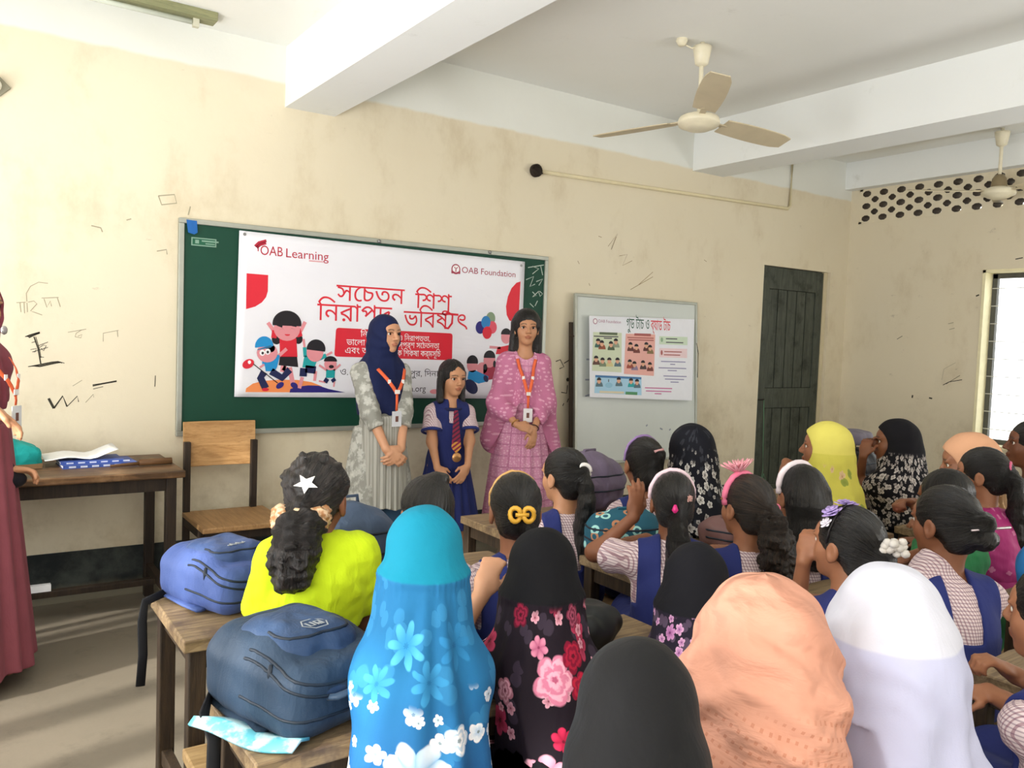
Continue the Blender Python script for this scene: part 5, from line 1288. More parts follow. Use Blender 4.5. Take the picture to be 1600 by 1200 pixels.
ONLY = None
def want(k): KEY[0] = k; return ONLY is None or k in ONLY
HAIR = hair_mat()
SEATS.update({'P1': (0.821, -2.68), 'P2': (1.147, -2.7), 'P3': (1.448, -2.72), 'P4': (2.025, -2.22), 'P5': (2.453, -2.22), 'P6': (2.717, -2.24), 'P7': (1.965, -2.88), 'P8': (2.309, -2.9), 'P9': (2.608, -2.9), 'P10': (3.491, -2.38), 'P11': (3.974, -2.45), 'P15': (3.612, -3.0), 'P16': (3.439, -3.14), 'P17': (4.169, -3.0), 'P12': (2.071, -3.45), 'P13': (2.565, -3.46), 'P14': (3.132, -3.16), 'P18': (0.828, -3.28), 'P19': (1.142, -3.28), 'P20': (1.594, -3.34), 'P21': (1.127, -3.92), 'P22': (1.457, -3.95), 'P23': (0.79, -3.98), 'P24': (1.98, -4.02)})
def uniform(p, zb=.13, col=True):
    p.build_body(); p.shirt(gingham(), .62, puff=.008); p.pinafore(M_NAVY, zb=zb)
    if col: p.collar(M_NAVY)
def tail(p, a, b, r0, r1, sag=.03, n=6, dx=0.0):
    """a hanging ponytail from head-space point a to person-space offset b below"""
    A = p.hp(a); B = A + np.asarray(b, float); out = []; pts = []
    for i in range(n + 1):
        t_ = i / n; q = A * (1 - t_) + B * t_; q = q + np.array([dx * math.sin(t_ * PI), -sag * math.sin(min(1, t_ * 1.6) * PI), 0]); pts.append(q)
    for i in range(n): out.append(s_cap(pts[i], pts[i + 1], r0 + (r1 - r0) * (i / n) ** .8 + .006 * math.sin(PI * i / n), r0 + (r1 - r0) * ((i + 1) / n) ** .8 + .006 * math.sin(PI * (i + 1) / n)))
    return out
def bracelet(p, k, mat, name='bangle', f=.93, r=.027):
    S, E, W = p.elbow(k); c = E + (W - E) * f; d = unit(W - E); u = unit(np.cross(d, (0, .3, 1))); v = np.cross(d, u); b = MB()
    b.tube([c + (u * math.cos(a) + v * math.sin(a)) * r for a in np.linspace(0, 2 * PI, 20, endpoint=False)], .0035, None, 6, True); return b.build(name, mat, p.o, True)
WHITEP = plain('white_plastic', 'E9E6E4', .35, .03)
# ================================================================ the three at the board and the one at the left edge
if want('S1'):
    p = Person('young woman in navy hijab and silvery grey kurta standing at the board with clasped hands', (2.05, -.5, 1.578), 178, (-14, 0, 0), 1.0, .98, True, ears=False, sk='2', h=.0046,
               arms={'L': ((-.03, .17, .765), (-1, -.5, 0), (.75, .35, -.55), (.25, -1, 0), .5), 'R': ((.05, .165, .79), (1, -.5, 0), (-.7, .35, -.6), (-.2, -1, 0), .45)})
    p.build_body()
    t = NT('silver_grey_print'); v = t.coord(); m1 = t.smooth(t.noise(t.mapping(v, (1, 1, .8)), 21, 5, .65), .45, .62); m2, q, rv, pet = flower_field(t, *wrapang(t, v, .17), 13, .75, 6, .45, 3.0)
    t.bump(t.noise(t.mapping(v, (1, 1, .35)), 15, 3), .3, .02); M_K = t.done(t.mix(t.math('MULTIPLY', m2, .5), t.mix(m1, lin('8D8D86'), lin('B9B9B2')), lin('D0D0CA')), .7, 0, .25)
    t = NT('grey_stripe_dress'); v = t.coord(); x, y, z = t.sep(v); f = t.math('LESS_THAN', t.math('FRACT', t.math('MULTIPLY', x, 62)), .35); t.bump(t.noise(t.mapping(v, (1, 1, .2)), 22, 3), .3, .02); M_D = t.done(t.mix(t.math('MULTIPLY', f, .55), lin('A9A8A0'), lin('77766F')), .8, 0, .2)
    p.shirt(M_K, .42, .014, hem=.70, name='kurta', full=True, fold=.004)
    P = p.P
    def skirt(p, mat, name, z0, z1, r0, r1, pleat, amp, yk=1.35, front=0.0):
        P = p.P
        def fn(q):
            r = np.sqrt(q[:, 0] ** 2 + (yk * (q[:, 1] - P[1] - front)) ** 2); a = np.arctan2(q[:, 0], q[:, 1] - P[1]); k = np.clip((z1 - q[:, 2]) / (z1 - z0), 0, 1)
            d = (r - (r0 + (r1 - r0) * k + amp * (.25 + k) * np.sin(a * pleat + 1.5 * np.sin(a * 3)))) * .85; d = smax(d, q[:, 2] - z1, .02); return smax(d, z0 + .008 * np.sin(a * 7) - q[:, 2], .006)
        R = max(r0, r1) + .06; return p.put(name, fn, np.array([-R, P[1] - R, z0 - .02]), np.array([R, P[1] + R + front, z1 + .03]), mat, max(p.h, .005))
    skirt(p, M_K, 'kurta_skirt', .49, .93, .150, .215, 9, .010)
    skirt(p, M_D, 'dress_panel', .47, 1.0, .128, .150, 24, .006, 1.2, .055)
    for hipp, kn, an, toe in p.legs():
        U = s_union([s_cap(hipp, kn, .088, .07), s_cap(kn, an, .07, .058)], .03); p.put('jeans_leg', lambda q: smax(U[0](q) + .002 * vnoise(q, 40), .10 - q[:, 2], .006), an + [-.12, -.14, 0], hipp + [.12, .14, .05], cloth('blue_jeans', '35506B', .8, .2), .008)
    p.hijab(cloth('navy_scarf', '161F45', .8, .15, folds=.35), 1.0, None, ((0, .128, -.015), (.064, .094, .088)), .62, .004, 6, .92, h=.0048, arms=.02, wrap=.0026, noise=.003, nk=.80, slim=.118)
    M_LAN = plain('orange_lanyard', 'E0643C', .6)
    def lanyard(p, z0, zend, xo=.075, y0=.0, yf=.16, badge=True, card='DADCE0'):
        b = MB(); q0 = p.SZ + .03
        for sd in (-1, 1):
            pts = [(sd * xo * (1 - i / 12) , y0 + (yf - y0) * (1 - (1 - i / 12) ** 2.2), q0 + (z0 - q0) * i / 12) for i in range(13)]
            pts = [np.array(q) for q in pts]
            for i, q in enumerate(pts):       # rest the ribbon on the cloth
                for _ in range(60):
                    if p.clothfn(np.array([q], F32))[0] > .004: break
                    q[1] += .004
            b.tube(pts, .0105, None, 6, False, .16, up=(0, 1, 0))
        c = np.array([0, pts[-1][1], z0]); b.tube([c, c + [0, .002, (zend - z0) * .5], c + [0, .0, zend - z0]], .008, None, 6, False, .2, up=(0, 1, 0)); o = b.build('lanyard', M_LAN, p.o, True)
        b = MB()
        for sd in (-1, 1):
            for k in (6, 11): q = np.array([sd * xo * (1 - k / 12), pts[k][1] + .004, q0 + (z0 - q0) * k / 12]); b.box(q, (.017, .003, .022))
        b.build('lanyard_label', plain('lanyard_white', 'E8E2DE', .6), o)
        b = MB(); b.box((0, c[1] + .004, zend - .045), (.058, .004, .085), plain('badge_card_' + card, card, .3)); b.box((0, c[1] + .0065, zend - .045), (.018, .001, .032), plain('badge_photo', '6E4A42', .4)); b.build('badge', None, o)
    U = s_union(p.torso() + [s_cap(p.C + [0, .02, 0], p.P, .15, .16)], .05); p.clothfn = lambda q: U[0](q) - .028
    lanyard(p, 1.13, 1.035, .085, -.02, .12, True, 'C9CBD2')
if want('S2'):
    p = Person('small girl in navy pinafore with striped tie and medal standing at the board', (2.50, -.5, 1.325), 192, (-12, -4, 0), .97, .86, True, sk='3', h=.0046, hip=.0,
               arms={'L': ((-.07, .13, .66), (-1, -.3, 0), (.55, .3, -.8), (.3, -1, -.2), .35), 'R': ((.11, .10, .68), (1, -.4, 0), (-.55, .3, -.75), (-.2, -1, 0), .35)})
    p.build_body(); p.shirt(gingham(), .62, puff=.012, hem=.86); p.pinafore(cloth('navy_uniform_dress', '222A5E', .8, .12, folds=.3), zb=.05, zf=.05, strap=(.03, .125)); p.collar(cloth('dark_navy_collar', '20244A', .8), .055, .03)
    for k in ('L', 'R'):
        S, E, W = p.elbow(k); b = MB(); c = S + (E - S) * .62; d = unit(E - S); u = unit(np.cross(d, (0, 1, .2))); v = np.cross(d, u)
        b.tube([c + (u * math.cos(a) + v * math.sin(a)) * .058 for a in np.linspace(0, 2 * PI, 20, endpoint=False)], .010, None, 8, True); b.build('sleeve_cuff', M_NAVY, p.o, True)
    t = NT('striped_tie'); x, y, z = t.sep(t.coord()); f = t.math('FRACT', t.math('MULTIPLY', t.math('ADD', z, t.math('MULTIPLY', x, .7)), 38)); low = t.math('LESS_THAN', z, p.SZ - .155)
    M_TIE = t.done(t.mix(low, t.mix(t.math('LESS_THAN', f, .45), lin('7E1F3C'), lin('3A1B35')), t.mix(t.math('LESS_THAN', f, .5), lin('C08A3C'), lin('7E1F3C'))), .7)
    b = MB(); zz = p.SZ; b.add([(-.016, .088, zz + .0), (.016, .088, zz + .0), (.030, .112, zz - .19), (0, .116, zz - .225), (-.030, .112, zz - .19)], [(0, 1, 2, 3, 4)]); b.add([(-.016, .088, zz), (.016, .088, zz), (.013, .084, zz + .03), (-.013, .084, zz + .03)], [(0, 1, 2, 3)])
    b.build('tie', M_TIE, p.o, solid=.008, bevel=.003)
    b = MB(); R = Matrix.Rotation(PI / 2, 3, 'X'); b.lathe([(.001, 0), (.027, 0), (.029, .004), (.027, .008), (.019, .008), (.018, .006), (.001, .006)], (0, .128, zz - .245), None, 24, R); b.build('medal', plain('gilt_medal', 'B98A5A', .35, metal=.7), p.o, True)
    X = [s_cap(p.hp((sd * .074, -.012, .03)), p.hp((sd * .078, .0, -.14)), .024, .020) for sd in (-1, 1)] + [s_cap(p.hp((sd * .03, -.06, -.03)), p.hp((sd * .045, -.05, -.14)), .04, .03) for sd in (-1, 1)]
    p.hair(X, .02, axis=(0, -.1, 1), face=((0, .116, -.036), (.057, .082, .110)), part=True, ears=False, wave=.001, nape=-.15, peak=True)
if want('S3'):
    p = Person('young woman in a pink printed shawl with orange lanyard right of the small girl', (3.03, -.5, 1.648), 202, (4, 0, 0), 1.0, .85, True, sk='3', h=.0046,
               arms={'L': ((-.03, .17, .90), (-.7, -.6, -.6), (.15, .25, -1), (.3, -1, 0), .4), 'R': ((.08, .18, .93), (.7, -.6, -.6), (-.9, .25, -.25), (0, -.9, -.4), .55)})
    p.build_body()
    def pinkcloth(name, a, b2, dots, sc=34):
        t = NT(name); v = t.coord(); u, z = wrapang(t, v, .13)
        col = t.mix(t.noise(v, 6, 3), lin(a), lin(b2)); m, q, rv, pet = flower_field(t, u, z, sc, .85, 6, .36, 2.0); col = t.mix(t.math('MULTIPLY', m, .7), col, lin(dots))
        t.bump(t.noise(t.mapping(v, (1, 1, .35)), 15, 3), .3, .02); return t, v, u, z, col
    t, v, u, z, col = pinkcloth('pink_shawl_print', 'B4698C', 'C17A9A', 'DDAAC0', 40); M_SH = t.done(col, .8, 0, .2)
    t, v, u, z, col = pinkcloth('pink_dress_print', 'C884A4', 'D096B2', 'E2BACB', 60)
    g1 = t.math('LESS_THAN', t.math('FRACT', t.math('MULTIPLY', z, 14)), .14); g2 = t.math('LESS_THAN', t.math('FRACT', t.math('MULTIPLY', u, 11)), .12); M_DR = t.done(t.mix(t.math('MULTIPLY', t.math('MAXIMUM', g1, g2), .5), col, lin('9E5478')), .8, 0, .2)
    p.shirt(M_DR, .62, .014, hem=.75, name='dress', full=True, fold=.004); skirt(p, M_DR, 'dress_skirt', .28, 1.0, .155, .235, 14, .008)
    # shawl: over both shoulders and upper arms, open in front below the chest
    al = []
    for k in ('L', 'R'):
        S, E, W = p.elbow(k); al += [s_cap(S, E, .056, .064), s_cap(E, E * .5 + W * .5, .064, .06)]
    al += [s_cap(p.C + [0, -.01, .0], p.P + [0, -.02, .05], .128, .15), s_cap(p.NB + [0, -.01, -.02], p.SH[0], .056, .052), s_cap(p.NB + [0, -.01, -.02], p.SH[1], .056, .052), s_cap(p.SH[1] * [.9, 1, 1], p.SH[1] + [.075, -.02, -.50], .055, .085), s_cap(p.SH[0] * [.9, 1, 1], p.SH[0] + [-.085, -.02, -.55], .055, .085)]
    U = s_union(al, .05); p.clothfn = U[0]
    def fn(q):
        a = np.arctan2(q[:, 0], q[:, 1] - p.P[1]); d = U[0](q) + .006 * np.sin(a * 11 + 5 * q[:, 2] + 1.5 * np.sin(a * 3)) * np.clip((p.SZ - q[:, 2]) / .2, 0, 1) + .003 * vnoise(q, 24)
        slit = .03 + .55 * np.clip(p.SZ - .25 - q[:, 2], 0, 1); op = np.where(q[:, 1] > p.P[1] + .03, np.abs(q[:, 0] - .01) - slit, 1.0); op = np.where(q[:, 2] < p.SZ - .25, op, 1.0); d = smax(d, -op, .012)
        d = smax(d, (p.P[2] + .02 - .16 * np.abs(np.sin(a * .5)) ) - q[:, 2] - .05, .008)
        n = np.sqrt((q[:, 0] / .070) ** 2 + ((q[:, 1] - p.NB[1] - .04) / .085) ** 2 + ((q[:, 2] - p.NB[2] + .01) / .115) ** 2); return smax(d, (1 - n) * .07, .01)
    p.put('shawl', fn, np.array([-.42, -.32, .50]), np.array([.42, .30, 1.50]), M_SH, .0055)
    lanyard(p, 1.10, 1.03, .06, -.02, .12, True, 'D9D6D8')
    M_BR = plain('dark_bangle', '3A2422', .4); bracelet(p, 'R', plain('gilt_bangle', 'B58A4C', .3, metal=.8)); bracelet(p, 'L', M_BR)
    X = [s_cap(p.hp((sd * .072, -.01, .03)), p.hp((sd * .084, -.03, -.17)), .027, .026) for sd in (-1, 1)] + [s_cap(p.hp((0, -.06, -.03)), p.hp((0, -.07, -.22)), .075, .065), p.hell((0, -.01, .05), (.084, .09, .078))]
    p.hair(X, .03, axis=(0, -.1, 1), face=((0, .116, -.036), (.058, .082, .113)), part=True, ears=False, wave=.001, nape=-.2, peak=True)
if want('S0'):
    p = Person('person in a dusty maroon robe standing before the teacher table', (.08, -.97, 1.63), 125, (10, 0, 0), 1.02, 1.12, True, ears=False, sk='3', h=.0055, lean0=.05,
               )
    p.aim('L', on_wall(-12, 640, -1.12), on_wall(-90, 660, -1.2), (.8, .1, -.62), (-.5, -.2, -.8), .35); p.aim('R', on_wall(18, 756, -.95), on_wall(-60, 745, -1.05), (1, .1, -.05), (0, -.3, -1), .6)
    p.build_body()
    M_AB = cloth('maroon_robe', '8A4A55', .8, .14, folds=.35); p.shirt(M_AB, .50, .018, hem=.75, name='robe', full=True, fold=.005)
    skirt(p, M_AB, 'robe_skirt', .07, 1.05, .175, .275, 12, .012, 1.15)
    b_ = p.hijab(cloth('maroon_scarf', '80404C', .8, .14, folds=.35), 1.12, None, ((0, .128, -.015), (.064, .094, .088)), .8, .006, 8, 1.0, arms=.3, wrap=.002)
    S, E, W = p.elbow('R'); U = s_union([s_cap(E + (W - E) * .45, W + unit(W - E) * .03, .045, .04), s_ell(W + unit(W - E) * .05, (.05, .06, .035))], .02); p.put('black_inner_cuff', lambda q: U[0](q) + .002 * vnoise(q, 50), W - .16, W + .16, cloth('black_cuff', '15131A', .8))
    U2 = s_union(p.torso() + [s_cap(p.C + [0, .02, 0], p.P, .15, .16)], .05); p.clothfn = lambda q: U2[0](q) - .03; lanyard(p, 1.17, 1.13, .08, -.02, .15)
    b = MB(); R = Matrix.Rotation(PI / 2, 3, 'X')
    for dz in (0, .028): b.lathe([(.004, 0), (.016, 0), (.018, .004), (.016, .008), (.004, .008)], p.loc(on_wall(-6 + dz * 500, 516, -1.08)), None, 16, R)
    b.build('scarf_pin', plain('silver_pin', 'C9CACC', .3, metal=.8), p.o, True)
    b = MB()
    for sd, (hipp, kn, an, toe) in zip((-1, 1), p.legs()): b.lathe([(.001, 0), (.045, 0), (.05, .02), (.04, .06), (.03, .09), (.001, .09)], an * [1, 1, 0] + [0, .05, .0], None, 16)
    b.build('shoes', plain('black_shoe', '17141A', .4), p.o, True)
# ================================================================ second row, left column
if want('P1'):
    p = Person('child in a lime yellow top, curly hair with scrunchie and white star clip', (0.821, -2.680, 1.125), 14, (28, -6, 0), 1.0, 0.86, seat=-2.76, sk='5', drop=-.065)
    p.build_body(); M_LIME = cloth('lime_yellow', 'C3DC1E', .8, .1, folds=.45); p.shirt(M_LIME, .75, .016, puff=.01, name='top', fold=.0045, hem=.44); p.lower(cloth('dark_trousers', '23242B'))
    tie = (.0, -.105, -.03); A = p.hp(tie); X = [p.hell((0, -.02, .045), (.083, .095, .078))] + tail(p, tie, (-.03, -.055, -.135), .046, .052, .02)
    p.hair(X, .02, axis=(0, -.95, -.25), wave=.010, tailz=A[2] - .03, mat=hair_mat('curly_hair', '0A0808', '2B2320', .45), h=.0045)
    b = MB(); c = A + [0, .0, -.012]
    for r_, dz, n_ in ((.056, .012, 7), (.058, -.008, 6)): b.tube([c + np.array([math.cos(a) * (r_ + .008 * math.sin(a * n_)), math.sin(a) * .7 * (r_ + .006 * math.sin(a * n_ + 1)), dz + .010 * math.cos(a * n_)]) for a in np.linspace(0, 2 * PI, 44, endpoint=False)], .017, None, 8, True)
    t = NT('scrunchie_satin'); v = t.coord(); M_SC = t.done(t.mix(t.smooth(t.noise(v, 55, 3), .4, .6), lin('B07A4E'), lin('E3C4A0')), .35, 0, .5); b.build('scrunchie', M_SC, p.o, True)
    b = MB(); at = np.array((.012, -.112, .048)); pts = [];  nr = unit((.05, -1, .3)); u = unit(np.cross(nr, (0, 0, 1))); v_ = np.cross(nr, u)
    st = [at + (u * math.cos(a) * 1.3 + v_ * math.sin(a)) * (.026 if i % 2 == 0 else .011) - nr * 0 for i, a in enumerate(np.linspace(.3, .3 + 2 * PI, 10, endpoint=False))]
    b.add([p.hp(q + nr * .006) for q in st] + [p.hp(at + nr * .014)], [(i, (i + 1) % 10, 10) for i in range(10)]); b.build('star_clip', WHITEP, p.o, solid=.004)
if want('P2'):
    p = Person('dark-haired girl half hidden between the lime top and blue hijab', (1.147, -2.700, 1.054), 15, (-4, -10, 0), .95, 0.84, seat=-2.76, sk='4')
    uniform(p); X = [p.hell((.03, -.03, .105), (.036, .034, .022))]; p.hair(X, .012, axis=(.25, -.3, 1), wave=.003)
    b = MB(); c = p.hp((.03, -.03, .095)); b.tube([c + np.array([math.cos(a) * .026, math.sin(a) * .026, 0]) for a in np.linspace(0, 2 * PI, 20, endpoint=False)], .006, None, 6, True); b.build('hair_tie', plain('black_elastic', '15141A', .7), p.o, True)
if want('P3'):
    p = Person('girl in checked uniform wearing a yellow claw clip in her bun', (1.448, -2.720, 1.048), 22, (4, -8, 0), 1.0, 0.88, seat=-2.76, sk='4')
    uniform(p); X = [p.hell((0, -.085, -.02), (.062, .05, .062))]; p.hair(X, .02, axis=(0, -1, -.1), wave=.002)
    M_YC = plain('yellow_plastic', 'D9A63C', .3, .05)
    for sd in (-1, 1): p.clip('claw_clip', M_YC, (sd * .020, -.138, -.005), [(.016 * math.cos(a), -.004 * math.sin(a * 2), .020 * math.sin(a)) for a in np.linspace(0, 2 * PI, 14, endpoint=False)], .0075, closed=True)
    p.clip('claw_hinge', M_YC, (0, -.142, -.005), [(-.02, 0, .0), (.02, 0, 0)], .006); p.band(plain('gold_hairband', 'C79B5E', .4), .015, -.1, .005)
# ================================================================ front row, right column
if want('P4'):
    p = Person('girl in uniform with a long straight ponytail and a white hair tie', (2.025, -2.220, 1.037), 18, (-28, 0, 0), 1.0, 0.84, seat=-2.27, sk='3', h=.0058)
    uniform(p); tie = (.0, -.105, .035); X = tail(p, tie, (.0, -.03, -.33), .022, .036, .035); p.hair(X, .015, axis=(0, -.95, .32), wave=.002, tailz=p.hp(tie)[2] - .04)
    c = p.hp(tie); b = MB(); b.tube([c + np.array([math.cos(a) * .026, -.004, math.sin(a) * .026]) for a in np.linspace(0, 2 * PI, 20, endpoint=False)], .009, None, 8, True); b.build('hair_tie', WHITEP, p.o, True)
if want('P5'):
    p = Person('girl with a purple hairband and small high bun before the whiteboard', (2.453, -2.220, 1.065), 25, (-8, 2, 0), 1.0, 0.84, seat=-2.27, sk='4', h=.0058)
    uniform(p); X = [p.hell((.02, -.095, .055), (.035, .032, .032)), p.hell((0, -.07, -.05), (.06, .04, .06))]; p.hair(X, .015, axis=(.1, -.85, .5), wave=.003); p.band(plain('purple_band', '8A6FA0', .5), .012, -.12, .006)
    p.clip('hair_slide', plain('rose_slide', 'B88A8A', .4), (.015, -.112, .07), [(-.02, 0, 0), (.02, 0, .01)], .006)
if want('P6'):
    p = Person('girl in black hijab with large white flowers before the whiteboard edge', (2.717, -2.240, 1.110), 22, (-12, 0, 0), 1.04, 0.88, seat=-2.28, ears=False, sk='3', h=.0062)
    p.build_body(); p.hijab(floral('black_white_flowers', '14151D', [(19, .62, 5, .44, 1.0, 'D6D3CE', '8C8784', '4A4644', .2, .97), (34, .35, 5, .4, 4.0, 'B9B5B0', '77726E', '4A4644', .2, 1.02)], None, leaf=(24, .5, '3A3C44', .5)), .60, None, ((0, .13, -.014), (.14, .115, .088)), 1.0, .006, 7, 1.02, back=.03)
    p.lower(cloth('black_skirt', '15151A'))
# ================================================================ second row, right column
if want('P7'):
    p = Person('girl with white hairband and pink clip leaning on the teal bag', (1.965, -2.880, 1.045), 40, (-6, -2, 0), 0.88, 0.86, seat=-2.94, sk='5', h=.0055)
    p.aim('L', on_wall(990, 808, -2.74), on_wall(950, 880, -2.72), (.12, 0, 1), (.3, .8, 0), (.3, .25, .35, .5))
    p.aim('R', on_wall(1010, 842, -2.70), on_wall(1075, 870, -2.78), (-1, .2, 0), (0, 0, -1), .4)
    uniform(p); tie = (.0, -.10, -.03); X = tail(p, tie, (.01, -.035, -.19), .024, .036, .02) + [p.hell((0, -.06, -.03), (.062, .05, .06))]; p.hair(X, .015, axis=(0, -.95, -.25), wave=.004, tailz=p.hp(tie)[2] - .03); p.band(plain('pink_white_band', 'E0C6D0', .35), .005, -.1, .0085)
    p.clip('snap_clip', plain('magenta_plastic', 'D2307C', .3), (-.012, -.118, -.01), [(0, 0, -.022), (0, -.003, 0), (0, 0, .02)], [.005, .011, .004]); p.blossom('star_clip', plain('rose_gold', 'C99C94', .3, metal=.4), (.045, -.105, .032), .014, 5, .1, (.4, -1, .2))
if want('P8'):
    p = Person('girl with a pink artificial flower on her hairband and a frizzy ponytail', (2.309, -2.900, 1.018), 32, (-26, 0, 0), 1.0, 0.90, seat=-2.95, sk='4', h=.0055)
    uniform(p); tie = (.0, -.108, .0); X = tail(p, tie, (.06, -.035, -.27), .034, .058, .03); p.hair(X, .02, axis=(0, -1, .05), wave=.013, tailz=p.hp(tie)[2] - .02, mat=hair_mat('frizzy_hair', '0A0807', '3A2C22', .5), h=.005)
    M_PK = plain('bright_pink', 'E8799A', .5); p.band(M_PK, .022, .02, .011); M_FL = plain('pink_petal', 'F0A9B4', .6); p.blossom('hairband_flower', M_FL, (-.012, .034, .128), .055, 15, .75, (-.2, .15, 1))
    p.clip('hair_tie', M_PK, (.03, -.112, .012), [(.014 * math.cos(a), 0, .014 * math.sin(a)) for a in np.linspace(0, 2 * PI, 12, endpoint=False)], .006, closed=True)
if want('P9'):
    p = Person('girl with long loose straight hair and a white hairband', (2.608, -2.900, 1.035), 30, (-14, -6, 0), 1.0, 0.86, seat=-2.95, sk='4', h=.006)
    uniform(p); X = [s_cap(p.hp((0, -.05, 0)), p.hp((0, -.075, -.12)), .078, .074), s_cap(p.hp((.01, -.075, -.12)), np.array([.01, -.13, .74]), .074, .070), s_cap(p.hp((.05, -.05, 0)), p.hp((.065, -.04, -.16)), .035, .032), s_cap(p.hp((-.05, -.05, 0)), p.hp((-.06, -.05, -.16)), .035, .032)]
    p.hair(X, .03, axis=(0, -.1, 1), ears=False, wave=.003, nape=-.3, tailz=p.HC[2] - .02); p.band(plain('white_pink_band', 'E9DCE2', .35), .012, -.08, .012)
# ================================================================ far right column
if want('P10'):
    p = Person('girl in bright yellow hijab with faint flowers seen in profile', (3.491, -2.380, 1.112), 10, (-36, 4, 0), 1.08, 0.92, seat=-2.46, ears=False, sk='4', h=.0055)
    p.aim('L', on_wall(1228, 722, -2.22), on_wall(1292, 716, -2.26), (-.7, -.3, -.75), (.3, -.3, -.5), .5)
    p.build_body(); p.hijab(floral('yellow_flowers', 'D3CB5A', [(11, .4, 6, .34, 5.0, 'D9BC92', 'CDAA84', 'B08A60', .2, .93), (13, .35, 2, .42, 2.0, '97A24A', '8A9644', '8A9644', .2, .93)], .97, 'E0D66A'), .55, None, ((0, .13, -.014), (.14, .115, .088)), 1.05, .006, 7, 1.04, back=.03, wrap=.0015); p.lower(cloth('pale_skirt', 'B7A874'))
if want('P11'):
    p = Person('girl in a dark hijab with dense white print raising her hand to her mouth', (3.974, -2.450, 1.122), 5, (-40, 2, 0), 1.02, 0.88, seat=-2.52, ears=False, sk='5', h=.0055)
    p.aim('L', on_wall(1349, 712, -2.36), on_wall(1352, 757, -2.34), (.25, -.05, 1), (1, .2, 0), (.5, .9, 1.1, 1.2))
    p.build_body(); p.hijab(floral('dark_small_flowers', '17161C', [(26, .85, 4, .44, 1.5, 'CFC8C4', '9A928E', '5A5452', .2, .965), (44, .6, 4, .4, 3.5, 'A59D9A', '8A8280', '5A5452', .2, .965)], .965, '141318'), .58, None, ((0, .13, -.014), (.14, .115, .088)), 1.0, .005, 7, 1.02, back=.02, arms=.35); p.lower(cloth('black_skirt', '15151A'))
if want('P15'):
    p = Person('girl in peach hijab with brown patterned shoulders by the window', (3.612, -3.000, 1.124), 8, (-38, -10, 0), 1.08, 0.95, seat=-3.2, ears=False, sk='4', h=.0065)
    p.build_body(); p.hijab(floral('peach_and_brown_print', '8A6A48', [(17, .8, 6, .42, 2.0, 'C9A97E', 'A8845A', '6A4A30', .2, .97)], .985, 'D9A582'), .55, None, ((0, .13, -.014), (.14, .115, .088)), 1.0, .006, 7, 1.03); p.lower(cloth('rose_skirt', 'B5708A'))
if want('P16'):
    p = Person('girl in a magenta dress with a long ponytail tied by a pink band', (3.439, -3.140, 1.094), 10, (-30, -4, 0), .95, 0.84, seat=-3.26, sk='4', h=.0058)
    t = NT('magenta_print'); v = t.coord(); m, q, rv, pet = flower_field(t, *wrapang(t, v, .15), 20, .5, 4, .3, 2.0); t.bump(t.noise(t.mapping(v, (1, 1, .3)), 18, 3), .4, .02); M_MG = t.done(t.mix(t.math('MULTIPLY', m, .7), t.mix(t.noise(v, 9, 3), lin('A02A6E'), lin('B83A80')), lin('D98AB0')), .6, 0, .3)
    p.build_body(); p.shirt(M_MG, .6, .014, name='dress', hem=.44, fold=.0045); p.lower(M_MG); tie = (.0, -.10, .03); X = tail(p, tie, (.02, -.06, -.34), .024, .038, .03); p.hair(X, .015, axis=(0, -.95, .28), wave=.004, tailz=p.hp(tie)[2] - .03)
    p.clip('hair_tie', plain('pink_elastic', 'C9587E', .5), (0, -.108, .03), [(.024 * math.cos(a), 0, .024 * math.sin(a)) for a in np.linspace(0, 2 * PI, 14, endpoint=False)], .008, closed=True)
if want('P17'):
    p = Person('bareheaded dark-haired child in profile in front of the window', (4.169, -3.000, 1.173), 0, (-34, 4, 0), 1.02, 0.88, seat=-3.26, sk='6', h=.006)
    p.aim('L', on_wall(1612, 738, -2.84), on_wall(1640, 800, -2.84), (-.5, .0, .8), (.3, -1, 0), .9)
    p.build_body(); p.shirt(cloth('brown_print_dress', '6E5236', .85, .3), .6, .014, name='dress', hem=.44); p.lower(cloth('brown_print_dress', '')); p.hair([p.hell((0, -.08, -.02), (.055, .045, .05))], .02, wave=.002)
# ================================================================ third row, right column
if want('P12'):
    p = Person('girl with lavender flowers on her hair resting her chin on her fist', (2.071, -3.450, 1.033), 30, (-34, 4, 0), .97, 0.88, seat=-3.6, sk='4', h=.0050)
    p.aim('L', on_wall(1256, 876, -3.34), on_wall(1250, 955, -3.33), (.22, .0, 1), (1, .15, -.2), (.9, 1.1, 1.2, 1.2))
    uniform(p, .09); X = [p.hell((.0, -.105, -.025), (.052, .045, .05))]; p.hair(X, .02, axis=(0, -1, -.15), wave=.004)
    M_LV = plain('lavender_petal', 'A993CC', .6); M_LW = plain('white_petal', 'E4DEEA', .6); p.band(plain('dark_band', '1A1618', .5), .014, -.1, .003)
    for at, R, m in (((-.052, .03, .100), .030, M_LV), ((-.072, .03, .066), .018, M_LW), ((.0, .02, .128), .028, M_LV), ((.035, .012, .122), .022, M_LV), ((.060, .01, .10), .02, M_LW)): p.blossom('hair_flower', m, at, R, 5, .25)
    b = MB(); c = p.hp((.01, -.135, .03)); rr = random.Random(3)
    for i in range(16): q = c + np.array([rr.uniform(-.03, .03), rr.uniform(-.018, .005), rr.uniform(-.018, .018)]); b.lathe([(.001, -.012), (.011, -.006), (.013, .002), (.008, .010), (.001, .012)], q, None, 8)
    b.build('net_scrunchie', plain('white_net', 'C9C4BE', .8), p.o, True)['kind'] = 'stuff'
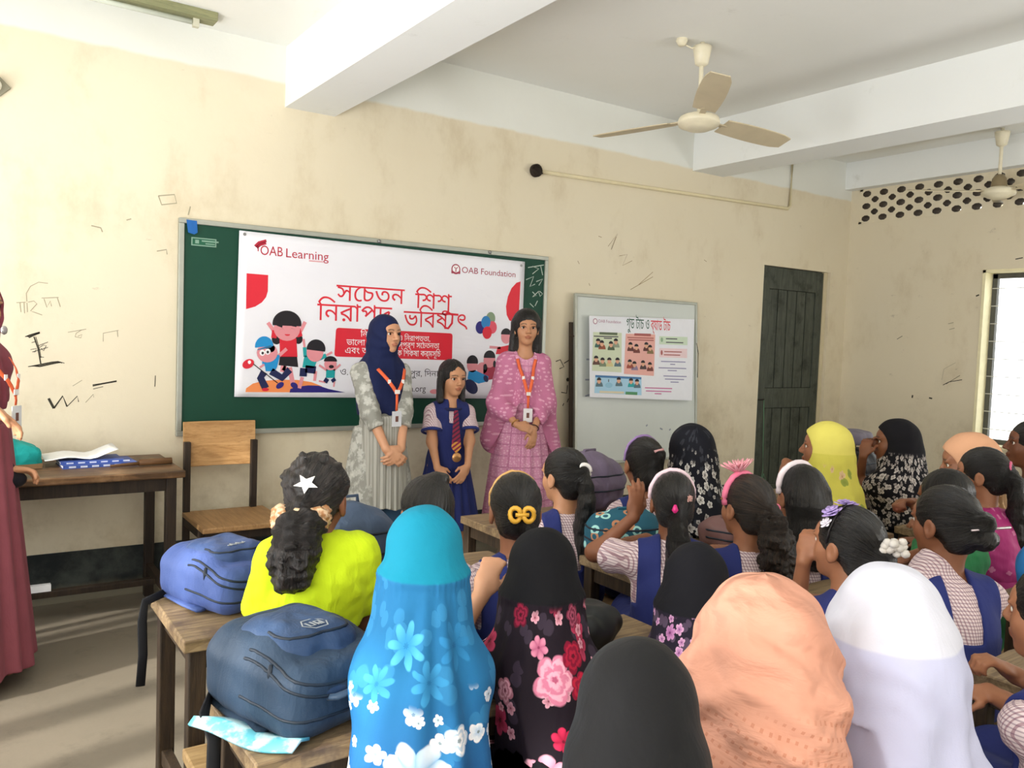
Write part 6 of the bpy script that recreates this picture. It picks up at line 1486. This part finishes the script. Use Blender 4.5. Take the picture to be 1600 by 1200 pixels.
if want('P13'):
    p = Person('girl in uniform with a coiled bun held by a long silver hair pin', (2.565, -3.460, 1.056), 34, (-30, -2, 0), 1.02, 1.0, seat=-3.6, sk='5', h=.0050)
    p.aim('L', on_wall(1418, 872, -3.30), on_wall(1470, 845, -3.40), (-.8, .3, -.2), (0, 0, -1), .4)
    uniform(p, .10); X = [p.hell((.0, -.118, .018), (.042, .038, .034)), p.hell((.005, -.122, -.028), (.046, .040, .036)), p.hell((0, -.085, -.01), (.06, .045, .055))]; p.hair(X, .010, axis=(0, -.97, .2), wave=.004)
    p.clip('hair_pin', plain('silver_pin_rod', 'C4B8BC', .25, metal=.6), (0, -.150, .004), [(-.055, .03, -.002), (.07, -.012, .004)], [.003, .0045]); bm = MB()
if want('P14'):
    p = Person('girl whose dark hair and fist show just behind the girl with the hair pin', (3.132, -3.160, 1.027), 25, (-22, -6, 0), 1.0, 0.76, seat=-3.3, sk='5', h=.0065)
    p.aim('L', on_wall(1428, 786, -2.98), on_wall(1475, 830, -3.0), (-.9, .2, .15), (.1, -.3, -1), .95)
    p.build_body(); p.shirt(cloth('green_cotton', '2F7A4A', .85), .6, .016, name='green_top', hem=.44); p.lower(cloth('green_cotton', '')); p.hair([p.hell((0, -.06, -.03), (.066, .05, .07))], .02, axis=(0, -.2, 1), wave=.002)
# ================================================================ third row, left column
if want('P18'):
    fl = [(17, .50, 5, .44, 1.0, 'F0F2F4', 'CFE0EC', '8FA0A8', .2, .765), (26, .45, 5, .42, 6.0, 'E4ECF2', 'B4CCE2', '7A8A90', .2, .785)]
    M_BF = floral('blue_flower_print', '236A9A', fl, .975, '127E9A', .135, [(-.050, .862, .048, '4FA6D2', '3388BC', '2B7AAE', 7), (.075, .858, .048, '2E7DB2', '236A9A', '1F6090', 7), (.005, .80, .040, '3A8DBF', '2C77A8', '236A9A', 7), (-.10, .79, .036, '3F93C4', '2C77A8', '236A9A', 7), (-.015, .655, .050, 'E2ECF4', '8FB6D8', '6FA0C8', 6), (.05, .70, .026, 'F0F2F4', 'BCD2E4', '8FA0A8', 5)], (15, .5, '3F8EC0', .4), (.50, .84, '2A62A0'))
    p = Person('girl in a long blue flowered hijab with a plain teal hood', (0.828, -3.280, 1.102), 25, (2, -4, 0), 0.93, 0.64, drop=.03, seat=-3.48, sk='4', h=.008, face=False, arms={'L': ((-.05, .14, .74), (-.1, -.4, -1), (.5, .6, 0), (0, 0, -1), .4), 'R': ((.05, .14, .74), (.1, -.4, -1), (-.5, .6, 0), (0, 0, -1), .4)})
    p.build_body(); p.hijab(M_BF, .30, .975, None, 1.0, .009, 8, .98, back=.06, h=.0056, kk=.045, arms=.3, flare=.150, t=.018); p.lower(cloth('blue_skirt', '2C6FA8'))
if want('P19'):
    fl = [(13, .22, 5, .42, 2.0, 'B23A5A', '7E2038', '4A1422', .2, .885), (26, .22, 5, .42, 5.0, 'D9A0B0', 'B0707F', '7A3A4A', .2, .885)]
    M_BR_ = floral('black_rose_print', '1B131C', fl, .885, '0D0D11', .135, [(.02, .74, .050, 'E7A9BC', 'D07A96', 'B45A78', 5), (.075, .78, .034, 'A81E3A', '7E1230', '5A0E22', 5), (.085, .72, .030, 'B8203C', '8A1634', '5A0E22', 5), (-.02, .80, .026, 'D88AA4', 'B05A7C', '8A3A5A', 6), (.03, .63, .024, 'CE2E56', '9A1A3A', '6A1028', 6), (-.09, .86, .030, '8A1E3A', '5E1228', '3E0A1A', 5), (.10, .86, .028, '9C4A62', '6E2A40', '4A1A2A', 5), (-.1, .70, .03, 'D9A0B0', 'B0707F', '7A3A4A', 5), (.0, .57, .035, 'E7A9BC', 'D07A96', 'B45A78', 6)], (17, .35, '463A4A', .5))
    p = Person('girl in a black hijab printed with red and pink roses beside the blue hijab', (1.142, -3.280, 1.023), 32, (4, -4, 0), 0.92, 0.62, drop=.025, seat=-3.48, sk='2', h=.007, face=False)
    p.aim('L', on_wall(752, 930, -3.16), on_wall(725, 1010, -3.2), (.35, .1, .7), (.6, .7, -.2), (.75, .8, .95, 1.0))
    p.build_body(); p.hijab(M_BR_, .30, .885, None, .95, .006, 8, .98, back=.05, h=.0056, arms=.3, kk=.045, flare=.135, t=.018); p.lower(cloth('black_skirt', '15151A'))
if want('P20'):
    fl = [(16, .5, 6, .42, 3.0, 'C48ABA', '9C5E94', '6A3A66', .2, .80), (27, .5, 5, .42, 7.0, 'D9A8CC', 'A870A4', '7A4A74', .2, .83)]
    p = Person('girl in a dark hijab whose back is printed with mauve flowers', (1.594, -3.340, 0.952), 42, (2, -4, 0), 0.95, 0.68, drop=.025, seat=-3.5, sk='4', h=.008, face=False)
    p.build_body(); p.hijab(floral('mauve_flower_print', '25202E', fl, .80, '15151B', .14, None, (20, .5, '6E5A74', .5)), .30, .80, None, 1.0, .006, 8, .98, back=.05, h=.0062, kk=.05, arms=.35, flare=.14); p.lower(cloth('black_skirt', '15151A'))
# ================================================================ nearest row
if want('P21'):
    p = Person('girl in a draped peach scarf, second of the three heads nearest the camera', (1.127, -3.920, 1.073), 38, (6, -4, 4), 1.16, 0.86, drop=.02, seat=-4.12, sk='3', h=.0075, face=False)
    t = NT('peach_scarf'); v = t.coord(); u, z = wrapang(t, v, .16); f = t.math('ADD', t.math('MULTIPLY', u, 1.0), z)
    d1 = t.math('LESS_THAN', t.math('FRACT', t.math('MULTIPLY', t.math('ADD', z, t.math('MULTIPLY', u, .35)), 52)), .3); d2 = t.math('LESS_THAN', t.math('FRACT', t.math('MULTIPLY', t.math('SUBTRACT', u, t.math('MULTIPLY', z, .35)), 80)), .35); low = t.math('SUBTRACT', 1.0, t.smooth(z, .90, .93))
    col = t.mix(t.noise(v, 8, 3), lin('C78C76'), lin('D09A84')); col = t.mix(t.math('MULTIPLY', t.math('MULTIPLY', t.math('MULTIPLY', d1, d2), low), .55), col, lin('B06E54')); wv = t.math('SINE', t.math('ADD', t.math('MULTIPLY', t.math('ADD', z, t.math('MULTIPLY', u, .55)), 62.0), t.math('MULTIPLY', t.noise(v, 7, 3), 9.0))); t.bump(t.math('ADD', t.math('MULTIPLY', wv, .35), t.noise(t.mapping(v, (.5, .5, 1.2), rot=(.5, .6, 0)), 15, 4, .5, .8)), .6, .022)
    p.build_body(); p.hijab(t.done(col, .8, 0, .2), .40, lambda q: .885 + .42 * q[:, 0] + .3 * (q[:, 1] + .1), None, 1.12, .009, 7, 1.06, back=.05, h=.0052, wrap=.0065, noise=.009, arms=.45, kk=.07, flare=.165, nk=1.22); p.lower(cloth('peach_skirt', 'C98A70'))
if want('P22'):
    p = Person('girl in a plain white hijab, rightmost of the three nearest heads', (1.457, -3.950, 1.061), 50, (6, -2, 0), 1.1, 0.84, drop=.03, seat=-4.12, sk='4', h=.0075, face=False)
    p.build_body(); p.hijab(floral('white_two_piece', 'B7B9D4', [], .945, 'CDCEDC'), .35, None, None, 1.0, .010, 6, 1.03, back=.07, h=.0056, noise=.007, arms=.4, kk=.075, flare=.175, nk=1.22, wrap=.0022); p.lower(cloth('white_skirt', 'D0D0DC'))
if want('P23'):
    p = Person('girl in a plain black hijab, closest head at the bottom of the picture', (0.790, -3.980, 1.051), 36, (4, -2, 0), .95, 0.52, drop=.06, seat=-4.12, sk='4', h=.0075, face=False)
    p.build_body(); p.hijab(cloth('black_hijab', '131315', .75, .15, folds=.25), .35, None, None, 1.0, .005, 6, .98, back=.05, h=.0056, noise=.005, arms=.35, kk=.05, flare=.13); p.lower(cloth('black_skirt', '15151A'))
if want('P24'):
    p = Person('girl in checked sleeves, forearms on the desk right of the white hijab', (1.980, -4.020, 1.019), 20, (-20, 0, 0), 1.0, 0.88, seat=-4.17, sk='4', h=.0055)
    p.aim('L', on_level(1588, 1056, .715), on_level(1660, 1090, .70), (-.6, .5, .45), (.4, -.3, -.9), .95)
    p.aim('R', on_level(1545, 1082, .695), on_level(1640, 1130, .71), (-.8, .5, 0), (0, 0, -1), .4)
    uniform(p); p.hair([p.hell((0, -.09, -.02), (.05, .045, .05))], .02, wave=.002)

# ================================================================ bags and other things lying about
def sdf_thing(name, label, cat, loc, rz, body, fn, lo, hi, mat, h=.006, group=None):
    t = thing(name, label, cat, loc, rz, group); V, Fq = sdf_mesh(fn, lo, hi, h); mesh_obj(body, V, Fq, mat, t); return t
def ring_on(fn, z, a0, a1, c=(0, 0), n=40, off=.001, zf=None):
    """points round a bag at a given height, resting on its surface"""
    out = []
    for a in np.linspace(a0, a1, n):
        zz = z if zf is None else zf(a); d = np.array([math.sin(a), -math.cos(a), 0]); ts = np.linspace(.02, .6, 300); P_ = (np.array([c[0], c[1], zz]) + d * ts[:, None]).astype(F32)
        v = fn(P_); k = np.where(v < 0)[0]
        if len(k): out.append(np.array([c[0], c[1], zz]) + d * (ts[k[-1]] + off))
    return out
def backpack(label, loc, rz, W, L, D, mat, mat2, zipm, logo, tilt=0.0):
    """a backpack lying on its straps: width W (x), length L (y, its top toward -y), thickness D (z)"""
    main = [s_box((0, 0, D * .42), (W, L, D * .84), .045), s_box((0, L * .10, D * .52), (W * .88, L * .74, D * .92), .05)]
    U = s_union(main, .035)
    def fn(p): return np.maximum(U[0](p) +   .0035 * vnoise(p, 20, loc[0]) + .002 * vnoise(p, 46, 3), .004 - p[:, 2])
    lo, hi = np.array([-W / 2, -L / 2, 0]) - .03, np.array([W / 2, L / 2, D * 1.05]) + .03
    t = sdf_thing('backpack', label, 'backpack', loc, rz, 'body', fn, lo, hi, mat, .0055, 'backpacks on the desks')
    pk = s_union([s_box((0, L * .02, D * .90), (W * .72, L * .62, D * .36), .05), s_box((0, -L * .30, D * .52), (W * .78, L * .44, D * .50), .06)], .06)
    def fp(p): return pk[0](p) + .004 * vnoise(p, 24, 5) + .0025 * vnoise(p, 60, 1)
    V, Fq = sdf_mesh(fp, lo - .06, hi + .08, .0055); f = mesh_obj('front_pocket', V, Fq, mat2, t)
    both = lambda p: np.minimum(fn(p), fp(p))
    for z, dip in ((D * 1.0, 0), (D * .86, .05), (D * .78, .06), (D * .36, .02)):
        pts = ring_on(both, z, -1.75, 1.75, (0, -.02), 60, .0005, lambda a: z - dip * math.cos(a) ** 2)
        if len(pts) > 4: b = MB(); b.tube(pts, .0034, None, 6, False, 1.0); b.build('zip', zipm, t, True)
    b = MB()
    for z, a in ((D * .80, -1.15),):
        q = ring_on(both, z, a, a + .01, (0, -.02), 2, .004)
        if q: b.tube([q[0], q[0] + np.array([-.006, -.006, -.012]), q[0] + np.array([-.008, -.008, -.034])], [.004, .006, .004], None, 6, False, .6)
    b.build('zip_pull', zipm, t, True)
    zt = .0
    P_ = np.stack([np.zeros(200), np.full(200, -L * .16), np.linspace(D * 1.4, 0, 200)], 1).astype(F32); v = fp(P_); zt = P_[np.where(v < 0)[0][0], 2] if (v < 0).any() else D
    b = MB(); logo(b, zt + .0025, -L * .16); b.build('logo', plain('silver_logo', 'B9BEC2', .4, metal=.4), t)
    b = MB()
    for sd in (-1, 1): b.tube([(sd * W * .28, L * .40, .03), (sd * W * .34, L * .53, .02), (sd * W * .40, L * .40, .008), (sd * W * .46, L * .05, .008), (sd * W * .50, -L * .2, .012)], .018, None, 8, False, .35)
    b.build('shoulder_straps', mat, t, True)
    b = MB(); b.tube([(-.05, -L * .47, D * .45), (-.045, -L * .56, D * .5), (.045, -L * .56, D * .5), (.05, -L * .47, D * .45)], .009, None, 8, False, .7); b.build('handle', mat, t, True)
    return t
M_B1 = cloth('blue_nylon', '43568C', .6, .15, folds=.4); M_B1b = cloth('dark_blue_nylon', '33466F', .55, .15, folds=.4); M_B2 = cloth('slate_navy_nylon', '293A4E', .55, .15, folds=.4); M_B2b = cloth('slate_nylon', '2F4362', .55, .15, folds=.4)
M_Z = plain('dark_zip', '1E2733', .5)
def logo_w(b, z, y):
    for pts in ([(-.03, -.008), (-.02, .010), (-.012, -.006), (0, .010), (.012, -.006), (.022, .010), (.03, -.004)],): stroke(b, pts, .008, None, (0, y, z), (1, 0, 0), (0, 1, 0))
    b.box((.0, y, z - .001), (.07, .004, .002))
def logo_hex(b, z, y):
    hx = [(.030 * math.cos(a), .030 * math.sin(a)) for a in np.linspace(0, 2 * PI, 6, endpoint=False)]; stroke(b, hx, .0035, None, (0, y, z), (1, 0, 0), (0, 1, 0), closed=True)
    for pts in ([(-.016, .012), (-.016, -.010), (-.004, -.010), (-.004, .012)], [(.004, -.012), (.004, .010), (.016, .010), (.016, -.012), (.010, -.012), (.010, .0)]): stroke(b, pts, .005, None, (0, y, z), (1, 0, 0), (0, 1, 0))
c = on_level(345, 940, .65)
backpack('blue backpack with several zips on the far desk beside the lime top', (c.x + .02, c.y + .02, .651), .35, .26, .34, .165, M_B1, M_B1b, M_Z, logo_w)
c = on_level(440, 1122, .65)
backpack('dark slate blue backpack with a silver hexagon badge on the nearer desk', (c.x + .045, c.y + .035, .651), .30, .27, .33, .185, M_B2, M_B2b, M_Z, logo_hex)
def soft_bag(name, label, cat, loc, rz, W, L, D, mat, k=.006, seed=1.0, zips=True, handle=True, lean=0.0, group=None):
    U = s_union([s_box((0, 0, D * .45), (W, L, D * .9), min(W, L, D) * .38), s_ell((.0, .0, D * .62), (W * .42, L * .44, D * .42))], .06); Rl = np.array(Matrix.Rotation(lean, 3, 'X'))
    def fn(p): return np.maximum(U[0](p @ Rl) + k * vnoise(p, 17, seed) + k * .7 * vnoise(p, 37, seed * 2), .003 - p[:, 2])
    m = max(L, D) * .25 if lean else .02
    t = sdf_thing(name, label, cat, loc, rz, 'body', fn, np.array([-W / 2, -L / 2 - m, 0]) - .02, np.array([W / 2, L / 2 + m, D + m]) + .02, mat, .006, group)
    if zips:
        for z in (D * .45, D * .7):
            pts = ring_on(fn, z, -1.9, 1.9, (0, 0), 40, .0005)
            if len(pts) > 4: b = MB(); b.tube(pts, .004, None, 6); b.build('zip', plain('dark_zip', ''), t, True)
    if handle:
        b = MB(); b.tube([(-.04, 0, D * .95), (-.035, 0, D * 1.1), (.035, 0, D * 1.1), (.04, 0, D * .95)], .008, None, 8, False, .7); b.build('handle', mat, t, True)
    return t
t = NT('teal_ring_print'); v = t.coord(); vo = t.new('ShaderNodeTexVoronoi'); t.link(v, vo.inputs['Vector']); vo.inputs['Scale'].default_value = 21; d = vo.outputs['Distance']
cc = t.new('ShaderNodeSeparateColor'); t.link(vo.outputs['Color'], cc.inputs[0]); rg = t.math('MULTIPLY', t.math('GREATER_THAN', d, .22), t.math('LESS_THAN', d, .40)); pc = t.mix(t.math('GREATER_THAN', cc.outputs[0], .5), lin('9FD3CE'), lin('B9825E')); M_TB = t.done(t.mix(rg, lin('20566A'), pc), .7)
c = on_level(948, 866, .65); soft_bag('bag', 'teal bag printed with pale rings on the desk under the raised arm', 'bag', (c.x + .035, c.y - .06, .651), -.3, .30, .15, .17, M_TB, seed=2.0)
c = on_level(940, 812, .65); soft_bag('backpack', 'mauve grey backpack on the front desk below the whiteboard', 'backpack', (c.x + .05, -1.80, .651), .1, .36, .26, .27, cloth('mauve_grey_nylon', '70647A', .6, .2, folds=.45), seed=3.0, k=.009, group='backpacks on the desks')
soft_bag('bag', 'brown leather-look bag on the desk right of the pink hair clip', 'bag', (2.58, -2.59, .651), .2, .19, .17, .12, plain('mauve_brown_leather', '7A5A58', .45, .25, 9), seed=4.0)
soft_bag('backpack', 'black backpack on the front desk before the dark printed hijab', 'backpack', (4.38, -1.95, .651), .2, .30, .26, .24, cloth('black_nylon', '1B1A20', .5, .3, folds=.5), seed=5.0, k=.009, group='backpacks on the desks')
soft_bag('bag', 'grey cloth bag lying on the black backpack', 'bag', (4.36, -1.95, .92), .2, .22, .20, .07, cloth('grey_nylon', '6A6472', .6, .2), seed=6.0, zips=False, handle=False)
c = on_level(1592, 850, .65); soft_bag('bag', 'bright blue cloth bag on the desk by the window', 'bag', (3.135, -3.52, .651), .1, .21, .13, .17, cloth('bright_blue_cloth', '2F7CC0', .7, .15, folds=.5), seed=7.0, zips=False)
c = on_level(600, 880, .65); soft_bag('backpack', 'grey blue backpack on the desk between the lime top and the blue hijab', 'backpack', (1.05, -2.35, .651), .1, .30, .22, .26, cloth('grey_blue_nylon', '44536A', .6, .2, folds=.4), seed=8.0, group='backpacks on the desks')
c = on_wall(965, 985, -3.20); soft_bag('bag', 'crumpled black bag on the desk between the two flowered hijabs', 'bag', (1.40, -3.14, .651), .4, .17, .15, .10, plain('black_plastic', '1D2022', .5, .3, 20), seed=9.0, k=.012, zips=False, handle=False)
# teal bundle on the teacher's table
t = sdf_thing('cloth_bundle', 'teal cloth bundle at the left of the papers on the teacher table', 'bundle', (.225, -.27, ZT), .2, 'cloth', (lambda U: lambda p: np.maximum(U[0](p) + .010 * vnoise(p, 22, 4) + .006 * vnoise(p, 44, 1), .002 - p[:, 2]))(s_union([s_box((0, 0, .05), (.24, .17, .10), .03), s_ell((-.02, 0, .10), (.09, .06, .05))], .05)), np.array([-.16, -.13, 0]), np.array([.16, .13, .18]), cloth('teal_cloth', '1E9A97', .8, .15, folds=.5))
b = MB(); b.box((.06, -.075, .012), (.12, .03, .022)); b.build('box_edge', plain('brown_box', '8A6B4A', .7), t)
# patterned cloth strip and strap under the nearer backpack, and the strap hanging from the far desk
a0, a1 = on_level(303, 1128, .66), on_level(470, 1168, .66)
b = MB(); N = 16; vs_, fs_ = [], []; dv = (a1 - a0); nv = Vector((-dv.y, dv.x, 0)).normalized()
for i in range(N + 1):
    u = i / N; wd = .036 * math.sin(PI * min(.97, .06 + u * .7)) ** .5; ctr = a0 + dv * u
    for s_ in (-1, 0, 1): q = ctr + nv * wd * s_; vs_.append((q.x, q.y, .660 + .010 * (1 - abs(s_)) + .006 * math.sin(u * 7)))
for i in range(N):
    for s_ in (0, 1): k = 3 * i + s_; fs_.append((k, k + 1, k + 4, k + 3))
b.add(vs_, fs_)
t = NT('aqua_print'); v = t.coord(); M_AQ = t.done(t.mix(t.smooth(t.noise(v, 26, 4), .42, .6), lin('5FB4C8'), lin('BFE0E6')), .6)
tag(b.build('pencil_pouch', M_AQ, None, True, solid=.006), 'long aqua patterned pencil pouch sticking out from under the slate backpack', 'pouch')
b = MB(); q0 = on_level(262, 925, .66); q1 = on_wall(240, 965, q0.y - .06)
b.tube([(q0.x - .0, q0.y - .02, .670), (.468, q0.y - .05, .655), (.460, q0.y - .055, .60), (.462, q0.y - .06, .50), (.456, q0.y - .06, .41)], .013, None, 8, False, .25, up=(0, 1, 0)); tag(b.build('bag_strap', plain('black_webbing', '17181C', .8), None, True), 'black webbing strap hanging over the left end of the far desk', 'strap')
b = MB(); q0 = on_level(345, 1085, .66); q1 = on_level(322, 1135, .66)
b.tube([(q0.x - .02, q0.y, .672), (q1.x - .0, q1.y + .02, .672), (.435, q1.y - .02, .64), (.430, q1.y - .03, .52), (.432, q1.y - .03, .36)], .014, None, 8, False, .25, up=(0, 1, 0)); tag(b.build('bag_strap', plain('black_webbing', ''), None, True), 'black webbing strap hanging over the left end of the nearer desk', 'strap')
